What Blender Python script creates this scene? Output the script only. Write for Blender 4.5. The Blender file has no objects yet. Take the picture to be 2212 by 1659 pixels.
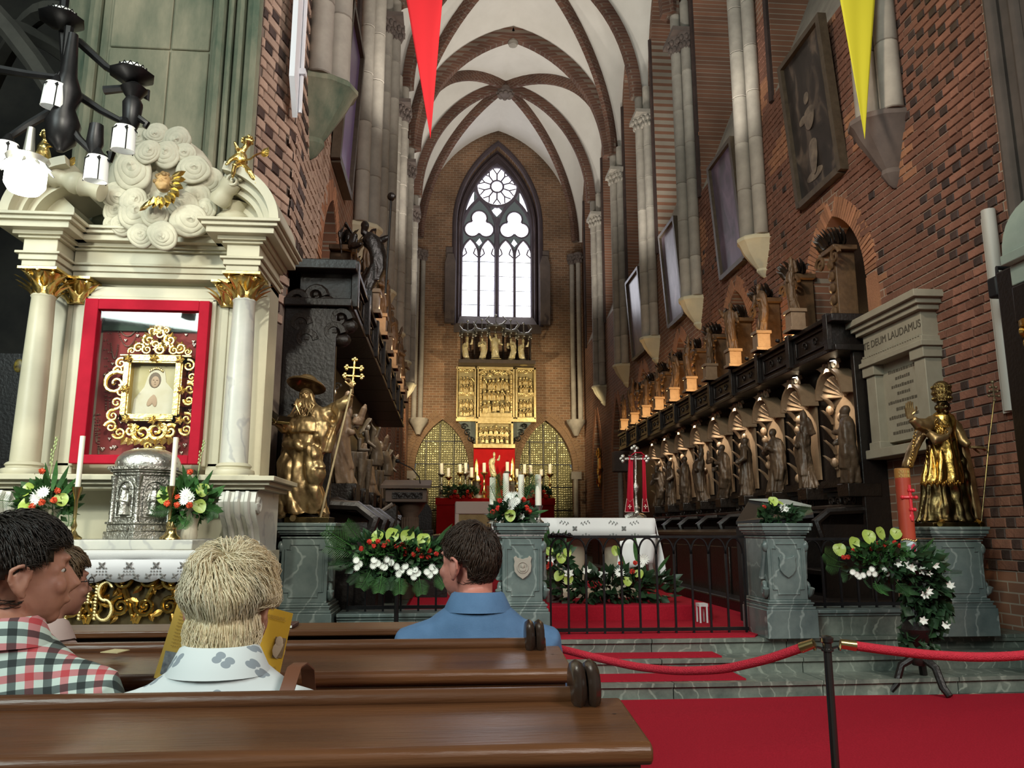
import bpy, math, random
import numpy as np
from math import sin, cos, pi, sqrt, atan, atan2, radians, floor
from mathutils import Vector, Matrix, Euler, noise
from mathutils.geometry import tessellate_polygon
random.seed(7)
S = bpy.context.scene
COL = S.collection

# ------------------------------------------------------------------ camera
FPX, CX, CY, CAMH = 1700.0, 1106.0, 829.5, 1.27
PITCH = atan(318 / FPX); YAW = atan(138 * cos(PITCH) / FPX)
cam_data = bpy.data.cameras.new('camera'); cam = bpy.data.objects.new('camera', cam_data); COL.objects.link(cam)
cam.location = (0, 0, CAMH); cam.rotation_euler = (pi / 2 + PITCH, 0, -YAW)
cam_data.sensor_fit = 'HORIZONTAL'; cam_data.sensor_width = 36; cam_data.lens = 36 * FPX / 2212
cam_data.clip_start = 0.05; cam_data.clip_end = 200
S.camera = cam
_fw = Vector((sin(YAW) * cos(PITCH), cos(YAW) * cos(PITCH), sin(PITCH))); _rt = Vector((cos(YAW), -sin(YAW), 0)); _up = _rt.cross(_fw)
def ray(px, py): return _fw + _rt * ((px - CX) / FPX) - _up * ((py - CY) / FPX)
def aY(px, py, y): d = ray(px, py); return Vector((0, 0, CAMH)) + d * (y / d.y)      # measured point on the plane at depth y
def aX(px, py, x): d = ray(px, py); return Vector((0, 0, CAMH)) + d * (x / d.x)      # ... on a side wall
def aZ(px, py, z): d = ray(px, py); return Vector((0, 0, CAMH)) + d * ((z - CAMH) / d.z)  # ... on a level floor

# ------------------------------------------------------------------ world, exposure, large lights
W = bpy.data.worlds.new('world'); S.world = W; W.use_nodes = True
W.node_tree.nodes['Background'].inputs[0].default_value = (0.80, 0.90, 0.86, 1)
W.node_tree.nodes['Background'].inputs[1].default_value = 0.11
S.view_settings.view_transform = 'Standard'; S.view_settings.look = 'None'
S.view_settings.exposure = 0.1; S.view_settings.gamma = 1.0; S.view_settings.use_curve_mapping = False
S.cycles.max_bounces = 5; S.cycles.diffuse_bounces = 3; S.cycles.glossy_bounces = 3; S.cycles.transmission_bounces = 4
S.cycles.caustics_reflective = False; S.cycles.caustics_refractive = False; S.cycles.sample_clamp_indirect = 4.0
S.cycles.use_denoising = True
def light(name, kind, loc, power, color=(1, 1, 1), target=None, size=0.3, sizey=None, spot=60, blend=0.4):
    d = bpy.data.lights.new(name, kind); d.energy = power; d.color = color
    if kind == 'AREA':
        d.size = size
        if sizey: d.shape = 'RECTANGLE'; d.size_y = sizey
    else:
        d.shadow_soft_size = size
    if kind == 'SPOT': d.spot_size = radians(spot); d.spot_blend = blend
    o = bpy.data.objects.new(name, d); COL.objects.link(o); o.location = loc
    if target is not None: o.rotation_euler = (Vector(target) - Vector(loc)).to_track_quat('-Z', 'Y').to_euler()
    return o
WARM = (1, 0.80, 0.55); COOL = (0.86, 0.95, 1.0); NEUT = (1, 0.95, 0.86)
# daylight from the nave windows high behind and to the left of the visitor
light('nave_window_light', 'AREA', (-7, -6, 9), 1150, (0.86, 1.0, 0.95), (0.5, 6, 1), 4, 6)
light('nave_window_light', 'AREA', (7, -5, 9), 800, (1.0, 0.93, 0.85), (1.5, 8, 1), 4, 6)
# floodlights on the side altar
light('altar_flood', 'SPOT', (-1.1, 1.2, 5.2), 520, (1.0, 0.97, 0.82), (-2.35, 6.3, 2.2), 0.12, spot=44, blend=0.6)
light('altar_flood', 'SPOT', (-4.6, 2.6, 3.4), 330, (0.97, 1.0, 0.86), (-2.4, 6.3, 2.4), 0.15, spot=50, blend=0.6)
# floods on the vault, the high altar and the two gilt statues
for yy, e in ((13, 560), (19, 650), (25, 700)):
    light('vault_flood', 'SPOT', (-0.7, yy - 1.5, 7.2), e, NEUT, (2.6, yy + 2, 17), 0.25, spot=105, blend=0.9)
    light('vault_flood', 'SPOT', (4.4, yy - 1.5, 7.2), e, NEUT, (1.2, yy + 2, 17), 0.25, spot=105, blend=0.9)
light('high_altar_flood', 'SPOT', (-1.2, 24.5, 5.2), 950, (1, 0.83, 0.54), (1.4, 30, 5.6), 0.15, spot=78, blend=0.7)
light('high_altar_flood', 'SPOT', (4.9, 24.5, 5.2), 950, (1, 0.82, 0.52), (2.2, 30, 5.4), 0.15, spot=78, blend=0.7)
light('wall_fill', 'SPOT', (-0.6, 5.2, 7.5), 900, (1, .84, .68), (5.3, 10.5, 4.8), .3, spot=80, blend=.9)  # unseen spot added to brighten the right brick wall
light('wall_fill', 'SPOT', (3.6, 4.5, 6.5), 620, (1, .90, .84), (-1.6, 7.8, 5.6), .3, spot=60, blend=.8)  # unseen spot added to brighten the pink bricks on the left
light('carpet_fill', 'SPOT', (2.6, -1.5, 5.5), 330, (1, .96, .92), (2.6, 4.4, 0), .25, spot=50, blend=.8)  # unseen spot added only to lift the red carpet
light('chancel_flood', 'SPOT', (1.6, 3.5, 8.5), 520, (1, 0.95, 0.88), (1.7, 9.2, 0.8), 0.3, spot=46, blend=0.7)
light('statue_flood', 'SPOT', (0.6, 3.8, 4.2), 260, (1, 0.90, 0.66), (-1.25, 7.0, 2.0), 0.12, spot=26, blend=0.6)
light('statue_flood', 'SPOT', (2.6, 4.2, 4.4), 170, (1, 0.88, 0.5), (4.45, 7.1, 2.0), 0.12, spot=24, blend=0.6)

# ------------------------------------------------------------------ mesh helpers
ORG = {}
def org(o): return ORG.get(o.name, Vector((0, 0, 0))) if o else Vector((0, 0, 0))
class MB:
    def __init__(s): s.v = []; s.f = []
    def add(s, vs, fs):
        b = len(s.v); s.v += [tuple(p) for p in vs]; s.f += [tuple(b + i for i in q) for q in fs]; return s
    def box(s, x0, y0, z0, x1, y1, z1):
        vs = [(x, y, z) for z in (z0, z1) for x, y in ((x0, y0), (x1, y0), (x1, y1), (x0, y1))]
        return s.add(vs, [(3, 2, 1, 0), (4, 5, 6, 7), (0, 1, 5, 4), (1, 2, 6, 5), (2, 3, 7, 6), (3, 0, 4, 7)])
    def cbox(s, c, d, R=None):
        vs = [Vector((x * d[0] / 2, y * d[1] / 2, z * d[2] / 2)) for z in (-1, 1) for x, y in ((-1, -1), (1, -1), (1, 1), (-1, 1))]
        if R is not None: vs = [R @ p for p in vs]
        c = Vector(c)
        return s.add([p + c for p in vs], [(3, 2, 1, 0), (4, 5, 6, 7), (0, 1, 5, 4), (1, 2, 6, 5), (2, 3, 7, 6), (3, 0, 4, 7)])
    def rings(s, R, caps=True, closed=True):
        n = len(R[0]); vs = [p for r in R for p in r]; fs = []
        m = n if closed else n - 1
        for i in range(len(R) - 1):
            for j in range(m):
                k = (j + 1) % n
                fs.append((i * n + j, i * n + k, (i + 1) * n + k, (i + 1) * n + j))
        if caps and closed:
            fs.append(tuple(range(n - 1, -1, -1))); fs.append(tuple((len(R) - 1) * n + j for j in range(n)))
        return s.add(vs, fs)
    def lathe(s, c, prof, seg=20, sx=1, sy=1, a0=0, R=None):
        c = Vector(c); out = []
        for r, z in prof:
            ring = [Vector((r * sx * cos(a0 + 2 * pi * j / seg), r * sy * sin(a0 + 2 * pi * j / seg), z)) for j in range(seg)]
            if R is not None: ring = [R @ p for p in ring]
            out.append([p + c for p in ring])
        return s.rings(out)
    def tube(s, pts, r, seg=8, flat=1.0, upv=None):
        pts = [Vector(p) for p in pts]; n = len(pts)
        if n < 2: return s
        rr = r if isinstance(r, (list, tuple)) else [r] * n
        out = []; u = Vector(upv) if upv else None
        for i, p in enumerate(pts):
            t = (pts[min(i + 1, n - 1)] - pts[max(i - 1, 0)])
            if t.length < 1e-9: t = Vector((0, 0, 1))
            t.normalize()
            if u is None: u = Vector((0, 0, 1)) if abs(t.z) < .9 else Vector((1, 0, 0))
            a = u - t * u.dot(t)
            if a.length < 1e-5: a = t.orthogonal()
            a.normalize(); b = t.cross(a)
            if upv is None: u = a
            out.append([p + a * (rr[i] * flat * cos(2 * pi * j / seg)) + b * (rr[i] * sin(2 * pi * j / seg)) for j in range(seg)])
        return s.rings(out)
    def ell(s, c, r, seg=12, ring=8, R=None):
        c = Vector(c); r = (r, r, r) if not isinstance(r, (tuple, list)) else r
        out = []
        for i in range(1, ring):
            th = pi * i / ring; q = [Vector((r[0] * sin(th) * cos(2 * pi * j / seg), r[1] * sin(th) * sin(2 * pi * j / seg), -r[2] * cos(th))) for j in range(seg)]
            if R is not None: q = [R @ p for p in q]
            out.append([p + c for p in q])
        b = len(s.v); s.rings(out, caps=False)
        lo, hi = Vector((0, 0, -r[2])), Vector((0, 0, r[2]))
        if R is not None: lo, hi = R @ lo, R @ hi
        k = len(s.v); s.v += [tuple(lo + c), tuple(hi + c)]
        e = b + (ring - 2) * seg
        for j in range(seg):
            s.f.append((b + (j + 1) % seg, b + j, k)); s.f.append((e + j, e + (j + 1) % seg, k + 1))
        return s
    def prism(s, poly, fn, t0, t1):                       # poly: 2-D outline, fn(a,b,t) -> point
        n = len(poly); vs = [fn(a, b, t0) for a, b in poly] + [fn(a, b, t1) for a, b in poly]
        fs = [tuple(range(n - 1, -1, -1)), tuple(range(n, 2 * n))] + [(i, (i + 1) % n, n + (i + 1) % n, n + i) for i in range(n)]
        return s.add(vs, fs)
    def grid(s, P, both=0):
        n = len(P[0]); vs = [p for r in P for p in r]
        return s.add(vs, [(i * n + j, i * n + j + 1, (i + 1) * n + j + 1, (i + 1) * n + j) for i in range(len(P) - 1) for j in range(n - 1)])
    def mesh(s, name, m=None, smooth=40, off=(0, 0, 0)):
        me = bpy.data.meshes.new(name); o = Vector(off)
        V = np.array(s.v, dtype=np.float64).reshape(-1, 3) - np.array(o)
        me.from_pydata(V.tolist(), [], s.f)
        if m: me.materials.append(m)
        if smooth: finish(me, smooth)
        return me
    def build(s, name, m, parent=None, smooth=40, bev=0, solid=0, fix=True):
        me = s.mesh(name, m, smooth, org(parent))
        o = link(name, me, parent)
        if bev:
            b = o.modifiers.new('bevel', 'BEVEL'); b.width = bev; b.segments = 2; b.limit_method = 'ANGLE'
        if solid:
            b = o.modifiers.new('solid', 'SOLIDIFY'); b.thickness = solid; b.offset = 0
        return o
def finish(me, ang=40):
    me.polygons.foreach_set('use_smooth', [True] * len(me.polygons))
    if ang < 180: me.set_sharp_from_angle(angle=radians(ang))
    me.update()
def link(name, me, parent=None):
    o = bpy.data.objects.new(name, me); COL.objects.link(o)
    if parent: o.parent = parent
    ORG[o.name] = org(parent)
    return o
def thing(name, label, cat, loc=(0, 0, 0), group=None):
    o = bpy.data.objects.new(name, None); COL.objects.link(o); o.location = loc; o.empty_display_size = 0.1
    ORG[o.name] = Vector(loc); return tag(o, label, cat, group)
def tag(o, label, cat, group=None):
    o['label'] = label; o['category'] = cat
    if group: o['group'] = group
    return o
def struct(o): o['kind'] = 'structure'; return o
def stuff(o): o['kind'] = 'stuff'; return o
def dup(root, loc, rotz=0, sc=1, label=None, group=None):
    r = root.copy(); COL.objects.link(r); r.location = loc; r.rotation_euler = (0, 0, rotz); r.scale = sc if isinstance(sc, (tuple, list)) else (sc, sc, sc)
    if label: r['label'] = label
    if group: r['group'] = group
    def rec(a, b):
        for ch in kids.get(a, []):
            c = ch.copy(); COL.objects.link(c); c.parent = b; rec(ch, c)
    kids = {}
    for o in COL.objects:
        if o.parent: kids.setdefault(o.parent, []).append(o)
    rec(root, r); return r
def put(me, name, parent, loc, q=None, sc=1):             # one more object sharing mesh data
    o = bpy.data.objects.new(name, me); COL.objects.link(o); o.parent = parent
    o.location = Vector(loc) - org(parent); o.rotation_mode = 'QUATERNION'
    if q is not None: o.rotation_quaternion = q
    o.scale = sc if isinstance(sc, (tuple, list)) else (sc, sc, sc)
    ORG[o.name] = Vector(loc); return o
def face_dir(d, roll=0):                                   # rotation taking +Z to d
    d = Vector(d).normalized(); return d.to_track_quat('Z', 'Y') @ Euler((0, 0, roll)).to_quaternion()
def nz(x, y, z): return noise.noise(Vector((x, y, z)))
def lerp(a, b, t): return a + (b - a) * t
def remesh(mb, name, m, vox=0.012, parent=None, fn=None, iters=2, obj=True):
    """one continuous surface out of overlapping shapes"""
    me = mb.mesh(name + '_raw', None, 0, org(parent))
    t = bpy.data.objects.new('tmp', me); COL.objects.link(t)
    r = t.modifiers.new('r', 'REMESH'); r.mode = 'VOXEL'; r.voxel_size = vox; r.use_smooth_shade = True
    if iters:
        q = t.modifiers.new('s', 'SMOOTH'); q.iterations = iters; q.factor = 0.5
    dg = bpy.context.evaluated_depsgraph_get()
    out = bpy.data.meshes.new_from_object(t.evaluated_get(dg)); out.name = name
    bpy.data.objects.remove(t); bpy.data.meshes.remove(me)
    n = len(out.vertices)
    if fn is not None and n:
        co = np.empty(n * 3); no = np.empty(n * 3)
        out.vertices.foreach_get('co', co); out.vertex_normals.foreach_get('vector', no)
        co = co.reshape(-1, 3); no = no.reshape(-1, 3)
        co = fn(co + np.array(org(parent)), no) - np.array(org(parent))
        out.vertices.foreach_set('co', co.ravel())
    out.materials.clear(); out.materials.append(m)
    finish(out, 180)
    return link(name, out, parent) if obj else out

# ------------------------------------------------------------------ materials
MATS = {}
def mat(name, c1, c2=None, scale=4.0, rough=0.6, metal=0.0, bump=0.0, bscale=None, emit=None, estr=0, detail=4, spec=0.5, rnd=0, trans=0, vein=None, alpha=None, rough2=None, stretch=None):
    if name in MATS: return MATS[name]
    m = bpy.data.materials.new(name); m.use_nodes = True; nt = m.node_tree; N = nt.nodes; L = nt.links
    b = N['Principled BSDF']; b.inputs['Base Color'].default_value = (*c1, 1); b.inputs['Roughness'].default_value = rough
    b.inputs['Metallic'].default_value = metal; b.inputs['Specular IOR Level'].default_value = spec
    if trans: b.inputs['Transmission Weight'].default_value = trans
    if emit: b.inputs['Emission Color'].default_value = (*emit, 1); b.inputs['Emission Strength'].default_value = estr
    tc = N.new('ShaderNodeTexCoord'); src = tc.outputs['Object']
    if stretch:
        mp = N.new('ShaderNodeMapping'); mp.inputs['Scale'].default_value = stretch; L.new(src, mp.inputs[0]); src = mp.outputs[0]
    col = None
    if c2 is not None:
        n = N.new('ShaderNodeTexNoise'); n.inputs['Scale'].default_value = scale; n.inputs['Detail'].default_value = detail; n.inputs['Roughness'].default_value = .65
        L.new(src, n.inputs['Vector'])
        r = N.new('ShaderNodeValToRGB'); r.color_ramp.elements[0].position = .33; r.color_ramp.elements[1].position = .67
        r.color_ramp.elements[0].color = (*c1, 1); r.color_ramp.elements[1].color = (*c2, 1)
        L.new(n.outputs['Fac'], r.inputs[0]); col = r.outputs[0]
        if rough2 is not None:
            mr = N.new('ShaderNodeMapRange'); mr.inputs[1].default_value = .3; mr.inputs[2].default_value = .7; mr.inputs[3].default_value = rough; mr.inputs[4].default_value = rough2
            L.new(n.outputs['Fac'], mr.inputs[0]); L.new(mr.outputs[0], b.inputs['Roughness'])
    if vein:
        w = N.new('ShaderNodeTexWave'); w.inputs['Scale'].default_value = vein[1]; w.inputs['Distortion'].default_value = 14; w.inputs['Detail'].default_value = 4; w.inputs['Detail Scale'].default_value = 1.2
        L.new(src, w.inputs['Vector'])
        r2 = N.new('ShaderNodeValToRGB'); r2.color_ramp.elements[0].position = .0; r2.color_ramp.elements[1].position = vein[2]; r2.color_ramp.elements[0].color = (1, 1, 1, 1); r2.color_ramp.elements[1].color = (0, 0, 0, 1)
        L.new(w.outputs['Fac'], r2.inputs[0]); mx = N.new('ShaderNodeMix'); mx.data_type = 'RGBA'
        L.new(r2.outputs[0], mx.inputs[0]); L.new(col, mx.inputs[6]); mx.inputs[7].default_value = (*vein[0], 1); col = mx.outputs[2]
    if rnd and col is None:
        rg = N.new('ShaderNodeRGB'); rg.outputs[0].default_value = (*c1, 1); col = rg.outputs[0]
    if rnd:
        oi = N.new('ShaderNodeObjectInfo'); hs = N.new('ShaderNodeHueSaturation'); mr = N.new('ShaderNodeMapRange')
        mr.inputs[3].default_value = 1 - rnd; mr.inputs[4].default_value = 1 + rnd
        L.new(oi.outputs['Random'], mr.inputs[0]); L.new(mr.outputs[0], hs.inputs['Value']); L.new(col, hs.inputs['Color']); col = hs.outputs[0]
    if col is not None: L.new(col, b.inputs['Base Color'])
    if bump:
        n2 = N.new('ShaderNodeTexNoise'); n2.inputs['Scale'].default_value = bscale or scale * 6; n2.inputs['Detail'].default_value = 5
        L.new(src, n2.inputs['Vector']); bp = N.new('ShaderNodeBump'); bp.inputs['Strength'].default_value = bump; bp.inputs['Distance'].default_value = 0.02
        L.new(n2.outputs['Fac'], bp.inputs['Height']); L.new(bp.outputs[0], b.inputs['Normal'])
    MATS[name] = m; return m
def brick_mat(name, axes, c1, c2, mortar, bw=.27, bh=.1, ms=.008, bump=.5):
    m = bpy.data.materials.new(name); m.use_nodes = True; nt = m.node_tree; N = nt.nodes; L = nt.links; b = N['Principled BSDF']
    b.inputs['Roughness'].default_value = .85; b.inputs['Specular IOR Level'].default_value = .25
    tc = N.new('ShaderNodeTexCoord'); sp = N.new('ShaderNodeSeparateXYZ'); cb = N.new('ShaderNodeCombineXYZ')
    L.new(tc.outputs['Object'], sp.inputs[0]); L.new(sp.outputs[axes[0]], cb.inputs[0]); L.new(sp.outputs[axes[1]], cb.inputs[1])
    t = N.new('ShaderNodeTexBrick'); L.new(cb.outputs[0], t.inputs['Vector']); t.inputs['Scale'].default_value = 1
    t.inputs['Brick Width'].default_value = bw; t.inputs['Row Height'].default_value = bh; t.inputs['Mortar Size'].default_value = ms
    t.inputs['Color1'].default_value = (*c1, 1); t.inputs['Color2'].default_value = (*c2, 1); t.inputs['Mortar'].default_value = (*mortar, 1)
    n = N.new('ShaderNodeTexNoise'); n.inputs['Scale'].default_value = .7; n.inputs['Detail'].default_value = 6; L.new(tc.outputs['Object'], n.inputs['Vector'])
    mr = N.new('ShaderNodeMapRange'); mr.inputs[1].default_value = .3; mr.inputs[2].default_value = .7; mr.inputs[3].default_value = .65; mr.inputs[4].default_value = 1.25
    hs = N.new('ShaderNodeHueSaturation'); L.new(n.outputs['Fac'], mr.inputs[0]); L.new(mr.outputs[0], hs.inputs['Value']); L.new(t.outputs['Color'], hs.inputs['Color'])
    L.new(hs.outputs[0], b.inputs['Base Color'])
    bp = N.new('ShaderNodeBump'); bp.inputs['Strength'].default_value = bump; bp.inputs['Distance'].default_value = .02; bp.invert = True
    L.new(t.outputs['Fac'], bp.inputs['Height']); L.new(bp.outputs[0], b.inputs['Normal'])
    MATS[name] = m; return m
BRK_YZ = brick_mat('brick_side', (1, 2), (.28, .13, .08), (.20, .10, .065), (.34, .28, .22))
BRK_XZ = brick_mat('brick_front', (0, 2), (.27, .15, .085), (.19, .11, .065), (.36, .29, .21))
MORTAR = mat('mortar', (.22, .17, .135), (.15, .11, .09), 3, .9, bump=.3)
BRICK = mat('brick', (.27, .125, .085), (.19, .09, .062), 2.5, .85, bump=.5, bscale=40, rnd=.3, spec=.25)
BRICKO = mat('brick_orange', (.46, .22, .12), (.36, .17, .10), 2.5, .85, bump=.5, bscale=40, rnd=.25, spec=.25)
BRICKP = mat('brick_pink', (.48, .34, .26), (.38, .26, .20), 2.5, .85, bump=.5, bscale=40, rnd=.2, spec=.25)
BRICKD = mat('brick_dark', (.045, .028, .024), (.075, .045, .038), 4, .6, bump=.4, bscale=40, rnd=.3)
RIB = brick_mat('brick_rib', (1, 2), (.15, .075, .05), (.11, .055, .04), (.18, .14, .11), .2, .09, .008)
PLASTER = mat('white_plaster', (.74, .71, .65), (.68, .65, .59), 1.2, .9)
STONE = mat('grey_stone', (.42, .38, .32), (.26, .235, .20), 1.6, .8, bump=.25, rnd=.18)
STONEW = mat('pale_stone', (.62, .56, .42), (.54, .48, .36), 2.5, .75, bump=.15)
STONED = mat('brown_stone', (.17, .13, .11), (.11, .085, .075), 2, .8, bump=.25)
PIERST = mat('weathered_stone', (.33, .30, .205), (.07, .105, .068), 1.7, .85, bump=.3, detail=7, stretch=(1, 1, .35))
MARBG = mat('green_marble', (.17, .215, .20), (.085, .12, .118), 3.0, .28, bump=.06, vein=((.25, .30, .28), 1.6, .05), detail=8)
MARBW = mat('altar_marble', (.58, .54, .40), (.49, .46, .34), 2.2, .45, bump=.04, detail=6)
MARBV = mat('veined_marble', (.64, .63, .56), (.52, .53, .49), 3, .35, vein=((.46, .46, .44), 1.8, .10))
STEPM = mat('step_marble', (.20, .23, .19), (.085, .105, .09), 4, .4, bump=.15, detail=8, vein=((.27, .30, .25), 2.0, .06))
OAK = mat('pew_oak', (.155, .060, .022), (.070, .027, .011), 2.2, .34, bump=.12, bscale=30, detail=7, stretch=(.35, 4, 4))
OAKD = mat('dark_oak', (.012, .008, .0065), (.007, .005, .0045), 5, .40, bump=.2, bscale=30)
CARVE = mat('carved_oak', (.017, .011, .008), (.010, .007, .005), 8, .38, bump=.3, bscale=40)
CARVEL = mat('pale_carved_oak', (.30, .20, .12), (.22, .145, .085), 6, .5, bump=.2, bscale=30)
GOLD = mat('gilding', (.62, .40, .11), (.42, .25, .06), 9, .28, 1.0, bump=.2, bscale=26)
GOLDB = mat('bright_gilding', (.85, .66, .27), (.70, .50, .16), 12, .3, 1.0, bump=.2, bscale=40)
BRONZE = mat('gilt_bronze', (.47, .335, .165), (.20, .13, .06), 7, .34, .8, bump=.15, bscale=20, rough2=.42)
BRONZED = mat('dark_gilt_bronze', (.15, .105, .042), (.04, .03, .016), 5, .33, 1.0, bump=.15, bscale=24)
SILVER = mat('old_silver', (.52, .51, .46), (.34, .335, .30), 12, .35, 1.0, bump=.4, bscale=60)
BRASS = mat('brass', (.62, .47, .20), None, rough=.25, metal=1)
IRON = mat('wrought_iron', (.022, .021, .022), (.012, .012, .013), 10, .4, .6)
CARPET = mat('red_carpet', (.50, .020, .040), (.38, .013, .028), 90, .95, bump=.5, bscale=320, spec=.1)
VELVET = mat('red_velvet', (.44, .010, .030), (.36, .008, .024), 6, .85, spec=.2)
REDCLOTH = mat('red_cloth', (.50, .008, .010), (.42, .006, .008), 3, .8, spec=.2)
LINEN = mat('white_linen', (.80, .80, .78), None, rough=.85, bump=.1, bscale=200)
WAX = mat('wax', (.90, .86, .72), None, rough=.5)
WAX.node_tree.nodes['Principled BSDF'].inputs['Subsurface Weight'].default_value = .15
GLASSW = mat('lamp_glass', (.85, .87, .84), None, rough=.35, emit=(.9, .95, .9), estr=.12)
BLACK = mat('black', (.006, .006, .007), None, rough=.6)
GREEN = mat('leaf_green', (.045, .14, .030), (.022, .075, .018), 9, .5, rnd=.3)
GREEND = mat('leaf_dark', (.018, .05, .02), (.03, .075, .028), 9, .45, rnd=.3)
LIME = mat('anthurium_green', (.40, .50, .10), (.30, .42, .07), 12, .35, rnd=.12)
REDF = mat('carnation_red', (.72, .055, .030), (.52, .02, .015), 30, .6, rnd=.15)
ORANGEF = mat('carnation_orange', (.80, .12, .035), (.62, .05, .02), 30, .6, rnd=.15)
WHITEF = mat('petal_white', (.85, .87, .80), None, rough=.6, rnd=.06)
SKIN = mat('skin', (.50, .25, .17), (.42, .19, .13), 14, .55)
SKIN.node_tree.nodes['Principled BSDF'].inputs['Subsurface Weight'].default_value = .08
# ================================================================== THE BUILDING
XL, XR, XC, YE, ZF = -1.6, 5.3, 1.85, 30.5, .36
ZS, ZTOP = 12.9, 17.4
COLY = [8.25, 12.4, 15.9, 19.4, 22.8, 26.3]
def gothic(w, base, spring, apex, n=10):                   # outline of a pointed opening, centred on 0, counter-clockwise from the lower left
    h = apex - spring; R = (w * w / 4 + h * h) / w; pts = [(w / 2, base)]
    for i in range(n + 1):
        t = i / n; a = t * atan2(h, R - w / 2 if R > w / 2 else 1e-6) if R > w / 2 else t * pi / 2
        pts.append((w / 2 - R + R * cos(a), spring + R * sin(a)))
    L = [(-x, z) for x, z in reversed(pts[:-1])]
    return [(-w / 2, base)][:0] + pts + L
def gothic_at(c, w, base, spring, apex, n=10): return [(c + a, b) for a, b in gothic(w, base, spring, apex, n)]
def holed(mb, outer, holes, f3):
    polys = [[Vector((a, b, 0)) for a, b in outer]] + [[Vector((a, b, 0)) for a, b in h] for h in holes]
    flat = [p for q in polys for p in q]
    mb.add([f3(p.x, p.y, 0) for p in flat], [tuple(t) for t in tessellate_polygon(polys)])
def reveal(mb, poly, f3, d0, d1, close=True):
    n = len(poly)
    mb.add([f3(a, b, d0) for a, b in poly] + [f3(a, b, d1) for a, b in poly], [(i, (i + 1) % n, n + (i + 1) % n, n + i) for i in range(n)])
    if close: mb.add([f3(a, b, d1) for a, b in poly], [tuple(range(n))])

# ---- side walls with niches and clerestory openings
NICHE = [(10.0, 1.45, 3.4, 4.5, 5.6), (13.8, 1.25, 3.4, 4.7, 5.72), (17.4, 1.2, 3.4, 4.7, 5.7), (20.9, 1.2, 3.4, 4.7, 5.7), (24.4, 1.5, .4, 3.4, 5.5), (27.9, 1.5, .4, 3.4, 5.5)]
BAYC = [(COLY[i] + COLY[i + 1]) / 2 for i in range(5)] + [28.3]
PANE = mat('clerestory_glass', (.03, .05, .055), (.02, .035, .04), 6, .2, emit=(.55, .75, .78), estr=.12)
def side_wall(name, X, sgn, y0):
    f3 = lambda a, b, d: (X + sgn * d, a, b)
    nic = [gothic_at(*q) for q in NICHE]; win = [gothic_at(c, 2.5, 8.42, 14.2, 16.2) for c in BAYC]
    mb = MB(); holed(mb, [(y0, 0), (YE, 0), (YE, 19.5), (y0, 19.5)], nic + win, f3)
    for q in nic: reveal(mb, q, f3, 0, 1.15)
    for c in BAYC:
        q = gothic_at(c, 2.5, 8.42, 14.2, 16.2); reveal(mb, q, f3, 0, .8, False)
    w = struct(mb.build(name, BRK_YZ, None, 30))
    if name == 'wall_right':
        nb = MB(); nb.add([(X, y0, 0), (X + 3, y0, 0), (X + 3, y0, 19.5), (X, y0, 19.5)], [(0, 1, 2, 3)])
        nb.build('wall_end', BRK_XZ, w)
    for k, c in enumerate(BAYC):
        s = MB(); s.add([(X, c - 1.25, 8.42), (X, c + 1.25, 8.42), (X + sgn * .8, c + 1.25, 10.4), (X + sgn * .8, c - 1.25, 10.4)], [(0, 1, 2, 3)])
        s.build('sloping_sill', STONE, w)
        q = gothic_at(c, 2.5, 10.2, 14.2, 16.2)
        g = MB(); g.add([f3(a, b, .78) for a, b in q], [tuple(range(len(q)))]); p = g.build('window_glass', PANE, w, 0)
        m = MB()
        for dy in (-.35, .35): m.box(X + sgn * .70 - .04, c + dy - .05, 10.2, X + sgn * .70 + .04, c + dy + .05, 15.2)
        for zz in np.arange(10.4, 15, .8): m.box(X + sgn * .74 - .01, c - 1.05, zz - .015, X + sgn * .74 + .01, c + 1.05, zz + .015)
        m.build('window_mullions', STONED, w)
        for e in (-1, 1):                                  # dark roll moulding beside each opening
            t = MB(); t.tube([(X - sgn * .02, c + e * 1.32, 8.3), (X - sgn * .02, c + e * 1.32, 14.4)], .06, 6); t.build('roll_moulding', BRICKD, w)
    return w
wall_right = side_wall('wall_right', XR, 1, 6.70)
wall_left = side_wall('wall_left', XL, -1, 7.5)

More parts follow.
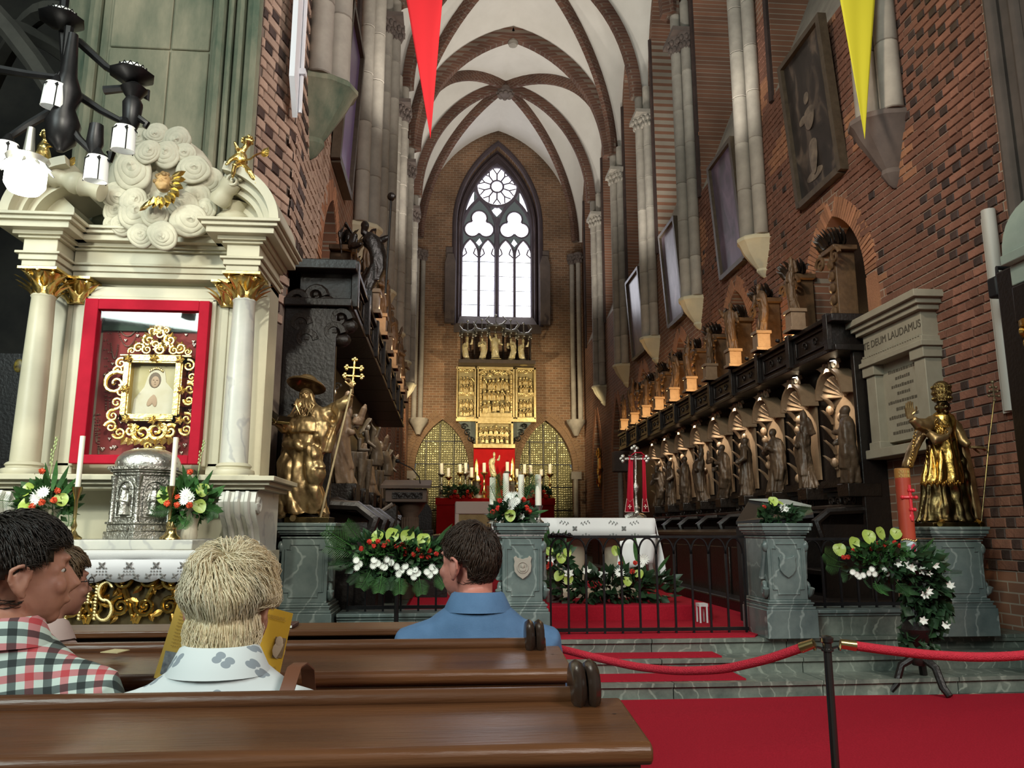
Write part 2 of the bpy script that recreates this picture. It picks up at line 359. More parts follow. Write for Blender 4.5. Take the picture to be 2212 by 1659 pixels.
# ---- bricks laid one by one on the near parts of both walls
def lay_bricks(wall, X0, sgn, ya, yb, za, zb, holes, matfn, skip=None, limit=300, bh=.1):
    cells = []
    row = 0; z = za
    while z < zb:
        k = row // 2 % 6; sh = (row % 2) * .205 + (k if k < 3 else 6 - k) * .045
        y = ya - .42 + sh; q = row % 2
        while y < yb:
            for kind, ln in (('s', .275), ('h', .135)):
                a, b = max(y, ya), min(y + ln, yb)
                if b - a > .05:
                    c = ((a + b) / 2, z + bh / 2)
                    ok = True
                    for (hc, hw, hb, hs, ha) in holes:
                        top = ha + .02 if abs(c[0] - hc) < .2 else hs + (ha - hs) * max(0, 1 - ((abs(c[0] - hc) / (hw / 2 + .02)) ** 1.7))
                        if abs(c[0] - hc) < hw / 2 + .07 and hb - .05 < c[1] < top + .05: ok = False
                    if ok and skip and skip(*c): ok = False
                    if ok: cells.append((a, b, z, kind, row))
                y += ln
        z += bh; row += 1
    cells.sort(key=lambda c: (c[0] ** 2 + (c[2] - 3.2) ** 2 * .35))
    protos = {}; rest = {}
    for n, (a, b, z, kind, row) in enumerate(cells):
        X = X0 - (.27 * max(0, 7.5 - (a + b) / 2) if sgn < 0 else 0); rz = -.264 if sgn < 0 and b < 7.55 else 0
        m = matfn(a, z, kind, row); pr = .006 + .012 * random.random(); w = b - a - .012; h = bh - .012
        if n < limit:
            key = (round(w, 2), m.name)
            if key not in protos:
                mb = MB(); wx = w / 2; e = .006
                vs = [(0, -wx, -h / 2), (0, wx, -h / 2), (0, wx, h / 2), (0, -wx, h / 2)]
                vs += [(-sgn * .012, y + (e if y < 0 else -e), zz + (e if zz < 0 else -e)) for _, y, zz in vs]
                mb.add(vs, [(4, 5, 6, 7), (0, 1, 5, 4), (1, 2, 6, 5), (2, 3, 7, 6), (3, 0, 4, 7)]); protos[key] = mb.mesh('brick', m, 0)
            o = put(protos[key], 'brick', wall, (X - sgn * pr * .3, (a + b) / 2, z + bh / 2), Euler((0, 0, rz)).to_quaternion())
        else:
            mb = rest.setdefault(m.name, MB()); e = .006
            vs = [(X, a + .006, z + .006), (X, b - .006, z + .006), (X, b - .006, z + bh - .006), (X, a + .006, z + bh - .006)]
            cy, cz = (a + b) / 2, z + bh / 2
            vs += [(X - sgn * pr, y + (e if y < cy else -e), q + (e if q < cz else -e)) for _, y, q in vs]
            mb.add(vs, [(4, 5, 6, 7), (0, 1, 5, 4), (1, 2, 6, 5), (2, 3, 7, 6), (3, 0, 4, 7)])
    for nm, mb in rest.items(): stuff(mb.build('brickwork', MATS[nm], wall, 0))
def right_m(y, z, kind, row):
    if kind == 'h' and y < 8.9 and nz(y * .55, z * .5, 3) > -.1 and random.random() < .85: return BRICKD
    if y > 8.9 and kind == 'h' and random.random() < .06: return BRICKD
    return BRICK if nz(y, z, 9) < .22 or y < 8 else BRICKO
lay_bricks(wall_right, XR - .004, 1, 6.71, 15.8, .9, 9.9, [(n[0], n[1] + .5, n[2], n[3], n[4] + .35) for n in NICHE[:2]] + [(BAYC[0], 2.6, 8.42, 14.2, 16.2), (BAYC[1], 2.6, 8.42, 14.2, 16.2)], right_m,
           skip=lambda y, z: (y > 8.5 and z < 3.5) or (abs(y - 8.55) < .55 and 2.2 < z < 3.7))
def left_m(y, z, kind, row):
    if 7.55 < y < 7.9: return BRICKD if row % 2 else BRICKP
    if y >= 7.9: return BRICKO if z > 6.2 else BRICKP
    if kind == 'h' and nz(y * .8, z * .6, 5) > -.05 and random.random() < .55: return BRICKD
    return BRICKP
lay_bricks(wall_left, XL + .004, -1, 6.76, 9.6, 3.2, 9.0, [(n[0], n[1] + .3, n[2], n[3], n[4] + .25) for n in NICHE[:1]], left_m, skip=lambda y, z: y > 7.4 and z < 3.8)
jm = MB(); jm.add([(XL, 7.5, 0), (XL - .205, 6.74, 0), (XL - .205, 6.74, 19), (XL, 7.5, 19)], [(0, 1, 2, 3)]); jm.build('splayed_jamb', MORTAR, wall_left, 0)
for wl_, X_, s_ in ((wall_right, XR, 1), (wall_left, XL, -1)):
    for q_ in NICHE[:2]: g = MB(); g.prism(gothic_at(q_[0], q_[1] - .01, q_[2], q_[3], q_[4] - .02), lambda a, b, t: (X_ + s_ * t, a, b), .30, .34); g.build('niche_shade_board', OAKD, wl_, 0)  # dark boards added to put shade into the near niches
# brick rings round the niches
vous = {}
for wall, X, sgn in ((wall_right, XR, 1), (wall_left, XL, -1)):
    for i, (c, w, b, s, a) in enumerate(NICHE):
        q = gothic_at(c, w + .02, b, s, a, 12); n = len(q)
        for k in range(1, n - 1):
            p0, p1 = Vector(q[k]), Vector(q[(k + 1) % n])
            if p0.y < s - .3: continue
            for t in range(2):
                m0 = p0.lerp(p1, t / 2 + .04); m1 = p0.lerp(p1, t / 2 + .46); d = (m1 - m0)
                if d.length < .01: continue
                nn = Vector((d.y, -d.x)).normalized()
                mb = MB(); mb.prism([tuple(m0), tuple(m1), tuple(m1 + nn * .27), tuple(m0 + nn * .27)], lambda a_, b_, t_: (X - sgn * t_, a_, b_), -.01, .018)
                if i < 1: mb.build('brick', BRICKO, wall, 0)
                else: vous.setdefault((wall.name, i), MB()).add(mb.v, mb.f)
for (wn, i), mb in vous.items(): stuff(mb.build('niche_brickwork', BRICKO, bpy.data.objects[wn], 0))

# ---- east wall with the great window and two low arches
f_e = lambda a, b, d: (a, YE + d, b)
WX = 1.85; RECESS = gothic_at(WX, 3.5, 9.35, 13.6, 17.2, 14)
ARCHES = [(-.28, 2.1, .5, 3.6, 5.55), (3.77, 2.1, .5, 3.6, 5.55)]
mb = MB(); holed(mb, [(XL, 0), (XR, 0), (XR, 19.5), (XL, 19.5)], [RECESS] + [gothic_at(*q) for q in ARCHES], f_e)
reveal(mb, RECESS, f_e, 0, .55, False)
for q in ARCHES: reveal(mb, gothic_at(*q), f_e, 0, .3, False)
wall_east = struct(mb.build('wall_east', BRK_XZ, None, 30))
inner = gothic_at(WX, 2.96, 9.85, 13.6, 16.65, 14)
mb = MB(); holed(mb, RECESS, [inner], lambda a, b, d: (a, YE + .55, b)); reveal(mb, inner, lambda a, b, d: (a, YE + .55 + d, b), 0, .25, False)
mb.build('window_surround', mat('dark_purple_stone', (.085, .06, .065), (.055, .04, .045), 2, .8), wall_east, 30)
t = MB()
for wd, dep, r in ((3.5, -.02, .09), (3.62, -.02, .05), (3.2, .5, .07)):
    q = gothic_at(WX, wd, 9.35, 13.6, 17.2 - (3.5 - wd) * .8, 14); t.tube([(a, YE + dep, b) for a, b in q], r, 6)
t.build('window_moulding', MATS['dark_purple_stone'], wall_east)
t = MB()
for z, x in ((12.2, -.02), (11.4, .03), (10.6, -.02), (9.9, .05)):
    for e in (-1, 1): t.box(WX + e * (1.95 + x) - .17, YE - .06, z, WX + e * (1.95 + x) + .17, YE + .02, z + .34 + .1 * random.random())
for e in (-1, 1): t.prism([(-.2, 9.4), (.2, 9.4), (.22, 11.9), (.12, 12.3), (-.12, 12.3), (-.22, 11.9)], lambda a, b, d: (WX + e * 1.92 + a, YE - d, b), 0, .16)
t.build('jamb_stone', STONED, wall_east, bev=.02)
t = MB(); t.box(WX - 1.75, YE - .05, 9.05, WX + 1.75, YE + .6, 9.42); t.add([(WX - 1.6, YE + .0, 9.42), (WX + 1.6, YE, 9.42), (WX + 1.5, YE + .6, 9.9), (WX - 1.5, YE + .6, 9.9)], [(0, 1, 2, 3)])
t.build('window_sill', STONED, wall_east)
# brick arches round the two low openings: a ring of voussoirs each
for (c, w, b, s, a) in ARCHES:
    ring = MB(); q = gothic_at(c, w, b, s, a, 22)
    for k in range(1, len(q) - 1):
        p0, p1 = Vector(q[k]), Vector(q[k + 1]); d = p1 - p0
        if p0.y < s - .05 or p1.y < s - .05: continue
        nn = Vector((d.y, -d.x)).normalized()
        for t0, t1, o0, o1 in ((.05, .47, 0, .2), (.53, .95, 0, .2), (.05, .47, .22, .45), (.53, .95, .22, .45)):
            m0, m1 = p0.lerp(p1, t0), p0.lerp(p1, t1)
            ring.prism([tuple(m0 + nn * o0), tuple(m1 + nn * o0), tuple(m1 + nn * o1), tuple(m0 + nn * o1)], lambda a_, b_, t_: (a_, YE - t_, b_), -.02, .035 if o0 == 0 else .02)
    stuff(ring.build('arch_brickwork', mat('arch_brick', (.32, .20, .11), (.25, .15, .085), 3, .85, bump=.3), wall_east, 0))
    t = MB()
    for e in (-1, 1): t.box(c + e * (w / 2 + .12) - .2, YE - .1, s - .35, c + e * (w / 2 + .12) + .2, YE + .02, s - .05); t.tube([(c + e * (w / 2 + .1), YE - .04, .5), (c + e * (w / 2 + .1), YE - .04, s - .35)], .09, 8)
    t.build('arch_impost', STONE, wall_east)

# ---- the great window: tracery in stone, panes of bright glass
def pane_mat():
    m = bpy.data.materials.new('lit_stained_glass'); m.use_nodes = True; N = m.node_tree.nodes; L = m.node_tree.links
    N.remove(N['Principled BSDF']); e = N.new('ShaderNodeEmission'); tc = N.new('ShaderNodeTexCoord')
    v = N.new('ShaderNodeTexVoronoi'); v.feature = 'DISTANCE_TO_EDGE'; v.inputs['Scale'].default_value = 9; L.new(tc.outputs['Object'], v.inputs['Vector'])
    n = N.new('ShaderNodeTexNoise'); n.inputs['Scale'].default_value = 1.1; n.inputs['Detail'].default_value = 3; L.new(tc.outputs['Object'], n.inputs['Vector'])
    r = N.new('ShaderNodeValToRGB'); r.color_ramp.elements[0].position = .0; r.color_ramp.elements[1].position = .05; r.color_ramp.elements[0].color = (.45, .4, .42, 1); r.color_ramp.elements[1].color = (1, 1, 1, 1); L.new(v.outputs['Distance'], r.inputs[0])
    c = N.new('ShaderNodeValToRGB'); c.color_ramp.elements[0].color = (.72, .78, 1, 1); c.color_ramp.elements[1].color = (1, .98, 1, 1); c.color_ramp.elements[0].position = .3; c.color_ramp.elements[1].position = .55; L.new(n.outputs['Fac'], c.inputs[0])
    mx = N.new('ShaderNodeMix'); mx.data_type = 'RGBA'; mx.blend_type = 'MULTIPLY'; mx.inputs[0].default_value = 1; L.new(c.outputs[0], mx.inputs[6]); L.new(r.outputs[0], mx.inputs[7])
    L.new(mx.outputs[2], e.inputs[0]); e.inputs[1].default_value = 5.0; L.new(e.outputs[0], N['Material Output'].inputs[0]); return m
LIT = pane_mat()
window_1 = struct(thing('window_1', '', 'x', (WX, YE + .7, 9.85)))
del window_1['label'], window_1['category']
YW = YE + .68
TR = mat('tracery_stone', (.16, .14, .17), (.12, .10, .13), 3, .8)
tr = MB()
def bar(pts, r=.06): tr.tube([(a, YW, b) for a, b in pts], r, 6)
def circ(cx, cz, r, n=20, w=.06, a0=0, a1=2 * pi): bar([(cx + r * cos(a0 + (a1 - a0) * i / n), cz + r * sin(a0 + (a1 - a0) * i / n)) for i in range(n + 1)], w)
LW = [WX - 1.48, WX - .74, WX, WX + .74, WX + 1.48]
bar([(WX, 9.85), (WX, 14.2)], .11)
for x in (LW[1], LW[3]): bar([(x, 9.85), (x, 12.75)], .065)
for k in range(4):
    c = (LW[k] + LW[k + 1]) / 2; bar(gothic_at(c, .70, 12.2, 12.55, 13.25, 8)[1:-1], .05)
    for e in (-1, 1): bar([(c + e * .33, 12.45), (c + e * .14, 12.62)], .03); bar([(c + e * .14, 12.62), (c + e * .22, 12.85)], .03)
for c in (WX - .74, WX + .74):
    bar(gothic_at(c, 1.48, 12.9, 13.5, 15.05, 12)[1:-1], .075)
    for a in (90, 210, 330):
        circ(c + .33 * cos(radians(a)), 13.85 + .33 * sin(radians(a)), .33, 16, .04, radians(a - 118), radians(a + 118))
circ(WX, 15.62, .90, 32, .085); circ(WX, 15.62, .27, 20, .045)
for k in range(10):
    a = 2 * pi * k / 10 + pi / 10; p = lambda r, da=0: (WX + r * cos(a + da), 15.62 + r * sin(a + da))
    bar([p(.27), p(.55)], .035); bar([p(.55), p(.80, .2)], .03); bar([p(.55), p(.80, -.2)], .03)
bar(inner + inner[:1], .08)
tr.build('tracery', TR, window_1)
def pane(poly, nm='pane'):
    g = MB(); g.add([(a, YW + .06, b) for a, b in poly], [tuple(range(len(poly)))]); return g.build(nm, LIT, window_1, 0)
for k in range(4):                                         # four lights, each of five glazed panels and a head
    zz = [9.87, 10.42, 11.04, 11.66, 12.28]
    for i in range(4): pane([(LW[k] + .03, zz[i] + .015), (LW[k + 1] - .03, zz[i] + .015), (LW[k + 1] - .03, zz[i + 1] - .015), (LW[k] + .03, zz[i + 1] - .015)])
    c = (LW[k] + LW[k + 1]) / 2; pane([q for q in gothic_at(c, .70, 12.3, 12.55, 13.25, 8)])
for c in (WX - .74, WX + .74):
    for a in (90, 210, 330): pane([(c + .33 * cos(radians(a)) + .34 * cos(2 * pi * j / 20), 13.85 + .33 * sin(radians(a)) + .34 * sin(2 * pi * j / 20)) for j in range(20)], 'trefoil_pane')
pane([(WX + .28 * cos(2 * pi * j / 20), 15.62 + .28 * sin(2 * pi * j / 20)) for j in range(20)], 'rose_pane')
for k in range(10):
    a0, a1 = 2 * pi * k / 10 + pi / 10, 2 * pi * (k + 1) / 10 + pi / 10
    pane([(WX + r * cos(a), 15.62 + r * sin(a)) for r, a in ((.27, a0), (.88, a0), (.88, (a0 + a1) / 2), (.88, a1), (.27, a1))], 'rose_pane')
for e in (-1, 1):
    pane([(WX + e * x, z) for x, z in ((1.45, 14.15), (.98, 14.9), (.97, 15.35), (1.1, 15.75), (1.3, 15.2))], 'spandrel_pane')
    pane([(WX + e * x, z) for x, z in ((.72, 13.30), (.86, 13.12), (.74, 12.98), (.62, 13.12))], 'spandrel_pane')
pane([(WX, 14.3), (WX + .22, 14.55), (WX, 14.75), (WX - .22, 14.55)], 'spandrel_pane')
# glass in the two low arches, ironwork grid over it
LEAD = bpy.data.materials.new('leaded_amber_glass'); LEAD.use_nodes = True
N_ = LEAD.node_tree.nodes; L_ = LEAD.node_tree.links; B_ = N_['Principled BSDF']; B_.inputs['Roughness'].default_value = .3; B_.inputs['Metallic'].default_value = .35
t_ = N_.new('ShaderNodeTexCoord'); v_ = N_.new('ShaderNodeTexVoronoi'); v_.inputs['Scale'].default_value = 11; v_.feature = 'DISTANCE_TO_EDGE'; v_.inputs['Randomness'].default_value = .35; L_.new(t_.outputs['Object'], v_.inputs[0])
r_ = N_.new('ShaderNodeValToRGB'); r_.color_ramp.elements[0].color = (.05, .045, .02, 1); r_.color_ramp.elements[1].color = (.24, .22, .095, 1); r_.color_ramp.elements[1].position = .12; L_.new(v_.outputs[0], r_.inputs[0]); L_.new(r_.outputs[0], B_.inputs['Base Color'])
b_ = N_.new('ShaderNodeBump'); b_.inputs['Strength'].default_value = .6; b_.inputs['Distance'].default_value = .03; L_.new(v_.outputs[0], b_.inputs['Height']); L_.new(b_.outputs[0], B_.inputs['Normal'])
for k, (c, w, b, s, a) in enumerate(ARCHES):
    wn = struct(thing('window_%d' % (k + 2), '', 'x', (c, YE + .25, b))); del wn['label'], wn['category']
    q = gothic_at(c, w, b, s, a); xs_ = [-w / 2, -.62, -.08, .46, w / 2]; zs_ = [b] + list(np.arange(1.2, 5.1, .88)) + [a]
    def hgt(x):
        R_ = (w * w / 4 + (a - s) ** 2) / w; return s + sqrt(max(0, R_ ** 2 - (abs(x) + R_ - w / 2) ** 2))
    for i_ in range(4):
        for j_ in range(len(zs_) - 1):
            xa, xb, za, zb = xs_[i_], xs_[i_ + 1], zs_[j_], zs_[j_ + 1]; top = [(x_, min(zb, hgt(x_))) for x_ in np.linspace(xb, xa, 7)]
            if max(z_ for _, z_ in top) < za + .05: continue
            g = MB(); py_ = [(xa, za), (xb, za)] + [(x_, max(za, z_)) for x_, z_ in top]; g.prism([(c + x_, z_) for x_, z_ in py_], lambda u, v, t_: (u, YE + t_, v), .262, .25); g.build('leaded_pane', LEAD, wn, 0)
    t = MB()
    for dx in (-.62, -.08, .46): 
        h = s + (a - s) * sqrt(max(0, 1 - abs(dx) / (w / 2))) - .05; t.box(c + dx - .013, YE + .18, b, c + dx + .013, YE + .22, h)
    for zz in np.arange(1.2, 5.1, .88): 
        hw = w / 2 * (1 if zz < s else sqrt(max(0, 1 - ((zz - s) / (a - s)) ** 1.6))); t.box(c - hw, YE + .18, zz - .013, c + hw, YE + .22, zz + .013)
    t.build('iron_bars', IRON, wn)

# ---- vault: ribs and plaster webs
def arc(p0, p1, k, n=18):                                  # rib from springing p0 to crown p1; k>1 is more pointed
    p0, p1 = Vector(p0), Vector(p1); out = []; R = k
    th = math.acos((R - 1) / R); H = R * sin(th)
    for i in range(n + 1):
        a = th * i / n; s = R - R * cos(a); h = R * sin(a) / H
        out.append(Vector((lerp(p0.x, p1.x, s), lerp(p0.y, p1.y, s), lerp(p0.z, p1.z, h))))
    return out
ceiling = struct(thing('ceiling', '', 'x', (XC, 20, ZTOP))); del ceiling['label'], ceiling['category']
def rib(pts, w=.15, d=.26, name='rib', m=None):
    up = Vector((0, 0, 1)); R = []
    for i, p in enumerate(pts):
        t = (pts[min(i + 1, len(pts) - 1)] - pts[max(i - 1, 0)]).normalized(); sd = t.cross(up)
        if sd.length < 1e-4: sd = Vector((0, 1, 0))
        sd.normalize(); nrm = sd.cross(t).normalized()
        R.append([p + sd * a + nrm * b for a, b in ((w, .04), (w, -d * .45), (w * .55, -d), (-w * .55, -d), (-w, -d * .45), (-w, .04))])
    mb = MB(); mb.rings(R); return mb.build(name, m or RIB, ceiling, 30)
def web(A, B, name='vault_web'):
    mb = MB(); n = 6
    P = [[a.lerp(b, j / n) + Vector((0, 0, .12 * sin(pi * j / n) * (i / len(A)))) for j in range(n + 1)] for i, (a, b) in enumerate(zip(A, B))]
    mb.grid(P); return mb.build(name, PLASTER, ceiling, 180)
xl, xr = XL + .25, XR - .25
BAYS = [(8.9, 12.4, 15.9), (15.9, 19.4, 22.8), (22.8, 26.3, 30.3)]
for bi, (ya, ym, yb) in enumerate(BAYS):
    boss = (XC, ym, ZTOP); C4 = {}
    for y in (ya, yb):
        for x in (xl, xr): C4[(x, y)] = arc((x, y, ZS), boss, 1.12)
    T = {(x, y): arc((x, y, ZS), (XC, y, 17.15 if y < 30 else 17.7), 1.35) for y in (ya, yb) for x in (xl, xr)}
    Mid = {x: arc((x, ym, ZS), boss, 1.22) for x in (xl, xr)}
    for x in (xl, xr):
        for y in (ya, yb):
            rib(C4[(x, y)], .13, .26); web(T[(x, y)], C4[(x, y)])
            yf = (y + ym) / 2; xw = XL if x == xl else XR
            f1 = arc((xw, y, ZS), (xw, yf, 16.5), 1.5); f2 = arc((xw, ym, ZS), (xw, yf, 16.5), 1.5)
            web(C4[(x, y)], f1); web(Mid[x], f2)
        rib(Mid[x], .13, .26)
        if yb < 30: rib(T[(x, yb)], .2, .34, 'transverse_arch')
        if bi == 0: rib(T[(x, ya)], .2, .34, 'transverse_arch')
    t = MB(); t.lathe((XC, ym, ZTOP - .42), [(.05, -.06), (.2, -.05), (.3, .05), (.3, .2), (.2, .3)], 16)
    for k in range(8): t.ell((XC + .22 * cos(k * pi / 4), ym + .22 * sin(k * pi / 4), ZTOP - .46), (.09, .09, .06), 8, 5)
    t.build('boss', STONED, ceiling)
for y in (22.8, 15.9):
    t = MB(); t.lathe((XC, y, 16.72), [(.04, -.12), (.14, -.1), (.17, 0), (.12, .1), (.06, .2)], 12); t.build('boss', STONE, ceiling)
# ---- floors, steps and carpet underfoot
TILE = mat('floor_tile', (.42, .36, .27), (.32, .27, .20), 3, .35, rnd=.2)
TILED = mat('floor_tile_dark', (.10, .085, .075), (.07, .06, .055), 3, .35, rnd=.2)
mb = MB(); mb.box(-14, -3, -.2, 14, 31, -.012); floor_o = struct(mb.build('floor', mat('grout', (.07, .06, .05), None, rough=.8), None, 0))
hexm = {}
for nm, m in (('a', TILE), ('b', TILED)):
    t = MB(); t.lathe((0, 0, -.012), [(.145, 0), (.145, .008), (.14, .011)], 6, a0=pi / 6); hexm[nm] = t.mesh('floor_tile', m, 20)
for r in range(6):
    for c in range(10):
        x, y = 2.5 + c * .262 + (r % 2) * .131, 5.05 + r * .227
        put(hexm['a' if (c + r) % 3 else 'b'], 'floor_tile', floor_o, (x, y, -.001))
rest = MB()
for r in range(-6, 16):
    for c in range(-20, 26):
        x, y = 1.2 + c * .262 + (r % 2) * .131, 5.05 + (r - 6) * .227
        if x > 2.4 and y > 5: continue
        rest.lathe((x, y, -.012), [(.145, 0), (.145, .01)], 6, a0=pi / 6)
stuff(rest.build('floor_tiles', TILED, floor_o, 0))
# three marble steps up to the chancel, each of several long blocks
chs = struct(thing('chancel_steps', '', 'x', (1.5, 6.6, 0))); del chs['label'], chs['category']
def step_front(x, base): return base - .10 * max(0, 1 - ((x - 1.9) / 2.6) ** 2)
for i, (yb, z0, z1) in enumerate(((6.38, -.01, .12), (6.72, .12, .24), (7.02, .24, .36))):
    xs = [-1.9, -.6, .55, 1.75, 2.95, 4.1, 6.2]
    for a, b in zip(xs[:-1], xs[1:]):
        n = 6; P = [(lerp(a, b, k / n), step_front(lerp(a, b, k / n), yb)) for k in range(n + 1)]
        mb = MB(); poly = P + [(b, 8.4), (a, 8.4)]
        poly[0] = (a + .004, poly[0][1]); poly[n] = (b - .004, poly[n][1])
        mb.prism(poly, lambda u, v, t: (u, v, t), z0, z1 - .03)
        P2 = [(u, v - .025) for u, v in P]; P2[0] = (a + .004, P2[0][1]); P2[-1] = (b - .004, P2[-1][1])
        mb.prism(P2 + [(b, 8.4), (a, 8.4)], lambda u, v, t: (u, v, t), z1 - .03, z1)
        mb.build('step_block', STEPM, chs, 30)
mb = MB(); mb.box(XL, 7.0, .3, XR, YE, .355); struct(mb.build('floor_chancel', STEPM, None, 0)); bpy.data.objects['floor_chancel'].name = 'floor.001'
def carpet(name, label, poly, z, th=.012, fn=None, ny=1):
    mb = MB(); mb.prism(poly, lambda u, v, t: (u, v, t), z, z + th); return tag(mb.build(name, CARPET, None, 30), label, 'carpet')
# floor carpet with soft creases
mb = MB(); P = []
for i in range(91):
    y = .3 + (6.22 - .3) * i / 90; row = []
    for j in range(61):
        x = .98 + (5.1 - .98) * j / 60; c = y - .16 * x
        z = .012 + .02 * max(0, nz(c * 2.3, x * .5, 1)) + .022 * math.exp(-((c - 3.05) / .05) ** 2) + .02 * math.exp(-((c - 3.7) / .05) ** 2) + .018 * math.exp(-((c - 2.4) / .06) ** 2)
        row.append((x, y, z))
    P.append(row)
mb.grid(P); n0 = len(mb.v)
mb.add([(.98, .3, 0), (5.1, .3, 0), (5.1, 6.22, 0), (.98, 6.22, 0)], [(0, 1, 2, 3)])
tag(mb.build('carpet', CARPET, None, 180), 'wide bright red carpet with low creases on the floor beside the pews', 'carpet')
n = 12
for k, (z, ya, yb, lab) in enumerate(((.12, 6.38, 6.72, 'dark red carpet strip lying on the lowest chancel step'), (.24, 6.72, 7.02, 'red carpet strip lying on the middle chancel step'))):
    xs = [.15 + (2.35 - k * .07 - .15) * i / n for i in range(n + 1)]
    carpet('step_carpet', lab, [(x, step_front(x, ya) + .05) for x in xs] + [(x, step_front(x, yb) + .0) for x in reversed(xs)], z + .001)
mb = MB()
xs = [.93 + 1.75 * i / n for i in range(n + 1)]
carpet('chancel_carpet', 'dark red carpet covering the chancel floor behind the iron gate', [(x, step_front(x, 7.02) + .03) for x in xs] + [(3.4, 8.1), (3.4, 20), (-.5, 20), (-.5, 7.7), (.93, 7.7)], .361)
mb = MB(); mb.box(-.4, 8.25, .355, 2.75, 12.4, .52)
dais = tag(mb.build('altar_dais', CARPET, None, 0, bev=.015), 'low red carpeted dais under the white draped altar', 'platform')

# ---- clustered wall shafts on corbels, drum by drum
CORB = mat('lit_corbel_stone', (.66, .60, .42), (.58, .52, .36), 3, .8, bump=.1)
dm = MB(); dm.lathe((0, 0, 0), [(.118, 0), (.13, .012), (.13, .858), (.118, .87)], 12); DRUM = dm.mesh('drum', STONE, 35)
def capital_leafy(mb, c, r, h, n=10):
    mb.lathe(c, [(r * .9, 0), (r, h * .1), (r * .95, h * .3), (r * 1.25, h * .75), (r * 1.5, h * .8), (r * 1.5, h)], 10)
    for ring, (zz, rr, s) in enumerate(((.25, 1.05, .32), (.62, 1.3, .36))):
        for k in range(n):
            a = 2 * pi * (k + ring * .5) / n
            mb.ell((c[0] + r * rr * cos(a), c[1] + r * rr * sin(a), c[2] + h * zz), (r * s, r * s, h * .17), 6, 5)
def cluster(i, X, sgn, y, zb, detail=True, side=''):
    place = {0: 'nearest', 1: 'second', 2: 'third', 3: 'fourth', 4: 'fifth', 5: 'sixth'}[i]
    sz = 1.12 if i == 0 else 1.0; zc = zb
    t = thing('column_cluster', f'{place} cluster of slender stone shafts on a corbel, {side} wall of the chancel', 'column', (X - sgn * .3, y, zc), 'clustered shafts along the chancel walls')
    pos = [(X - sgn * .27, y, 1.0), (X - sgn * .12, y - .23 * sz, .92), (X - sgn * .12, y + .23 * sz, .92)]
    z0 = zc + .32
    for x, yy, r in pos:
        if detail:
            z = z0
            while z < 11.55:
                put(DRUM, 'drum', t, (x, yy, z), None, (r * sz, r * sz, 1)); z += .87
            put(DRUM, 'drum', t, (x, yy, z), None, (r * sz, r * sz, max(.05, (11.95 - z) / .87)))
        else:
            m = MB(); pr = []
            for k in range(8): pr += [(.13 * r, z0 + k * .79 - zc), (.118 * r, z0 + k * .79 + .78 - zc)]
            m.lathe((x, yy, zc), pr, 10); m.build('shaft', STONE, t)
        m = MB(); m.lathe((x, yy, 12.35), [(.12 * r, 0), (.12 * r, .75)], 10); m.build('springer', STONE, t)
    m = MB()
    for x, yy, r in pos: capital_leafy(m, (x, yy, 11.9), .14 * r * sz, .42, 9)
    m.box(min(X - sgn * .46 * sz, X), y - .42 * sz, 12.28, max(X - sgn * .46 * sz, X), y + .42 * sz, 12.38)
    m.build('capital', STONED if i == 2 or side == 'left' else STONE, t)
    m = MB(); prof = [(.43 * sz, .33), (.46 * sz, .30), (.46 * sz, .25), (.42 * sz, .21), (.36 * sz, .07), (.26 * sz, -.07), (.17 * sz, -.18), (.14 * sz, -.21), (.15 * sz, -.25), (.08 * sz, -.33), (.03, -.36)]
    P = []
    for r, dz in prof: P.append([(X - sgn * max(0.0, r * sin(pi * k / 6)) * 1.0, y - r * .72 * cos(pi * k / 6), zc + (dz if i or dz > 0 else dz * 1.5)) for k in range(7)])
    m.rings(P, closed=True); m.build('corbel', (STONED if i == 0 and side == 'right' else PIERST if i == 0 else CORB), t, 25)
    return t
for i, y in enumerate(COLY):
    zb = 5.85
    cluster(i, XR, 1, y + (.2 if i == 0 else 0), zb, i < 5, 'right'); cluster(i, XL, -1, y, zb, i < 3, 'left')
for X, sgn, nm in ((XR, 1, 'right'), (XL, -1, 'left')):
    t = thing('corner_shaft', f'pair of thin stone shafts in the {nm} corner beside the great window wall', 'column', (X - sgn * .2, YE - .2, 5.3))
    for dx, dy in ((.22, .45), (.45, .24)):
        m = MB(); m.lathe((X - sgn * dx, YE - dy, 5.5), [(.1, 0), (.1, 6.5)], 10); m.build('shaft', STONE, t)
        m = MB(); capital_leafy(m, (X - sgn * dx, YE - dy, 11.9), .13, .42, 8); m.build('capital', STONED, t)
    m = MB(); m.lathe((X - sgn * .40, YE - .42, 4.9), [(.08, 0), (.2, .25), (.36, .5), (.36, .62)], 8); m.build('corbel', STONE, t)

# ---- stone pier behind the side altar, dark aisle beyond it
pier = struct(MB().build('trim_1', PIERST)) if False else None
mb = MB()
yp = 6.75
mb.box(-3.15, yp, -.1, XL - .2, yp + .7, 15)
pier = struct(mb.build('trim_1', PIERST, None, 20))
for k in range(7):
    m = MB(); z = 2.9 + k * 1.35
    for a, b in ((-3.13, -2.6), (-2.59, -2.25)): m.box(a, yp - .018, z, b, yp + .05, z + 1.335)
    m.build('stone', PIERST, pier, 20, bev=.012)
for x, r in ((-1.86, .07), (-1.98, .045), (-2.07, .03), (-2.17, .055), (-3.17, .09), (-3.32, .07)):
    m = MB(); m.tube([(x, yp - .02 + (.12 if x < -3.1 else 0), 0), (x, yp - .02 + (.12 if x < -3.1 else 0), 15)], r, 8); m.build('roll_moulding', PIERST, pier)
DARKW = mat('aisle_stone', (.055, .05, .042), (.03, .028, .026), 1.4, .9)
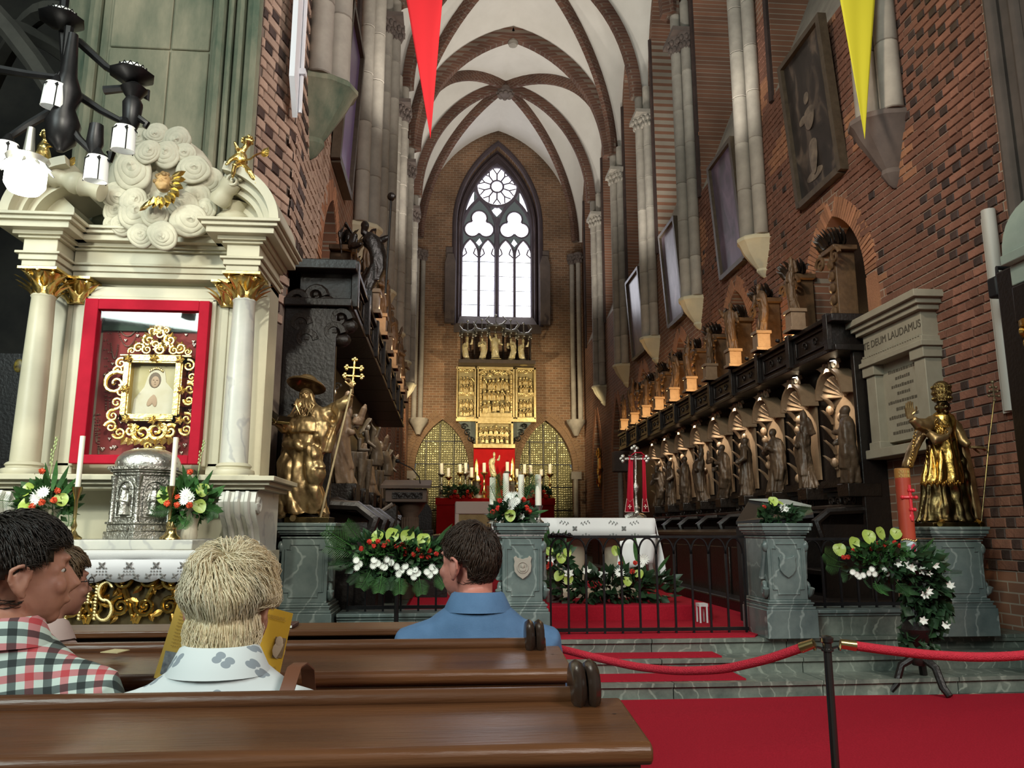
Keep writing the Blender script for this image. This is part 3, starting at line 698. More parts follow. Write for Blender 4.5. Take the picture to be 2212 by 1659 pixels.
mb = MB(); mb.box(-11, 14, 0, -3, 14.3, 16); mb.box(-11.3, 2, 0, -11, 14, 16); struct(mb.build('wall_aisle', DARKW, None, 0))
am = MB()
for k, (dx, r) in enumerate(((0, .14), (.26, .08), (.45, .12))):       # moulded arch from the pier up over the aisle
    am.tube([(-3.35 - dx * .35 - 3.6 * (1 - cos(a)), yp + .3 + dx * .8, 4.2 - dx * .5 + 6.4 * sin(a)) for a in [pi / 2 * i / 16 for i in range(17)]], r, 8)
struct(am.build('trim_2', PIERST, None))
am = MB()
for x0, y0, x1, y1, z in ((-3.4, 8.2, -9, 13.5, 5.2), (-9, 8, -3.5, 13.6, 5.0), (-10.5, 9.5, -4, 9.5, 5.1)):
    am.tube([(lerp(x0, x1, t), lerp(y0, y1, t), z + 3.4 * sin(pi * t)) for t in [i / 20 for i in range(21)]], .13, 6)
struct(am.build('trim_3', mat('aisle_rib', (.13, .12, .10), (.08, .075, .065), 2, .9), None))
# pier and the neighbouring altar cut off by the right edge
mb = MB(); mb.box(XR + .06, 5.6, 0, XR + 2, 6.69, 15); mb.tube([(XR + .02, 6.62, 0), (XR + .02, 6.62, 15)], .07, 8); mb.tube([(XR + .05, 6.36, 0), (XR + .05, 6.36, 15)], .06, 8)
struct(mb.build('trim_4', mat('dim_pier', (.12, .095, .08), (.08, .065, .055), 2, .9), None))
ra = thing('side_altar', 'dark wooden side altar with pale green arched pediment cut off at right edge', 'altar', (4.95, 6.15, 0))
m = MB(); m.box(4.86, 6.1, 0, 5.3, 6.4, 3.55); m.build('body', OAKD, ra, bev=.02)
m = MB()
arcp = [(4.42 + .62 - .62 * cos(a), 3.62 + .66 * sin(a)) for a in [pi / 2 * i / 10 for i in range(11)]] + [(5.6, 4.28), (5.6, 3.62)]
PGR = mat('pale_green_paint', (.42, .50, .42), (.36, .44, .37), 5, .5)
m.prism(arcp, lambda a, b, t: (a + .37, t, b), 5.85, 6.2)
m.prism([(a + .07, b) for a, b in arcp[:-2]] + arcp[-2:], lambda a, b, t: (a + .37, t, b - .05), 5.82, 5.86); m.box(4.77, 5.81, 3.54, 5.6, 6.2, 3.63); m.box(4.85, 5.87, 3.36, 5.6, 6.2, 3.54)
m.build('pediment', PGR, ra, bev=.01)
m = MB(); m.lathe((4.86, 5.98, .4), [(.10, 0), (.085, 2.35)], 12); m.build('column', OAKD, ra)
m = MB(); capital_leafy(m, (4.86, 5.98, 2.75), .085, .26, 8); m.build('capital', GOLD, ra)
m = MB(); m.box(4.80, 5.86, 3.01, 5.3, 6.15, 3.34); m.build('frieze', OAKD, ra, bev=.02)

# ---- pictures, pipe, inscription tablet on the walls
def paint_mat(name, seedv, base, lite, vio):
    m = bpy.data.materials.new(name); m.use_nodes = True; N = m.node_tree.nodes; L = m.node_tree.links; b = N['Principled BSDF']; b.inputs['Roughness'].default_value = .3
    tc = N.new('ShaderNodeTexCoord'); mp = N.new('ShaderNodeMapping'); mp.inputs['Location'].default_value = (seedv, seedv * 2, 0); mp.inputs['Scale'].default_value = (1, 1.5, .9); L.new(tc.outputs['Object'], mp.inputs[0])
    n = N.new('ShaderNodeTexNoise'); n.inputs['Scale'].default_value = 1.6; n.inputs['Detail'].default_value = 5; n.inputs['Distortion'].default_value = 1.2; L.new(mp.outputs[0], n.inputs[0])
    r = N.new('ShaderNodeValToRGB'); e = r.color_ramp.elements; e[0].position = .35; e[0].color = (*base, 1); e[1].position = .72; e[1].color = (*lite, 1); q = e.new(.55); q.color = (*vio, 1)
    L.new(n.outputs[0], r.inputs[0]); L.new(r.outputs[0], b.inputs['Base Color']); return m
PDK = [((.018, .015, .013), (.16, .12, .09), (.035, .028, .025)), ((.05, .045, .06), (.22, .15, .22), (.12, .085, .13)), ((.13, .10, .12), (.30, .22, .27), (.2, .15, .19)), ((.13, .10, .11), (.27, .2, .23), (.19, .14, .17))]
PLAB = ['large dark painting of a pale standing robed figure, nearest on the right wall', 'tall violet tinged painting between the second and third clusters on the right wall', 'pale mauve painting behind the third column cluster on the right wall', 'farthest small mauve painting on the right wall in a dark frame']
for k, (ya, yb) in enumerate(((9.55, 10.75), (13.05, 14.2), (16.75, 17.9), (20.25, 21.6))):
    t = thing('painting', PLAB[k], 'painting', (XR, (ya + yb) / 2, 6.1), 'paintings high on the chancel walls')
    lean = lambda z: XR - .07 - .14 * (z - 6.1) / 2.2
    m = MB(); m.add([(lean(z), y, z) for y, z in ((ya, 6.1), (ya, 8.3), (yb, 8.3), (yb, 6.1))], [(0, 1, 2, 3)])
    m.add([(lean(z) + .05, y, z) for y, z in ((ya, 6.1), (ya, 8.3), (yb, 8.3), (yb, 6.1))], [(3, 2, 1, 0)]); m.build('canvas', paint_mat('canvas_%d' % k, k * 3.1 + 1, *PDK[k]), t, 0)
    m = MB(); w = .09
    for y0, z0, y1, z1 in ((ya - w, 6.05, ya + .01, 8.38), (yb - .01, 6.05, yb + w, 8.38), (ya, 8.3, yb, 8.38), (ya, 6.03, yb, 6.12)):
        m.add([(lean(z) + d, y, z) for d in (-.06, .06) for y, z in ((y0, z0), (y1, z0), (y1, z1), (y0, z1))], [(3, 2, 1, 0), (4, 5, 6, 7), (0, 1, 5, 4), (1, 2, 6, 5), (2, 3, 7, 6), (3, 0, 4, 7)])
    m.build('frame', mat('dark_frame', (.10, .075, .05), (.06, .045, .03), 9, .4), t, 30)
    if k == 0:
        m = MB(); yc = 10.2
        for c, r in (((yc, 6.75), (.05, .13, .42)), ((yc - .02, 7.25), (.05, .16, .24)), ((yc, 7.52), (.05, .08, .10)), ((yc + .18, 7.25), (.05, .12, .07)), ((yc + .05, 6.35), (.05, .25, .08))):
            m.ell((lean(c[1]) - .002, c[0], c[1]), (.006, r[1], r[2]), 12, 8)
        m.build('painted_figure', mat('painted_robe', (.24, .19, .14), (.09, .07, .055), 5, .5), t)
t = thing('painting', 'violet painting tilted out from the left wall behind the near column cluster', 'painting', (XL, 10.6, 6.1), 'paintings high on the chancel walls')
m = MB(); lean = lambda z: XL + .07 + .10 * (z - 6.1) / 2.2
m.add([(lean(z) - d, y, z) for d in (0, .05) for y, z in ((9.75, 6.1), (9.75, 8.3), (10.95, 8.3), (10.95, 6.1))], [(3, 2, 1, 0), (4, 5, 6, 7)]); m.build('canvas', mat('violet_canvas', (.20, .15, .38), (.30, .20, .42), 2, .3), t, 0)
m = MB()
for y0, z0, y1, z1 in ((9.67, 6.05, 9.77, 8.38), (10.93, 6.05, 11.03, 8.38), (9.75, 8.3, 10.95, 8.38), (9.75, 6.02, 10.95, 6.12)):
    m.add([(lean(z) + d, y, z) for d in (-.06, .06) for y, z in ((y0, z0), (y1, z0), (y1, z1), (y0, z1))], [(3, 2, 1, 0), (4, 5, 6, 7), (0, 1, 5, 4), (1, 2, 6, 5), (2, 3, 7, 6), (3, 0, 4, 7)])
m.build('frame', MATS['dark_frame'], t, 30)
GREYP = mat('grey_paint', (.46, .45, .40), None, rough=.5)
t = thing('drain_pipe', 'pale grey boxed pipe running down the patterned brick wall at far right', 'pipe', (XR, 6.85, 2.37))
m = MB(); m.tube([(XR - .09, 6.85, 2.37), (XR - .09, 6.85, 4.35)], .065, 12); m.build('pipe', GREYP, t)
m = MB(); m.box(XR - .05, 6.92, 2.37, XR, 7.02, 4.33); m.build('back_strip', GREYP, t)
t = thing('loudspeaker', 'black small loudspeaker fixed beside the pale pipe at far right', 'loudspeaker', (5.0, 6.35, 3.3))
m = MB(); m.box(4.86, 6.40, 3.34, 4.99, 6.52, 3.53); m.build('case', BLACK, t, bev=.02)
m = MB(); m.tube([(4.93, 6.46, 3.52), (4.93, 6.46, 3.62), (5.36, 6.46, 3.62)], .02, 6); m.build('bracket', BLACK, t)
t = thing('window_blind', 'white rolled blind hanging down the left brick wall near the top', 'blind', (XL, 7.1, 5.35))
m = MB(); m.add([(XL + d, y, z) for d in (.02, .07) for y, z in ((7.0, 5.55), (7.24, 5.25), (7.24, 9.5), (7.0, 9.5))], [(3, 2, 1, 0), (4, 5, 6, 7), (0, 1, 5, 4), (1, 2, 6, 5), (2, 3, 7, 6), (3, 0, 4, 7)])
m.build('slat', mat('blind_white', (.80, .82, .86), None, rough=.5), t, 0)
m = MB(); m.tube([(XL + .09, 7.24, 5.3), (XL + .09, 7.24, 9.5)], .02, 6)
for z in (5.7, 6.6, 7.5): m.box(XL + .06, 7.2, z, XL + .13, 7.28, z + .06)
m.build('edge_rail', MATS['blind_white'], t)
# inscription tablet
TABM = mat('tablet_stone', (.36, .33, .25), (.30, .27, .20), 3, .7, bump=.1)
tb = thing('inscription_tablet', 'grey stone inscription tablet under a moulded cornice on the right brick wall', 'tablet', (XR, 8.5, 2.1))
m = MB(); m.box(XR - .10, 8.1, 2.3, XR, 8.95, 3.25); m.build('panel', TABM, tb)
for a, b in ((7.92, 8.12), (8.93, 9.13)):
    m = MB(); m.box(XR - .2, a, 2.28, XR, b, 3.12); m.box(XR - .23, a - .03, 3.12, XR, b + .03, 3.24); m.box(XR - .22, a - .02, 2.22, XR, b + .02, 2.32); m.build('pilaster', TABM, tb, bev=.008)
m = MB()
for z0, z1, o in ((3.24, 3.3, .26), (3.3, 3.36, .23), (3.36, 3.64, .2), (3.64, 3.70, .26), (3.70, 3.76, .30), (3.76, 3.84, .35)): m.box(XR - o, 7.92 - (o - .2), z0, XR, 9.13 + (o - .2), z1)
m.build('entablature', TABM, tb, bev=.006)
m = MB()
for k in range(24): m.box(XR - .24, 7.93 + k * .05, 3.355, XR - .19, 7.955 + k * .05, 3.375)
m.build('dentils', TABM, tb)
m = MB(); m.box(XR - .26, 7.86, 2.12, XR, 9.19, 2.23); m.build('sill', TABM, tb, bev=.01)
cu = bpy.data.curves.new('txt', 'FONT'); cu.body = 'TE DEUM LAUDAMUS'; cu.size = .125; cu.align_x = 'CENTER'; cu.align_y = 'CENTER'; cu.extrude = .003
to = bpy.data.objects.new('txt', cu); COL.objects.link(to); dg = bpy.context.evaluated_depsgraph_get()
me = bpy.data.meshes.new_from_object(to.evaluated_get(dg)); bpy.data.objects.remove(to)
me.materials.clear(); me.materials.append(mat('carved_letter', (.10, .085, .06), None, rough=.9))
lt = link('lettering', me, tb); lt.rotation_euler = (pi / 2, 0, -pi / 2); lt.location = Vector((XR - .202, 8.525, 3.5)) - org(tb)
m = MB()
for r, wd in enumerate((.55, .3, .42, .26, .62, .28, .6, .36, .55)):
    y = 8.53 - wd / 2
    while y < 8.53 + wd / 2:
        l = .02 + .03 * random.random(); m.box(XR - .103, y, 3.1 - r * .09, XR - .099, y + l, 3.13 - r * .09 + .01 * random.random()); y += l + .012
stuff(m.build('inscription', MATS['carved_letter'], tb, 0))

# ---- carved figures -------------------------------------------------------
def fig_mb(h=1.0, arms=(((.13, .0, .62), (.10, -.14, .58)), ((-.13, 0, .62), (-.10, -.14, .60))), lean=0.0, beard=True, hem=.155, mitre=0, folds=7, wings=0, ph=0.0, bare=False):
    """a robed standing figure facing -Y, feet at the origin"""
    mb = MB(); k = h
    def rng(z, rx, ry, ox=0, oy=0, amp=0, n=28):
        return [((ox + lean * sin(z * pi) * .5 + rx * (1 + amp * cos(folds * a + ph + 2.5 * z)) * cos(a)) * k, (oy + ry * (1 + amp * cos(folds * a + ph + 2.5 * z)) * sin(a)) * k, z * k) for a in [2 * pi * j / n for j in range(n)]]
    if not bare:
        mb.rings([rng(0, hem, hem * .85, amp=.14), rng(.06, hem * .93, hem * .8, amp=.13), rng(.25, .125, .105, amp=.11), rng(.45, .115, .09, amp=.07), rng(.56, .10, .078, amp=.04), rng(.66, .115, .08, amp=.02), rng(.76, .128, .078), rng(.81, .10, .06), rng(.84, .045, .045)])
        mb.rings([rng(.18, .06, .10, .06, -.03, .1), rng(.35, .11, .10, .03, -.02, .1), rng(.55, .125, .10, -.0, -.01, .08), rng(.72, .14, .09, -.01, 0, .05), rng(.80, .10, .07)])
    else:
        for e in (-1, 1): mb.tube([(e * .05 * k, 0, 0), (e * .055 * k, -.01 * k, .06 * k), (e * .06 * k, -.02 * k, .25 * k), (e * .055 * k, 0, .48 * k)], [.03 * k, .03 * k, .05 * k, .075 * k], 8)
        mb.rings([rng(.40, .1, .075), rng(.5, .115, .085, amp=.06), rng(.6, .10, .075), rng(.74, .115, .075), rng(.8, .09, .06), rng(.84, .04, .04)])
    mb.lathe((lean * .02 * k, 0, .80 * k), [(.04 * k, 0), (.036 * k, .08 * k)], 8)
    hx = lean * .06 * k; hc = Vector((hx, -.015 * k, .91 * k))
    mb.ell(hc, (.050 * k, .060 * k, .070 * k), 10, 8); mb.ell(hc + Vector((0, -.058 * k, -.005 * k)), (.011 * k, .016 * k, .020 * k), 6, 5); mb.ell(hc + Vector((0, .012 * k, .02 * k)), (.058 * k, .06 * k, .06 * k), 10, 6)
    if beard: mb.ell(hc + Vector((0, -.045 * k, -.075 * k)), (.034 * k, .03 * k, .06 * k), 8, 6)
    if mitre: mb.rings([[(hc.x + r * cos(a) * k, hc.y + .8 * r * sin(a) * k, hc.z + z * k) for a in [2 * pi * j / 12 for j in range(12)]] for r, z in ((.06, .04), (.066, .1), (.04, .17), (.01, .2))])
    for e, (el, ha) in zip((1, -1), arms):
        s = Vector((e * .115, 0, .775)) * k; el = Vector(el) * k; ha = Vector(ha) * k
        mb.tube([s, s.lerp(el, .5), el, el.lerp(ha, .55), ha], [.05 * k, .052 * k, .048 * k, .045 * k, .038 * k] if not bare else [.04 * k, .036 * k, .032 * k, .028 * k, .022 * k], 8); mb.ell(ha + (ha - el).normalized() * .02 * k, (.024 * k, .024 * k, .028 * k), 7, 6)
    if wings:
        for e in (-1, 1):
            mb.tube([(e * .05 * k, .06 * k, .72 * k), (e * .2 * k, .12 * k, .95 * k), (e * .26 * k, .14 * k, .8 * k), (e * .22 * k, .12 * k, .45 * k)], [.03 * k, .07 * k, .08 * k, .01], 8, .35)
    return mb
def folded(amp, f=26, axis=(0, 0), zmax=9e9):
    def fn(co, no):
        out = co.copy()
        for i in range(len(co)):
            x, y, z = co[i]
            if z > zmax: continue
            a = atan2(y - axis[1], x - axis[0])
            v = abs(sin(a * 5 + 3.2 * nz(x * f * .16, y * f * .16, z * f * .09) + z * 2.2)) + .5 * nz(x * f, y * f, z * f * .6)
            out[i] += no[i] * amp * (v - .5)
        return out
    return fn
ARMS = [(((.15, 0, .62), (.09, -.15, .64)), ((-.14, 0, .60), (-.06, -.15, .52))),
        (((.19, 0, .74), (.22, -.06, .93)), ((-.14, -.02, .6), (-.05, -.13, .60))),
        (((.14, -.03, .6), (.02, -.15, .68)), ((-.14, -.03, .6), (-.02, -.15, .66))),
        (((.15, 0, .62), (.20, -.12, .55)), ((-.2, 0, .72), (-.27, -.08, .84)))]
SAINT = [remesh(fig_mb(1.0, ARMS[k], (.25, -.25, .15, -.1)[k], k != 2, .15, k == 1, 6 + k, 0, k), 'figure', CARVEL, .013, None, folded(.012, 22, zmax=.8), 2, False) for k in range(4)]
PUTTO = [remesh(fig_mb(1.0, ARMS[1 + 2 * k], .5 - k, False, .13, 0, 6, 1, k, True), 'figure', CARVEL, .014, None, None, 2, False) for k in range(2)]
def scroll(mb, c, R, r, turns=1.4, u=(1, 0, 0), w=(0, 0, 1), sgn=1, n=22, a0=0, flat=1.0, seg=6):
    c = Vector(c); u = Vector(u); w = Vector(w); pts = []; rr = []
    for i in range(n + 1):
        t = i / n; a = a0 + sgn * 2 * pi * turns * t; q = R * (1 - .82 * t); pts.append(c + u * (q * cos(a)) + w * (q * sin(a))); rr.append(r * (1 - .45 * t))
    mb.tube(pts, rr, seg, flat); mb.ell(pts[-1], rr[-1] * 1.5, 6, 5); return pts[0]
def leafshape(mb, c, d, up, L, w, curl=.4, n=5):
    c = Vector(c); d = Vector(d).normalized(); up = Vector(up).normalized(); s = d.cross(up); P = []
    for i in range(n + 1):
        t = i / n; q = c + d * (L * t) + up * (L * curl * t * t); ww = w * sin(pi * min(1, .12 + t * .86)) ; P.append([q - s * ww, q - s * ww * .5 + up * w * .25, q + up * w * .45, q + s * ww * .5 + up * w * .25, q + s * ww, q - up * w * .1])
    mb.rings(P)

# ---- choir stalls
def stall(X, sgn, xf, y0, n, pitch, ztop, nm, label):
    """X wall plane, xf canopy front; bays from y0 away from the visitor"""
    y1 = y0 + n * pitch; t = thing('choir_stall', label, 'choir stall', ((X + xf) / 2, (y0 + y1) / 2, ZF))
    B = lambda m, xa, ya, za, xb, yb, zb: m.box(min(xa, xb), ya, za, max(xa, xb), yb, zb)
    m = MB(); B(m, X, y0, ZF, X - sgn * .12, y1, ztop - .1); m.build('back_panel', OAKD, t)
    for k in range(n):                                     # canopy cornice, one panelled section for each bay
        ya, yb = y0 + k * pitch, y0 + (k + 1) * pitch - .012; zz = ztop
        m = MB(); B(m, X, ya, zz - .40, xf, yb, zz - .06); B(m, X, ya, zz - .06, xf - sgn * .05, yb, zz); B(m, X, ya, zz - .46, xf - sgn * .03, yb, zz - .40)
        for a, b, c, d in ((ya + .14, zz - .35, yb - .14, zz - .33), (ya + .14, zz - .13, yb - .14, zz - .11), (ya + .14, zz - .33, ya + .17, zz - .13), (yb - .17, zz - .33, yb - .14, zz - .13)): B(m, xf, a, b, xf - sgn * .025, c, d)
        B(m, xf, ya - .05, zz - .44, xf - sgn * .07, ya + .06, zz + .03)
        m.build('canopy_section', OAKD, t, bev=.008)
        s = MB(); sc = (xf - sgn * .01, (ya + yb) / 2, zz - .23)
        for e in (-1, 1): scroll(s, (sc[0], sc[1] + e * .14, sc[2]), .07, .012, 1.2, (0, e, 0), (0, 0, 1), 1, 14, seg=5)
        stuff(s.build('canopy_ornament', CARVE, t))
    m = MB(); B(m, X, y0 - .08, ZF, (X - sgn * .32 if sgn > 0 else xf + sgn * .12), y0, ztop - .46); m.build('end_panel', OAKD, t, bev=.01)
    m = MB(); B(m, X, y0 - .14, ztop - .46, xf - sgn * .02, y0 + .02, ztop - .38); B(m, X, y0 - .18, ztop - .10, xf - sgn * .06, y0 + .02, ztop); m.build('end_cornice', OAKD, t, bev=.01)
    xs = X - sgn * .85
    for k in range(n + 1):
        m = MB(); B(m, X, y0 + k * pitch - .04, ZF, xs, y0 + k * pitch + .04, 1.35); m.tube([(xs, y0 + k * pitch, 1.2), (xs - sgn * .06, y0 + k * pitch, 1.38), (xs + sgn * .1, y0 + k * pitch, 1.5), (X - sgn * .3, y0 + k * pitch, 1.52)], [.05, .06, .05, .05], 8); m.build('seat_divider', OAKD, t)
        if k < n:
            m = MB(); B(m, X, y0 + k * pitch + .05, .74, xs + sgn * .1, y0 + (k + 1) * pitch - .05, .8); m.build('seat', OAKD, t, bev=.01)
            m = MB(); B(m, X, y0 + k * pitch + .05, 1.5, X - sgn * .55, y0 + (k + 1) * pitch - .05, 1.58); m.tube([(X - sgn * .55, y0 + k * pitch + .03, 1.56), (X - sgn * .55, y0 + (k + 1) * pitch - .03, 1.56)], .03, 6); m.build('back_rail', mat('polished_oak', (.03, .022, .018), None, rough=.18), t)
    return t
RS, PITCHS, RY0 = XR - .06, 1.13, 9.25
sr = stall(XR, 1, 4.75, RY0, 11, PITCHS, 3.93, 'r', 'long dark oak choir stall with lit carved reliefs along the right wall')
sl = stall(XL, -1, -.98, 7.55, 8, 1.115, 3.86, 'l', 'tall black oak choir stall behind the left gilt statue')
# lit niches of the right stall: arched hood, crest, board, bracket
def niche_unit(t, X, sgn, yc, z0):
    m = MB(); xb = X - sgn * .14
    m.prism([(-.33, .05), (.33, .05), (.33, 1.12), (-.33, 1.12)], lambda a, b, d: (xb - sgn * d, yc + .12 + a, z0 + b), 0, .03); m.build('board', CARVEL, t)
    m = MB(); R = []
    for i in range(9):
        th = pi * i / 8; R.append([(xb - sgn * x, yc + .12 - .33 * rr * cos(th), z0 + 1.08 + .33 * rr * sin(th)) for x, rr in ((0, .86), (.20, .96), (.24, 1.0), (.24, 1.12), (0, 1.16))])
    m.rings(R); m.build('arched_hood', CARVEL, t)
    m = MB()
    for i in range(9):
        th = pi * (i + .5) / 9; m.tube([(xb - sgn * .01, yc + .12, z0 + 1.08), (xb - sgn * .06, yc + .12 - .15 * cos(th), z0 + 1.08 + .15 * sin(th)), (xb - sgn * .16, yc + .12 - .28 * cos(th), z0 + 1.08 + .28 * sin(th))], [.01, .03, .045], 6)
    m.build('shell', CARVEL, t)
    m = MB(); zc = z0 + 1.50
    for e in (-1, 1):
        scroll(m, (xb - sgn * .16, yc + .12 + e * .11, zc), .10, .028, 1.3, (0, e, 0), (0, 0, 1), 1, 16); scroll(m, (xb - sgn * .18, yc + .12 + e * .08, zc + .15), .07, .024, 1.2, (0, -e, 0), (0, 0, 1), -1, 14)
        leafshape(m, (xb - sgn * .16, yc + .12 + e * .15, zc - .05), (0, e, .4), (-sgn, 0, 0), .14, .05)
    m.ell((xb - sgn * .18, yc + .12, zc + .2), (.06, .06, .1), 8, 6); m.build('crest', mat('crest_gilt', (.62, .52, .38), (.45, .36, .25), 9, .45, bump=.3, bscale=30), t)
    m = MB()
    for q in range(5): leafshape(m, (xb - sgn * .05, yc + .38 + .05 * nz(q, yc, 0), z0 + .15 + q * .2), (-sgn * .35, .12 * (-1) ** q, .9), (-sgn, 0, 0), .2, .07)
    for q in range(7): m.ell((xb - sgn * .09, yc - .02 + .42 * random.random(), z0 + .1 + .14 * q), (.05, .06, .07), 7, 5)
    stuff(m.build('foliage_drop', CARVEL, t))
    m = MB()
    for dz, o in ((0, .22), (-.05, .27), (-.1, .2), (-.16, .15)): m.box(min(X, xb - sgn * o), yc - .32, z0 + dz - .05, max(X, xb - sgn * o), yc + .52, z0 + dz)
    for q in range(4): scroll(m, (xb - sgn * .16, yc - .2 + q * .2, z0 - .28), .07, .018, 1.2, (0, (-1) ** q, 0), (0, 0, 1), 1, 12, seg=5)
    m.build('bracket', CARVE, t)
SPLAB = ['nearest', 'second', 'third', 'fourth', 'fifth', 'sixth', 'seventh', 'eighth', 'ninth', 'tenth', 'eleventh', 'twelfth']
SK = ['reading from a book', 'raising one arm', 'with clasped hands', 'stretching out one arm']
LAMPM = mat('downlight_lens', (1, 1, 1), None, emit=(1, .97, .88), estr=30)
def fixture(name, label, cat, loc, r, aim, m=None, group=None):
    t = thing(name, label, cat, loc, group); d = Vector(aim).normalized(); q = face_dir(d).to_matrix()
    a = MB(); a.lathe(loc, [(r * .9, -r * 1.2), (r * 1.15, -r), (r * 1.2, 0), (r * 1.02, .002), (r * .98, -r * .3)], 12, R=q); a.build('housing', BLACK, t)
    a = MB(); a.lathe(loc, [(.001, -.004), (r, -.004), (r, 0), (.001, 0)], 12, R=q); a.build('lens', m or LAMPM, t); return t
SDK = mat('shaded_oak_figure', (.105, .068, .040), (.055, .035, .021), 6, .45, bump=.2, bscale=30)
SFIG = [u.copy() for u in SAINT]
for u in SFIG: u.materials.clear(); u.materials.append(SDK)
for k in range(9):
    yc = 9.66 + k * PITCHS
    niche_unit(sr, XR, 1, yc, 1.92)
    t = thing('carved_saint', f'{SPLAB[k]} carved wooden saint of the right stall row, {SK[k % 4]}', 'statue', (4.90, yc - .36, 1.80), 'saints standing in the right choir stall')
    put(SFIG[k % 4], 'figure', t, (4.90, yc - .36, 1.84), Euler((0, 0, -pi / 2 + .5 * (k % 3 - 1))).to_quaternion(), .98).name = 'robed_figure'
    a = MB(); a.box(4.78, yc - .50, 1.68, 5.2, yc - .22, 1.84); a.build('plinth', CARVE, t, bev=.01)
    if k < 2: fixture('downlight', f'{SPLAB[k]} glaring spot lamp under the canopy of the right choir stall', 'lamp', (4.95, yc - .02, 3.45), .035, (0.1, 0, -1), group='spot lamps of the right stall')
    else: fixture('downlight', f'{SPLAB[k]} small spot lamp hidden under the right stall canopy', 'lamp', (4.95, yc + .1, 3.455), .03, (0.1, 0, -1), BLACK, group='spot lamps of the right stall')
    light('stall_spot', 'SPOT', (4.86, yc + .1, 3.43), 75, (1, .90, .74), (5.12, yc + .16, 2.5), .025, spot=64, blend=.5)
# front desk row of the right stall
def desk(name, label, x0, x1, y0, y1, z, zb=ZF):
    t = thing(name, label, 'desk', ((x0 + x1) / 2, (y0 + y1) / 2, zb)); a = MB(); a.box(x0, y0, zb, x1, y1, z - .06); a.build('body', OAKD, t)
    a = MB(); a.prism([(x0 - .05, z - .06), (x1 + .05, z - .02), (x1 + .05, z + .02), (x0 - .05, z - .02)], lambda u, v, s: (u, s, v), y0 - .04, y1); a.build('sloping_top', MATS['polished_oak'], t)
    a = MB(); q = y0 + .1
    while q < y1 - .7: a.box(x0 - .02, q, ZF + .12, x0, q + .7, z - .2); q += .8
    a.build('front_panel', CARVE, t, bev=.01); return t
mb = MB(); mb.box(3.3, 8.9, .36, XR - .02, 20.2, .50); mb.build('platform', OAKD, sr, 0, bev=.02)
desk('choir_desk', 'black choir desk with shiny top in front of the right stall', 3.55, 3.95, 9.0, 19.6, 1.28, .502)
desk('choir_desk', 'black choir desk in shadow in front of the left stall', -.35, .0, 9.4, 16.2, 1.22)
# upper row: figures and pilasters on top of the canopies, warm lamps at their feet
UPM = mat('honey_carving', (.15, .085, .04), (.085, .048, .024), 7, .5, bump=.2, bscale=30)
UFIG = [bpy.data.meshes.new_from_object(link('x', s)) for s in SAINT]
for o in [o for o in COL.objects if o.name.startswith('x')]: bpy.data.objects.remove(o)
for u in UFIG: u.materials.clear(); u.materials.append(UPM)
def upper(X, sgn, yc, z, k, side, dark):
    x = X - sgn * .62
    t = thing('canopy_figure', f'{SPLAB[k]} slender carved figure on a pedestal above the {side} choir stall', 'statue', (x, yc, z), f'figures on top of the {side} stall')
    a = MB(); a.box(x - .1, yc - .1, z, x + .1, yc + .1, z + .26); a.box(x - .12, yc - .12, z + .26, x + .12, yc + .12, z + .31); a.box(x - .13, yc - .13, z, x + .13, yc + .13, z + .05); a.build('pedestal', CARVEL, t, bev=.006)
    s = .70 + .06 * (k % 3)
    put(UFIG[(k * 3 + 1) % 4], 'robed_figure', t, (x, yc, z + .31), Euler((0, 0, -sgn * (pi / 2 - .5) + .4 * (k % 3 - 1))).to_quaternion(), (s * .8, s * .8, s))
    y2 = yc - .5 if side == 'right' else yc + .48
    t = thing('carved_pilaster', f'{SPLAB[k]} carved pilaster with a leafy crown above the {side} choir stall', 'ornament', (X - sgn * .25, y2, z), f'pilasters on top of the {side} stall')
    a = MB(); a.box(min(X - sgn * .03, X - sgn * .3), y2 - .09, z, max(X - sgn * .03, X - sgn * .3), y2 + .09, z + .95); a.box(min(X - sgn * .03, X - sgn * .36), y2 - .18, z + .95, max(X - sgn * .03, X - sgn * .36), y2 + .18, z + 1.02); a.build('shaft', UPM, t, bev=.01)
    a = MB()
    for q in range(5): a.ell((X - sgn * .32, y2, z + .15 + q * .16), (.04, .08, .07), 7, 5)
    for e in (-1, 1): scroll(a, (X - sgn * .36, y2 + e * .2, z + .85), .12, .03, 1.3, (0, e, 0), (0, 0, 1), 1, 14)
    stuff(a.build('foliage_drop', UPM, t))
    a = MB()
    for q in range(40):
        th = random.random() * 2 * pi; ph = random.random(); leafshape(a, (X - sgn * (.26 + .1 * cos(th)), y2 + .2 * sin(th), z + 1.02 + .06 * ph), (-sgn * .4 * cos(th), sin(th) * .7, .7 + ph), (-sgn, 0, .3), .15, .05)
    a.ell((X - sgn * .26, y2, z + 1.12), (.12, .16, .13), 8, 6); a.build('leafy_crown', CARVE, t)
for k in range(10):
    yc = 10.05 + 1.19 * k
    upper(XR, 1, yc, 3.93, k, 'right', 0)
    if k != 2 and k < 9:
        fixture('uplight', f'{SPLAB[k]} small warm lamp on top of the right stall canopy', 'lamp', (XR - .62, yc + .6, 3.97), .03, (.25, 0, 1), mat('warm_lens', (1, .8, .4), None, emit=(1, .72, .3), estr=14), 'warm lamps on the right canopy')
        light('warm_uplight', 'POINT', (XR - .56, yc + .6, 4.06), 18, (1, .60, .24), size=.03)
for k in range(8):
    yc = 8.3 + 1.1 * k
    if k: upper(XL, -1, yc, 3.86, k - 1, 'left', 1)
for k in (1, 3, 5): light('warm_uplight', 'POINT', (XL + .75, 8.9 + 1.1 * k, 4.1), 6, (1, .66, .35), size=.04)
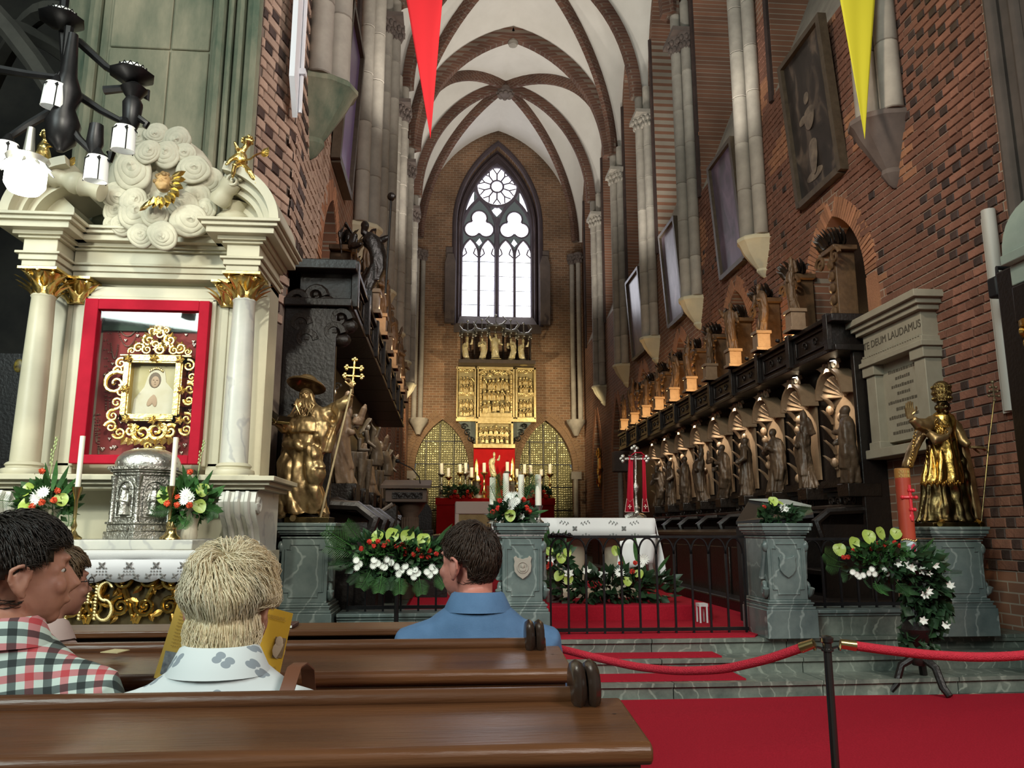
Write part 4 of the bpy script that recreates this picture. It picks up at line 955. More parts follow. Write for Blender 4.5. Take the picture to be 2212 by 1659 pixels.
# angel with a staff at the near end of the left canopy
t = thing('canopy_angel', 'dark winged angel holding a knobbed staff on the left stall canopy', 'statue', (-1.1, 9.3, 3.86))
a = MB(); a.box(-1.25, 9.15, 3.86, -.95, 9.45, 4.1); a.build('pedestal', OAKD, t)
AN = bpy.data.meshes.new_from_object(link('x', remesh(fig_mb(1, (((.2, 0, .72), (.30, -.08, .80)), ((-.15, 0, .6), (-.1, -.14, .6))), .4, False, .14, 0, 6, 1), 'figure', CARVE, .014, None, folded(.01, 22, zmax=.8), 2, False))); bpy.data.objects.remove(bpy.data.objects['x'])
put(AN, 'winged_figure', t, (-1.1, 9.3, 4.1), Euler((0, 0, .5)).to_quaternion(), .95)
a = MB(); a.tube([(-.80, 9.28, 4.1), (-.76, 9.22, 5.3)], .014, 6); a.ell((-.757, 9.215, 5.33), .055, 8, 6); a.build('staff', CARVE, t)
# lit figures inside the left stall
LF = [(8.9, 0), (9.9, 1), (10.9, 0), (11.9, 1), (12.9, 0), (13.9, 1), (14.9, 0)]
PALE = mat('pale_limewood', (.20, .155, .10), (.11, .08, .052), 6, .45, bump=.2, bscale=30)
PM = [bpy.data.meshes.new_from_object(link('x', s)) for s in PUTTO]
for o in [o for o in COL.objects if o.name.startswith('x')]: bpy.data.objects.remove(o)
for u in PM: u.materials.clear(); u.materials.append(PALE)
for k, (y, q) in enumerate(LF):
    t = thing('carved_figure', f'{SPLAB[k]} pale carved figure with raised arm inside the left choir stall', 'statue', (-1.15, y, 1.72), 'figures inside the left choir stall')
    put((PM[q] if k % 3 else SAINT[1]), 'figure', t, (-1.15, y, 1.78), Euler((0, 0, .9 - .5 * q)).to_quaternion(), .95).name = 'body'
    a = MB(); a.box(-1.5, y - .2, 1.6, -1.0, y + .2, 1.78)
    for j in range(3): scroll(a, (-1.02, y - .25 + j * .25, 1.66), .09, .02, 1.2, (0, (-1) ** j, 0), (0, 0, 1), 1, 12, seg=5)
    a.build('bracket', CARVE, t)
    light('stall_spot', 'SPOT', (-1.02, y - .1, 3.3), 18, (1, .93, .80), (-1.3, y + .1, 2.2), .025, spot=60, blend=.5)
# silvered ornaments added as glints, and clouds, on the left stall's near end
CR = mat('silvered_carving', (.70, .68, .60), None, rough=.25, metal=1)
for k, (px, py, y, s) in enumerate(((636, 768, 7.9, .10), (697, 672, 8.2, .06), (695, 800, 8.6, .09), (722, 842, 9.2, .08), (740, 880, 9.8, .07), (772, 918, 10.6, .06), (785, 935, 11.2, .05))):
    p = aY(px, py, y); a = MB()
    for e in (-1, 1): scroll(a, p + Vector((e * s * .4, 0, s * .5)), s * .6, s * .16, 1.2, (e, 0, 0), (0, 0, 1), 1, 14)
    a.ell(p - Vector((0, 0, s * .4)), (s * .35, s * .3, s * .7), 8, 6); a.build('silver_crest', CR, sl)
a = MB()
for px, py in ((640, 650), (680, 640), (700, 665), (648, 700), (660, 735), (720, 720), (735, 690)):
    p = aY(px, py, 7.5); scroll(a, p, .10, .05, 1.1, (1, 0, 0), (0, 0, 1), 1, 14); a.ell(p + Vector((.08, .03, -.06)), (.09, .06, .07), 8, 6)
a.build('carved_clouds', CARVE, sl)
# ================================================================== FLOWERS (shared meshes)
def petal_mesh(n, L, w, lift, nm, m, core=None):
    mb = MB()
    for k in range(n):
        a = 2 * pi * k / n; leafshape(mb, (0, 0, .0), (cos(a), sin(a), lift), (0, 0, 1), L, w, .25, 3)
    mb.ell((0, 0, .02), (.16, .16, .10), 8, 5); return mb.mesh(nm, m, 60)
def anth():
    mb = MB(); R = []
    for i in range(7):
        t = i / 6; ring = []
        for j in range(20):
            a = 2 * pi * j / 20; r = (1 - .22 * cos(a) ** 6 * (1 if cos(a) > 0 else 0) + .20 * (max(0, -cos(a)) ** 6)) * t
            ring.append((r * sin(a) * .92, -r * cos(a) * -1.0, .16 * t * t - .05 * cos(a) * t + .05 * sin(6 * a) * t * .4))
        R.append(ring)
    mb.rings(R, caps=False); mb.rings([[(x, y, z - .03) for x, y, z in r] for r in reversed(R)], caps=False)
    mb.tube([(0, .05, 0), (0, .10, .22), (0, .2, .5)], [.05, .07, .05], 7); return mb.mesh('anthurium', LIME, 60)
def carn(m, nm):
    mb = MB(); mb.ell((0, 0, 0), (.8, .8, .7), 12, 8)
    for k in range(26):
        th = random.random() * 2 * pi; u = random.random() ** .7; d = Vector((cos(th) * sqrt(1 - u * u), sin(th) * sqrt(1 - u * u), u)); leafshape(mb, d * .35, d + Vector((nz(k, 0, 0), nz(0, k, 0), 0)) * .5, d.orthogonal(), .62, .34, .3, 2)
    return mb.mesh(nm, m, 60)
def palm(nm, m, n=16, L=1, w=.035, droop=.35, lf=.42):
    mb = MB(); pts = [Vector((0, -droop * (t ** 2), t * L * (1 - .12 * t))) for t in [i / 10 for i in range(11)]]
    mb.tube(pts, [.014] * 10 + [.005], 5)
    for k in range(n):
        t = .12 + .86 * k / n; p = Vector((0, -droop * t * t, t * L * (1 - .12 * t)))
        for e in (-1, 1): leafshape(mb, p, (e, -.12, .62), (0, 1, 0), lf * (1 - .62 * t) * (.45 + .75 * min(1, t * 3)), w * .42, -.3, 3)
    return mb.mesh(nm, m, 60)
def blade(nm, m):
    mb = MB(); leafshape(mb, (0, 0, 0), (0, 0, 1), (0, 1, 0), 1, .09, -.2, 5); return mb.mesh(nm, m, 60)
ANTH = anth(); CARN = carn(REDF, 'carnation'); CARNO = carn(ORANGEF, 'carnation'); DAISY = petal_mesh(14, 1, .16, .12, 'chrysanthemum', WHITEF); LILY = petal_mesh(6, 1, .32, .45, 'white_lily', WHITEF)
PALMF = palm('palm_leaf', GREEN, 15, 1, .024); FERN = palm('fern_leaf', GREEND, 17, 1, .026, .5, .3); BLADE = blade('blade_leaf', GREEN)
sp_ = MB(); sp_.tube([(0, 0, 0), (.01, 0, .5), (.05, 0, .95), (.09, 0, 1)], [.012, .012, .006, .003], 5)
for k in range(14): sp_.ell((.004 * k * (k > 7) + .018 * (-1) ** k, -.012, .42 + k * .04), (.016, .016, .034), 6, 5)
SPIKE = sp_.mesh('flower_spike', mat('pale_bud', (.40, .48, .22), None, rough=.6), 60)
def leafmass(n, c, r, m, parent, nm='foliage', L=.09, w=.028, seed=1, down=0.0):
    rg = random.Random(seed); mb = MB()
    for k in range(n):
        d = Vector((rg.gauss(0, 1), rg.gauss(0, 1), rg.gauss(0, 1))).normalized(); q = rg.random() ** .4
        p = Vector(c) + Vector((d.x * r[0], d.y * r[1], d.z * r[2])) * q
        dd = (d + Vector((0, -.3, .2 - down))).normalized(); u = dd.orthogonal(); s = .6 + .8 * rg.random(); v = dd.cross(u)
        a = rg.random() * 6.3; u = u * cos(a) + v * sin(a); v = dd.cross(u); l = L * s; ww = w * s
        mb.add([p, p + dd * l * .45 + v * ww, p + dd * l + u * l * .15, p + dd * l * .45 - v * ww, p + dd * l * .45 + u * ww * .5], [(0, 1, 4), (1, 2, 4), (2, 3, 4), (3, 0, 4)])
    return stuff(mb.build(nm, m, parent, 180))
FM = {'a': (ANTH, 'anthurium'), 'c': (CARN, 'carnation'), 'o': (CARNO, 'carnation'), 'd': (DAISY, 'chrysanthemum'), 'l': (LILY, 'white_lily'), 'p': (PALMF, 'palm_leaf'), 'f': (FERN, 'fern_leaf'), 'b': (BLADE, 'blade_leaf'), 's': (SPIKE, 'flower_spike')}
def flowers(t, items, y, seed=3):
    """items: (kind, px, py, size in px, depth offset[, direction])"""
    rg = random.Random(seed)
    for it in items:
        k, px, py, s, dy = it[:5]; p = aY(px, py, y + dy); sc = s * (y + dy) / FPX
        if len(it) > 5: d = Vector(it[5])
        else: d = Vector((-.15 + rg.uniform(-.3, .3), -1, .25 + rg.uniform(-.3, .3)))
        if k == 'a': q = Vector(d).normalized().to_track_quat('Z', 'Y') @ Euler((0, 0, rg.uniform(-.5, .5))).to_quaternion()
        elif k in 'pfbs':
            z = Vector(d).normalized(); f = Vector((0, -1, 0)) - z * Vector((0, -1, 0)).dot(z)
            f = f.normalized() if f.length > .05 else z.orthogonal(); M = Matrix((f.cross(z) * -1, f * -1, z)).transposed(); q = M.to_quaternion()
        else: q = face_dir(d, rg.uniform(0, 6))
        put(FM[k][0], FM[k][1], t, p, q, sc)

# ================================================================== HIGH ALTAR AT THE EAST WALL
YA = 30.1
def E_(px, py, dy=0): return aY(px, py, YA + dy)
def ebox(m, x0, y0, x1, y1, d0, d1):
    a = E_(x0, y1); b = E_(x1, y0); m.box(a.x, YA + d0, a.z, b.x, YA + d1, b.z); return m
def crowd(mb, px0, py0, px1, py1, rows, n, dep=-.05, hpx=22, seed=1):
    rg = random.Random(seed)
    for r in range(rows):
        for k in range(n):
            x = lerp(px0, px1, (k + .5 + rg.uniform(-.2, .2)) / n); y = lerp(py0, py1, (r + .45 + rg.uniform(-.1, .1)) / rows)
            p = E_(x, y); s = hpx * 30 / FPX * rg.uniform(.85, 1.1); p.y += dep - .05 * r
            mb.ell(p + Vector((0, -.02, s * .34)), (s * .13, s * .13, s * .16), 7, 6)
            mb.lathe(p, [(s * .26, -s * .6), (s * .20, -s * .2), (s * .24, s * .05), (s * .10, s * .2)], 8, 1, .55)
            for e in (-1, 1): mb.tube([p + Vector((e * s * .2, 0, s * .08)), p + Vector((e * s * .3 * rg.uniform(.4, 1.2), -.08, -s * .1)), p + Vector((e * s * .1, -.13, s * rg.uniform(-.2, .2)))], s * .06, 5)
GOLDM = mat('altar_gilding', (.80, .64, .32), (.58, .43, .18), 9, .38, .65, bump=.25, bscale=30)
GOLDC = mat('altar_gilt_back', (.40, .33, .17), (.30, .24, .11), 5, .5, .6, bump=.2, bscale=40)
tp = thing('gilded_triptych', 'gilded winged altarpiece with relief figures hung above the red dorsal cloth', 'altarpiece', E_(1071, 908))
for nm, x0, x1 in (('left_wing', 985, 1028.5), ('centre_panel', 1030, 1111.5), ('right_wing', 1113, 1157)):
    y0 = 793.5 + (x0 - 985) * .018; y1 = 906 + (x0 - 985) * .008
    f = MB(); w = 4.5
    ebox(f, x0, y0, x0 + w, y1, -.16, .05); ebox(f, x1 - w, y0, x1, y1, -.16, .05); ebox(f, x0, y0, x1, y0 + w, -.16, .05); ebox(f, x0, y1 - w, x1, y1, -.16, .05)
    fr = f.build(nm, GOLDM, tp, 30, bev=.015)
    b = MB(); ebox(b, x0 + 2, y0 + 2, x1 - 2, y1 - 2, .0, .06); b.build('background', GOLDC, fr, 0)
    r = MB()
    if nm == 'centre_panel':
        ebox(r, x0 + 6, y1 - 12, x1 - 6, y1 - 5, -.2, 0)
        crowd(r, x0 + 12, y0 + 24, x1 - 12, y1 - 14, 3, 6, -.1, 24, 4)
        r.build('relief_figures', GOLDM, fr)
        c = MB()
        for k in range(16): p = E_(lerp(x0 + 9, x1 - 9, k / 15), y0 + 13 + 4 * sin(k * 1.7)); scroll(c, p + Vector((0, -.12, 0)), .09, .022, 1.2, (1, 0, 0), (0, 0, 1), (-1) ** k, 10, k, 1, 5)
        for e in (x0 + 8, x1 - 8):
            p0, p1 = E_(e, y1 - 10), E_(e, y0 + 18); c.tube([p0 + Vector((0, -.1, 0)), p1 + Vector((0, -.1, 0))], .06, 7)
            for k in range(8): c.ell(p0.lerp(p1, k / 8) + Vector((0, -.14, 0)), .06, 6, 5)
        ap = [E_(lerp(x0 + 4, x1 - 4, t), y0 + 4 + 9 * abs(2 * t - 1) ** 3) + Vector((0, -.14, 0)) for t in [i / 16 for i in range(17)]]; c.tube(ap, .045, 6)
        c.build('tracery_crown', GOLDM, fr)
    else:
        ym = (y0 + y1) / 2 + 2; ebox(r, x0 + 5, ym - 4, x1 - 5, ym + 3, -.12, 0)
        crowd(r, x0 + 8, y0 + 22, x1 - 8, ym - 5, 2, 4, -.06, 17, x0); crowd(r, x0 + 8, ym + 10, x1 - 8, y1 - 5, 2, 4, -.06, 17, x1)
        r.build('relief_figures', GOLDM, fr)
        c = MB()
        for yy in (y0 + 9, ym):
            for k in range(9): scroll(c, E_(lerp(x0 + 8, x1 - 8, k / 8), yy) + Vector((0, -.12, 0)), .07, .018, 1.1, (1, 0, 0), (0, 0, 1), (-1) ** k, 9, k, 1, 5)
        c.build('tracery_crown', GOLDM, fr)
pr = thing('predella', 'small gilded relief of figures at a table on a shelf below the winged altarpiece', 'altarpiece', E_(1068, 964))
m = MB(); ebox(m, 1027, 912, 1032, 962, -.2, .1); ebox(m, 1103, 912, 1108, 962, -.2, .1); ebox(m, 1027, 912, 1108, 916, -.2, .1); ebox(m, 1022, 961, 1112, 969, -.28, .15); m.build('frame', GOLDM, pr, 30, bev=.01)
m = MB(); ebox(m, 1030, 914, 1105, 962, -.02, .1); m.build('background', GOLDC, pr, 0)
m = MB(); crowd(m, 1034, 922, 1101, 941, 1, 6, -.1, 22, 8); crowd(m, 1038, 941, 1098, 958, 1, 6, -.16, 16, 9); ebox(m, 1036, 939, 1099, 942, -.16, 0); m.build('relief_figures', GOLDM, pr)
for e, a in ((1, (990, 1027)), (-1, (1150, 1108))):
    m = MB(); p = [E_(a[0], 911), E_(a[1], 911), E_(a[1], 958), E_(a[1] - e * 8, 948), E_(a[0] + e * 8, 920)]
    m.prism([(q.x, q.z) for q in (p if e > 0 else p[::-1])], lambda u, v, s: (u, YA + s, v), .05, .12)
    m.build('side_bracket', mat('blue_grey_paint', (.13, .16, .15), (.09, .11, .10), 4, .6), pr, 30)
m = MB()
for e, x in ((1, 1014), (-1, 1121)):
    for k in range(3): scroll(m, E_(x + e * (k * 8 - 12), 922 + k * 13) + Vector((0, -.05, 0)), .13, .03, 1.3, (e, 0, 0), (0, 0, 1), 1, 14, k, 1, 5)
stuff(m.build('iron_scrolls', IRON, pr))
m = MB(); ebox(m, 985, 907, 1157, 911, -.2, .3); m.build('shelf', GOLDM, pr)
tag(ebox(MB(), 1022, 968, 1112, 1082, -.1, .0).build('dorsal_cloth', REDCLOTH, None, 0, bev=.02), 'bright red dorsal cloth hanging below the gilded predella', 'cloth')
# five statues on brackets with crowns over them
SILV = mat('pale_gilt', (.66, .60, .42), (.55, .45, .20), 5, .4, .3, bump=.3, bscale=24)
S5 = []
for k in range(4):
    q = SAINT[k].copy(); q.materials.clear(); q.materials.append(SILV); S5.append(q)
LB5 = ['leftmost', 'second from left', 'central tallest', 'second from right', 'rightmost']
for k, (px, py, hp) in enumerate(((1010, 779, 50), (1041, 778, 52), (1071, 776, 60), (1103, 779, 52), (1131, 782, 48))):
    p = E_(px, py, -.5); t = thing('bracket_statue', f'{LB5[k]} of five pale gilt statues standing over the winged altarpiece', 'statue', p, 'statues above the altarpiece')
    put(S5[(k + 1) % 4], 'robed_figure', t, p, Euler((0, 0, .3 * (k % 3 - 1))).to_quaternion(), hp * 29.6 / FPX)
    m = MB(); m.lathe(p, [(.16, -.13), (.14, -.10), (.2, -.06), (.26, -.04), (.26, 0)], 8); m.build('bracket', GOLDC, t)
    m = MB(); c = E_(px, py - hp - 8, -.5); s = 1.25 if k == 2 else 1
    for a in range(8): an = 2 * pi * a / 8; m.tube([c + Vector((.3 * s * cos(an), .3 * s * sin(an), -.04)), c + Vector((.3 * s * cos(an), .3 * s * sin(an), .12))], .03, 5); m.ell(c + Vector((.3 * s * cos(an), .3 * s * sin(an), -.08)), .045, 6, 5)
    m.lathe(c, [(.28 * s, -.03), (.33 * s, -.03), (.33 * s, .04), (.28 * s, .04)], 16)
    for e in (-1, 1): m.tube([c + Vector((0, -.1, .05)), c + Vector((e * .2 * s, -.15, .1)), c + Vector((e * .32 * s, -.12, .28)), c + Vector((e * .2 * s, -.12, .45))], [.05, .045, .035, .02], 6)
    m.tube([c, c + Vector((0, 0, .5))], .02, 5); m.ell(c + Vector((0, 0, .5)), .05, 6, 5); m.build('canopy_crown', SILVER, t)
t = thing('statue_backboard', 'dark brown pinnacled board behind the five statues', 'board', E_(1071, 786))
for px in (996, 1025, 1056, 1087, 1117, 1145): ebox(MB(), px - 2, 712, px + 2, 787, -.1, .2).build('pinnacle', mat('brown_wood', (.06, .04, .03), (.04, .028, .02), 6, .6), t, 30, bev=.02)
m = MB(); ebox(m, 990, 787.5, 1152, 792, -.78, .3); m.build('ledge', MATS['brown_wood'], t)
# red altar, candles, busts, plants
YH = 28.4
def H_(px, py, dy=0): return aY(px, py, YH + dy)
t = thing('high_altar', 'high altar wrapped in red cloth against the east wall', 'altar', (H_(1070, 1100).x, 29, ZF))
a = H_(943, 1077); b = H_(1197, 1077)
m = MB(); m.box(a.x, YH, ZF, b.x, YH + 1.2, a.z - .03); m.build('cloth_front', REDCLOTH, t, 0, bev=.02)
m = MB(); m.box(a.x - .04, YH - .04, a.z - .03, b.x + .04, YH + 1.2, a.z + .02); m.box(a.x - .035, YH - .045, a.z - .22, b.x + .035, YH - .03, a.z); m.build('cloth_top', REDCLOTH, t, 0, bev=.02)
zt = a.z + .02
CL = ['first', 'second', 'third', 'fourth', 'fifth', 'sixth', 'seventh', 'eighth', 'ninth', 'tenth', 'eleventh', 'twelfth']
for k, (px, y0, y1) in enumerate(((954, 1001, 1023), (969, 1011, 1030), (994, 1003, 1021), (1006, 1000, 1021), (1019, 1010, 1031), (1046, 1000, 1020), (1096, 998, 1018), (1117, 1013, 1031), (1133, 1003, 1023), (1146, 1005, 1023), (1169, 1014, 1027), (1188, 1003, 1023))):
    dy = .25 + .3 * (k % 2); p0 = H_(px, y0, dy); p1 = H_(px, y1, dy); t = thing('altar_candlestick', f'{CL[k]} tall brass candlestick with a white candle from the left on the red high altar', 'candlestick', (p1.x, p1.y, zt), 'candlesticks on the red altar')
    m = MB(); m.tube([p1, p0], .062, 8); m.build('candle', WAX, t)
    h = p1.z - zt; m = MB(); m.lathe((p1.x, p1.y, zt), [(.19, 0), (.19, .03), (.10, .08), (.05, .14), (.09, .22), (.045, .3), (.03, h * .5), (.07, h * .55), (.03, h * .62), (.035, h * .85), (.13, h * .96), (.13, h)], 10); m.build('holder', BRASS if k % 3 else SILVER, t)
for k, (px, y0, y1) in enumerate(((1029, 990, 1040), (1068, 984, 1030), (1107, 988, 1040))):
    p = H_(px, y1, .7); s = (y1 - y0) * (YH + .7) / FPX; t = thing('reliquary', f"{('left gilded pyramid reliquary', 'silver bust of a crowned figure', 'right gilded pyramid reliquary')[k]} in front of the red dorsal cloth", 'reliquary', (p.x, p.y, zt))
    if k == 1:
        put(S5[1], 'bust', t, p, None, s * 1.05); m = MB(); m.lathe((p.x, p.y, zt), [(.3, 0), (.3, .1), (.16, .2), (.12, p.z - zt - .1), (.22, p.z - zt)], 12); m.build('stand', BRASS, t)
    else:
        m = MB(); m.lathe(p, [(.16, 0), (.17, s * .1), (.09, s * .3), (.07, s * .7), (.04, s * .85), (.0, s)], 8); m.build('spire', GOLDB, t); m = MB(); m.lathe((p.x, p.y, zt), [(.3, 0), (.3, .12), (.14, .25), (.2, .5), (.12, p.z - zt - .1), (.2, p.z - zt)], 10); m.build('stand', SILVER, t)
for k, (px, w) in enumerate(((983, 44), (1010, 30), (1150, 24), (1175, 18))):
    p = H_(px, 1062, .1); t = thing('altar_plant', f"{('leftmost leafy plant with red blooms', 'second leafy plant with small red blooms', 'leafy plant right of the tall candles', 'rightmost leafy plant')[k]} on the red altar", 'plant', (p.x, p.y, zt)); m = MB(); m.lathe((p.x, p.y, zt), [(.1, 0), (.14, .16), (.13, .16)], 10); m.build('pot', REDCLOTH, t)
    leafmass(150, (p.x, p.y, zt + .24), (w * .011, .18, .18), GREEND, t, L=.12, w=.035, seed=k + 3)
    flowers(t, [('c', px + dx, 1072 + dy, 4.5, -.1) for dx, dy in ((-9, 2), (6, 1), (0, -10))], YH, k)
# small gilt-fronted table with a white cloth, in front of the high altar
t = thing('credence_table', 'small table with gilded front and white cloth before the red altar', 'table', (1.6, 20.6, ZF))
a = aY(988, 1086, 20); b = aY(1090, 1140, 20)
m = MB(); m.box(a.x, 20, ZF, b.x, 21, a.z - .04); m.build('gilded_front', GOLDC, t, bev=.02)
m = MB(); m.box(a.x - .05, 19.95, a.z - .28, b.x + .05, 21.05, a.z + .03); m.box(a.x - .06, 19.96, ZF, a.x + .04, 20.4, a.z); m.build('white_cloth', LINEN, t, bev=.02)
# carved cartouche and bracket lamp on the far right wall
t = thing('wall_cartouche', 'gilded scrolled cartouche on the far end of the right wall', 'ornament', (XR - .1, 27.2, 3.2)); m = MB()
for z, s in ((3.9, 1), (3.4, -1), (2.9, 1)): scroll(m, (XR - .08, 27.2, z), .25, .06, 1.2, (0, s, 0), (0, 0, 1), s, 16)
m.ell((XR - .06, 27.2, 3.4), (.06, .25, .75), 10, 8); m.build('scrolls', GOLD, t)
t = thing('wall_pillar', 'thin stone colonnette with a carved block near the far right niche', 'column', (4.95, 22.6, ZF)); m = MB(); m.lathe((4.95, 22.6, ZF), [(.09, 0), (.07, .1), (.07, 2.6)], 10); m.build('shaft', STONE, t); m = MB(); m.box(4.75, 22.4, 2.96, 5.2, 22.8, 3.55); m.build('carved_block', STONED, t, bev=.03)
# ================================================================== ALTAR TABLE, AMBO, CROSS
t = thing('altar_table', 'stone altar table under an embroidered white cloth on the red dais', 'altar', (1.8, 9.4, .52))
p0 = aY(1070, 1122, 8.9); p1 = aY(1412, 1122, 8.9); zt = p1.z
EMB = mat('embroidery_grey', (.20, .21, .20), None, rough=.9)
m = MB(); m.box(p0.x, 8.98, zt - .16, p1.x - .02, 9.9, zt - .02); m.build('table_top', STONED, t, bev=.01)
for x in (1.45, 2.0):
    m = MB(); m.lathe((x, 9.4, .52), [(.26, 0), (.26, .06), (.18, .12), (.15, .35), (.2, .6), (.26, .70), (.26, .74)], 14, 1, .8); m.build('support', STONEW, t)
m = MB(); P = []
xs = [lerp(p0.x - .04, p1.x + .02, i / 40) for i in range(41)]
def fr(x): return .004 * sin(x * 23) + .006 * nz(x * 3, 0, 2)
for dz, yy in ((0, 9.92), (.003, 8.96), (-.01, 8.93), (-.10, 8.925), (-.205, 8.92)): P.append([(x, yy + (fr(x) if dz < 0 else 0), zt + .012 + dz + (.008 * abs(sin(x * 11)) if dz < -.2 else 0)) for x in xs])
m.grid(P); cl = m.build('white_cloth', LINEN, t, 60, solid=.006)
m = MB(); P = []                                           # the long end of the cloth hanging at the right
for i in range(13):
    s = i / 12; P.append([(p1.x + .02 + .10 * s + .05 * s * sin(j * 1.3 + 3 * s) + .02 * j * s / 4, lerp(8.93, 9.9, j / 16) + .03 * sin(j * 1.9) * s, zt + .01 - .62 * s - .10 * s * (1 - j / 16)) for j in range(17)])
m.grid(P); m.build('cloth_fall', LINEN, t, 60, solid=.006)
m = MB()
for c in (.3, .86, 1.42, 1.98, 2.3):
    if not p0.x < c < p1.x - .05: continue
    for a in range(4): an = pi / 4 + a * pi / 2; leafshape(m, (c, 8.915, zt - .10), (cos(an), 0, sin(an)), (0, -1, 0), .035, .012, 0, 2)
    for e in (-1, 1):
        for q in range(6): leafshape(m, (c + e * (.07 + q * .018), 8.915, zt - .05 + q * .005), (e * .5, 0, .9 - 1.8 * (q % 2)), (0, -1, 0), .026, .006, 0, 2)
        for q in range(3): m.ell((c + e * (.09 + q * .035), 8.913, zt - .175 + .012 * (q % 2)), (.010, .003, .014), 6, 4)
stuff(m.build('embroidery', EMB, cl))
m = MB(); P = [[(1.92 + .42 * j / 8 - .05 * i / 6, 8.86 + .02 * sin(j), 1.16 - .32 * i / 6 + .08 * j / 8) for j in range(9)] for i in range(7)]; m.grid(P)
tag(m.build('folded_banner', LINEN, None, 60, solid=.008), 'plain white cloth panel hanging slanted under the altar table front', 'cloth')
yf = 8.55
t = thing('flower_garland', 'long low garland of white and lime flowers in front of the altar table', 'flowers', (1.75, yf, .52))
leafmass(420, (1.72, yf, .68), (.78, .15, .17), GREEND, t, L=.12, w=.03, seed=9)
flowers(t, [('l', 1228, 1240, 13, -.1), ('l', 1266, 1236, 12, -.1), ('l', 1305, 1243, 13, -.1), ('d', 1338, 1238, 12, -.12), ('l', 1190, 1210, 10, 0), ('d', 1390, 1208, 13, -.05), ('d', 1385, 1220, 9, -.05), ('a', 1208, 1243, 12, -.1), ('a', 1228, 1250, 11, -.12), ('a', 1330, 1188, 11, 0), ('a', 1212, 1205, 12, 0), ('a', 1225, 1192, 10, 0), ('a', 1380, 1239, 11, -.1), ('a', 1355, 1255, 11, -.14), ('c', 1188, 1218, 7, -.1), ('c', 1366, 1235, 7, -.1), ('c', 1372, 1216, 6, -.1), ('c', 1340, 1217, 6, 0), ('b', 1376, 1215, 60, 0, (-.1, 0, 1)), ('b', 1350, 1225, 50, 0, (-.4, 0, 1)), ('f', 1380, 1250, 45, 0, (.6, -.2, .3)), ('f', 1200, 1250, 45, 0, (-.6, -.2, .3)), ('f', 1300, 1255, 40, -.1, (.1, -.6, .1)), ('b', 1420, 1235, 44, 0, (.6, 0, .8))], yf, 5)
t = thing('flower_vase', 'tall arrangement of lime anthuriums beside the middle pedestal under the altar', 'flowers', (1.15, 8.7, .52)); m = MB(); m.lathe((1.15, 8.7, .52), [(.08, 0), (.1, .1), (.07, .3), (.09, .34)], 12); m.build('vase', STONED, t)
leafmass(90, (1.15, 8.7, .98), (.13, .12, .22), GREEND, t, L=.13, w=.03, seed=19); flowers(t, [('a', 1186, 1190, 10, -.1), ('l', 1200, 1212, 11, -.1), ('b', 1182, 1200, 70, 0, (.0, 0, 1)), ('b', 1192, 1205, 62, 0, (.25, 0, 1)), ('c', 1180, 1225, 7, -.1)], 8.7, 6)
# crucifix with red stole on the altar table
pc = aY(1375, 1112, 9.5); t = thing('altar_cross', 'silver altar cross draped with a red stole at the right end of the table', 'crucifix', (pc.x, 9.5, zt))
S_ = lambda px, py, dy=0: aY(px, py, 9.5 + dy)
m = MB(); h = S_(1375, 970).z - zt; q = (pc.x, 9.5, zt + .012)
m.lathe(q, [(.10, 0), (.10, .02), (.05, .05), (.035, .10), (.05, .13), (.022, .17), (.016, h * .35), (.045, h * .42), (.045, h * .46), (.016, h * .52), (.014, h * .8)], 12)
for k in range(3): a = 2 * pi * k / 3 - pi / 2; m.tube([(pc.x, 9.5, zt + .07), (pc.x + .1 * cos(a), 9.5 + .1 * sin(a), zt + .05), (pc.x + .13 * cos(a), 9.5 + .13 * sin(a), zt + .03)], [.03, .03, .035], 6)
m.build('stem', SILVER, t)
m = MB(); c = Vector((pc.x, 9.5, zt + h * .86)); m.tube([c - Vector((0, 0, .2)), c + Vector((0, 0, .11))], .020, 6); m.tube([c - Vector((.13, 0, 0)), c + Vector((.13, 0, 0))], .020, 6)
for e in ((.14, 0), (-.14, 0), (0, .12)):
    for a in range(3): an = atan2(e[1], e[0]) + (a - 1) * 1.3; m.ell(c + Vector((e[0] + .03 * cos(an), 0, e[1] + .03 * sin(an))), (.026, .014, .026), 7, 5)
m.build('cross', SILVER, t)
m = MB(); m.tube([c + Vector((0, -.03, .03)), c + Vector((0, -.035, -.12))], [.014, .01], 6); m.tube([c + Vector((-.09, -.03, .04)), c + Vector((0, -.03, .02)), c + Vector((.09, -.03, .04))], .007, 5); m.ell(c + Vector((0, -.04, .05)), .016, 6, 5); m.build('corpus', SILVER, t)
st = tag(MB().add([], []).build('stole_root', REDCLOTH), 'red stole with pale crosses hanging on both sides of the silver cross', 'cloth'); bpy.data.objects.remove(st)
st = thing('red_stole', 'red stole with pale crosses hanging on both sides of the silver altar cross', 'cloth', (pc.x, 9.48, zt + .1))
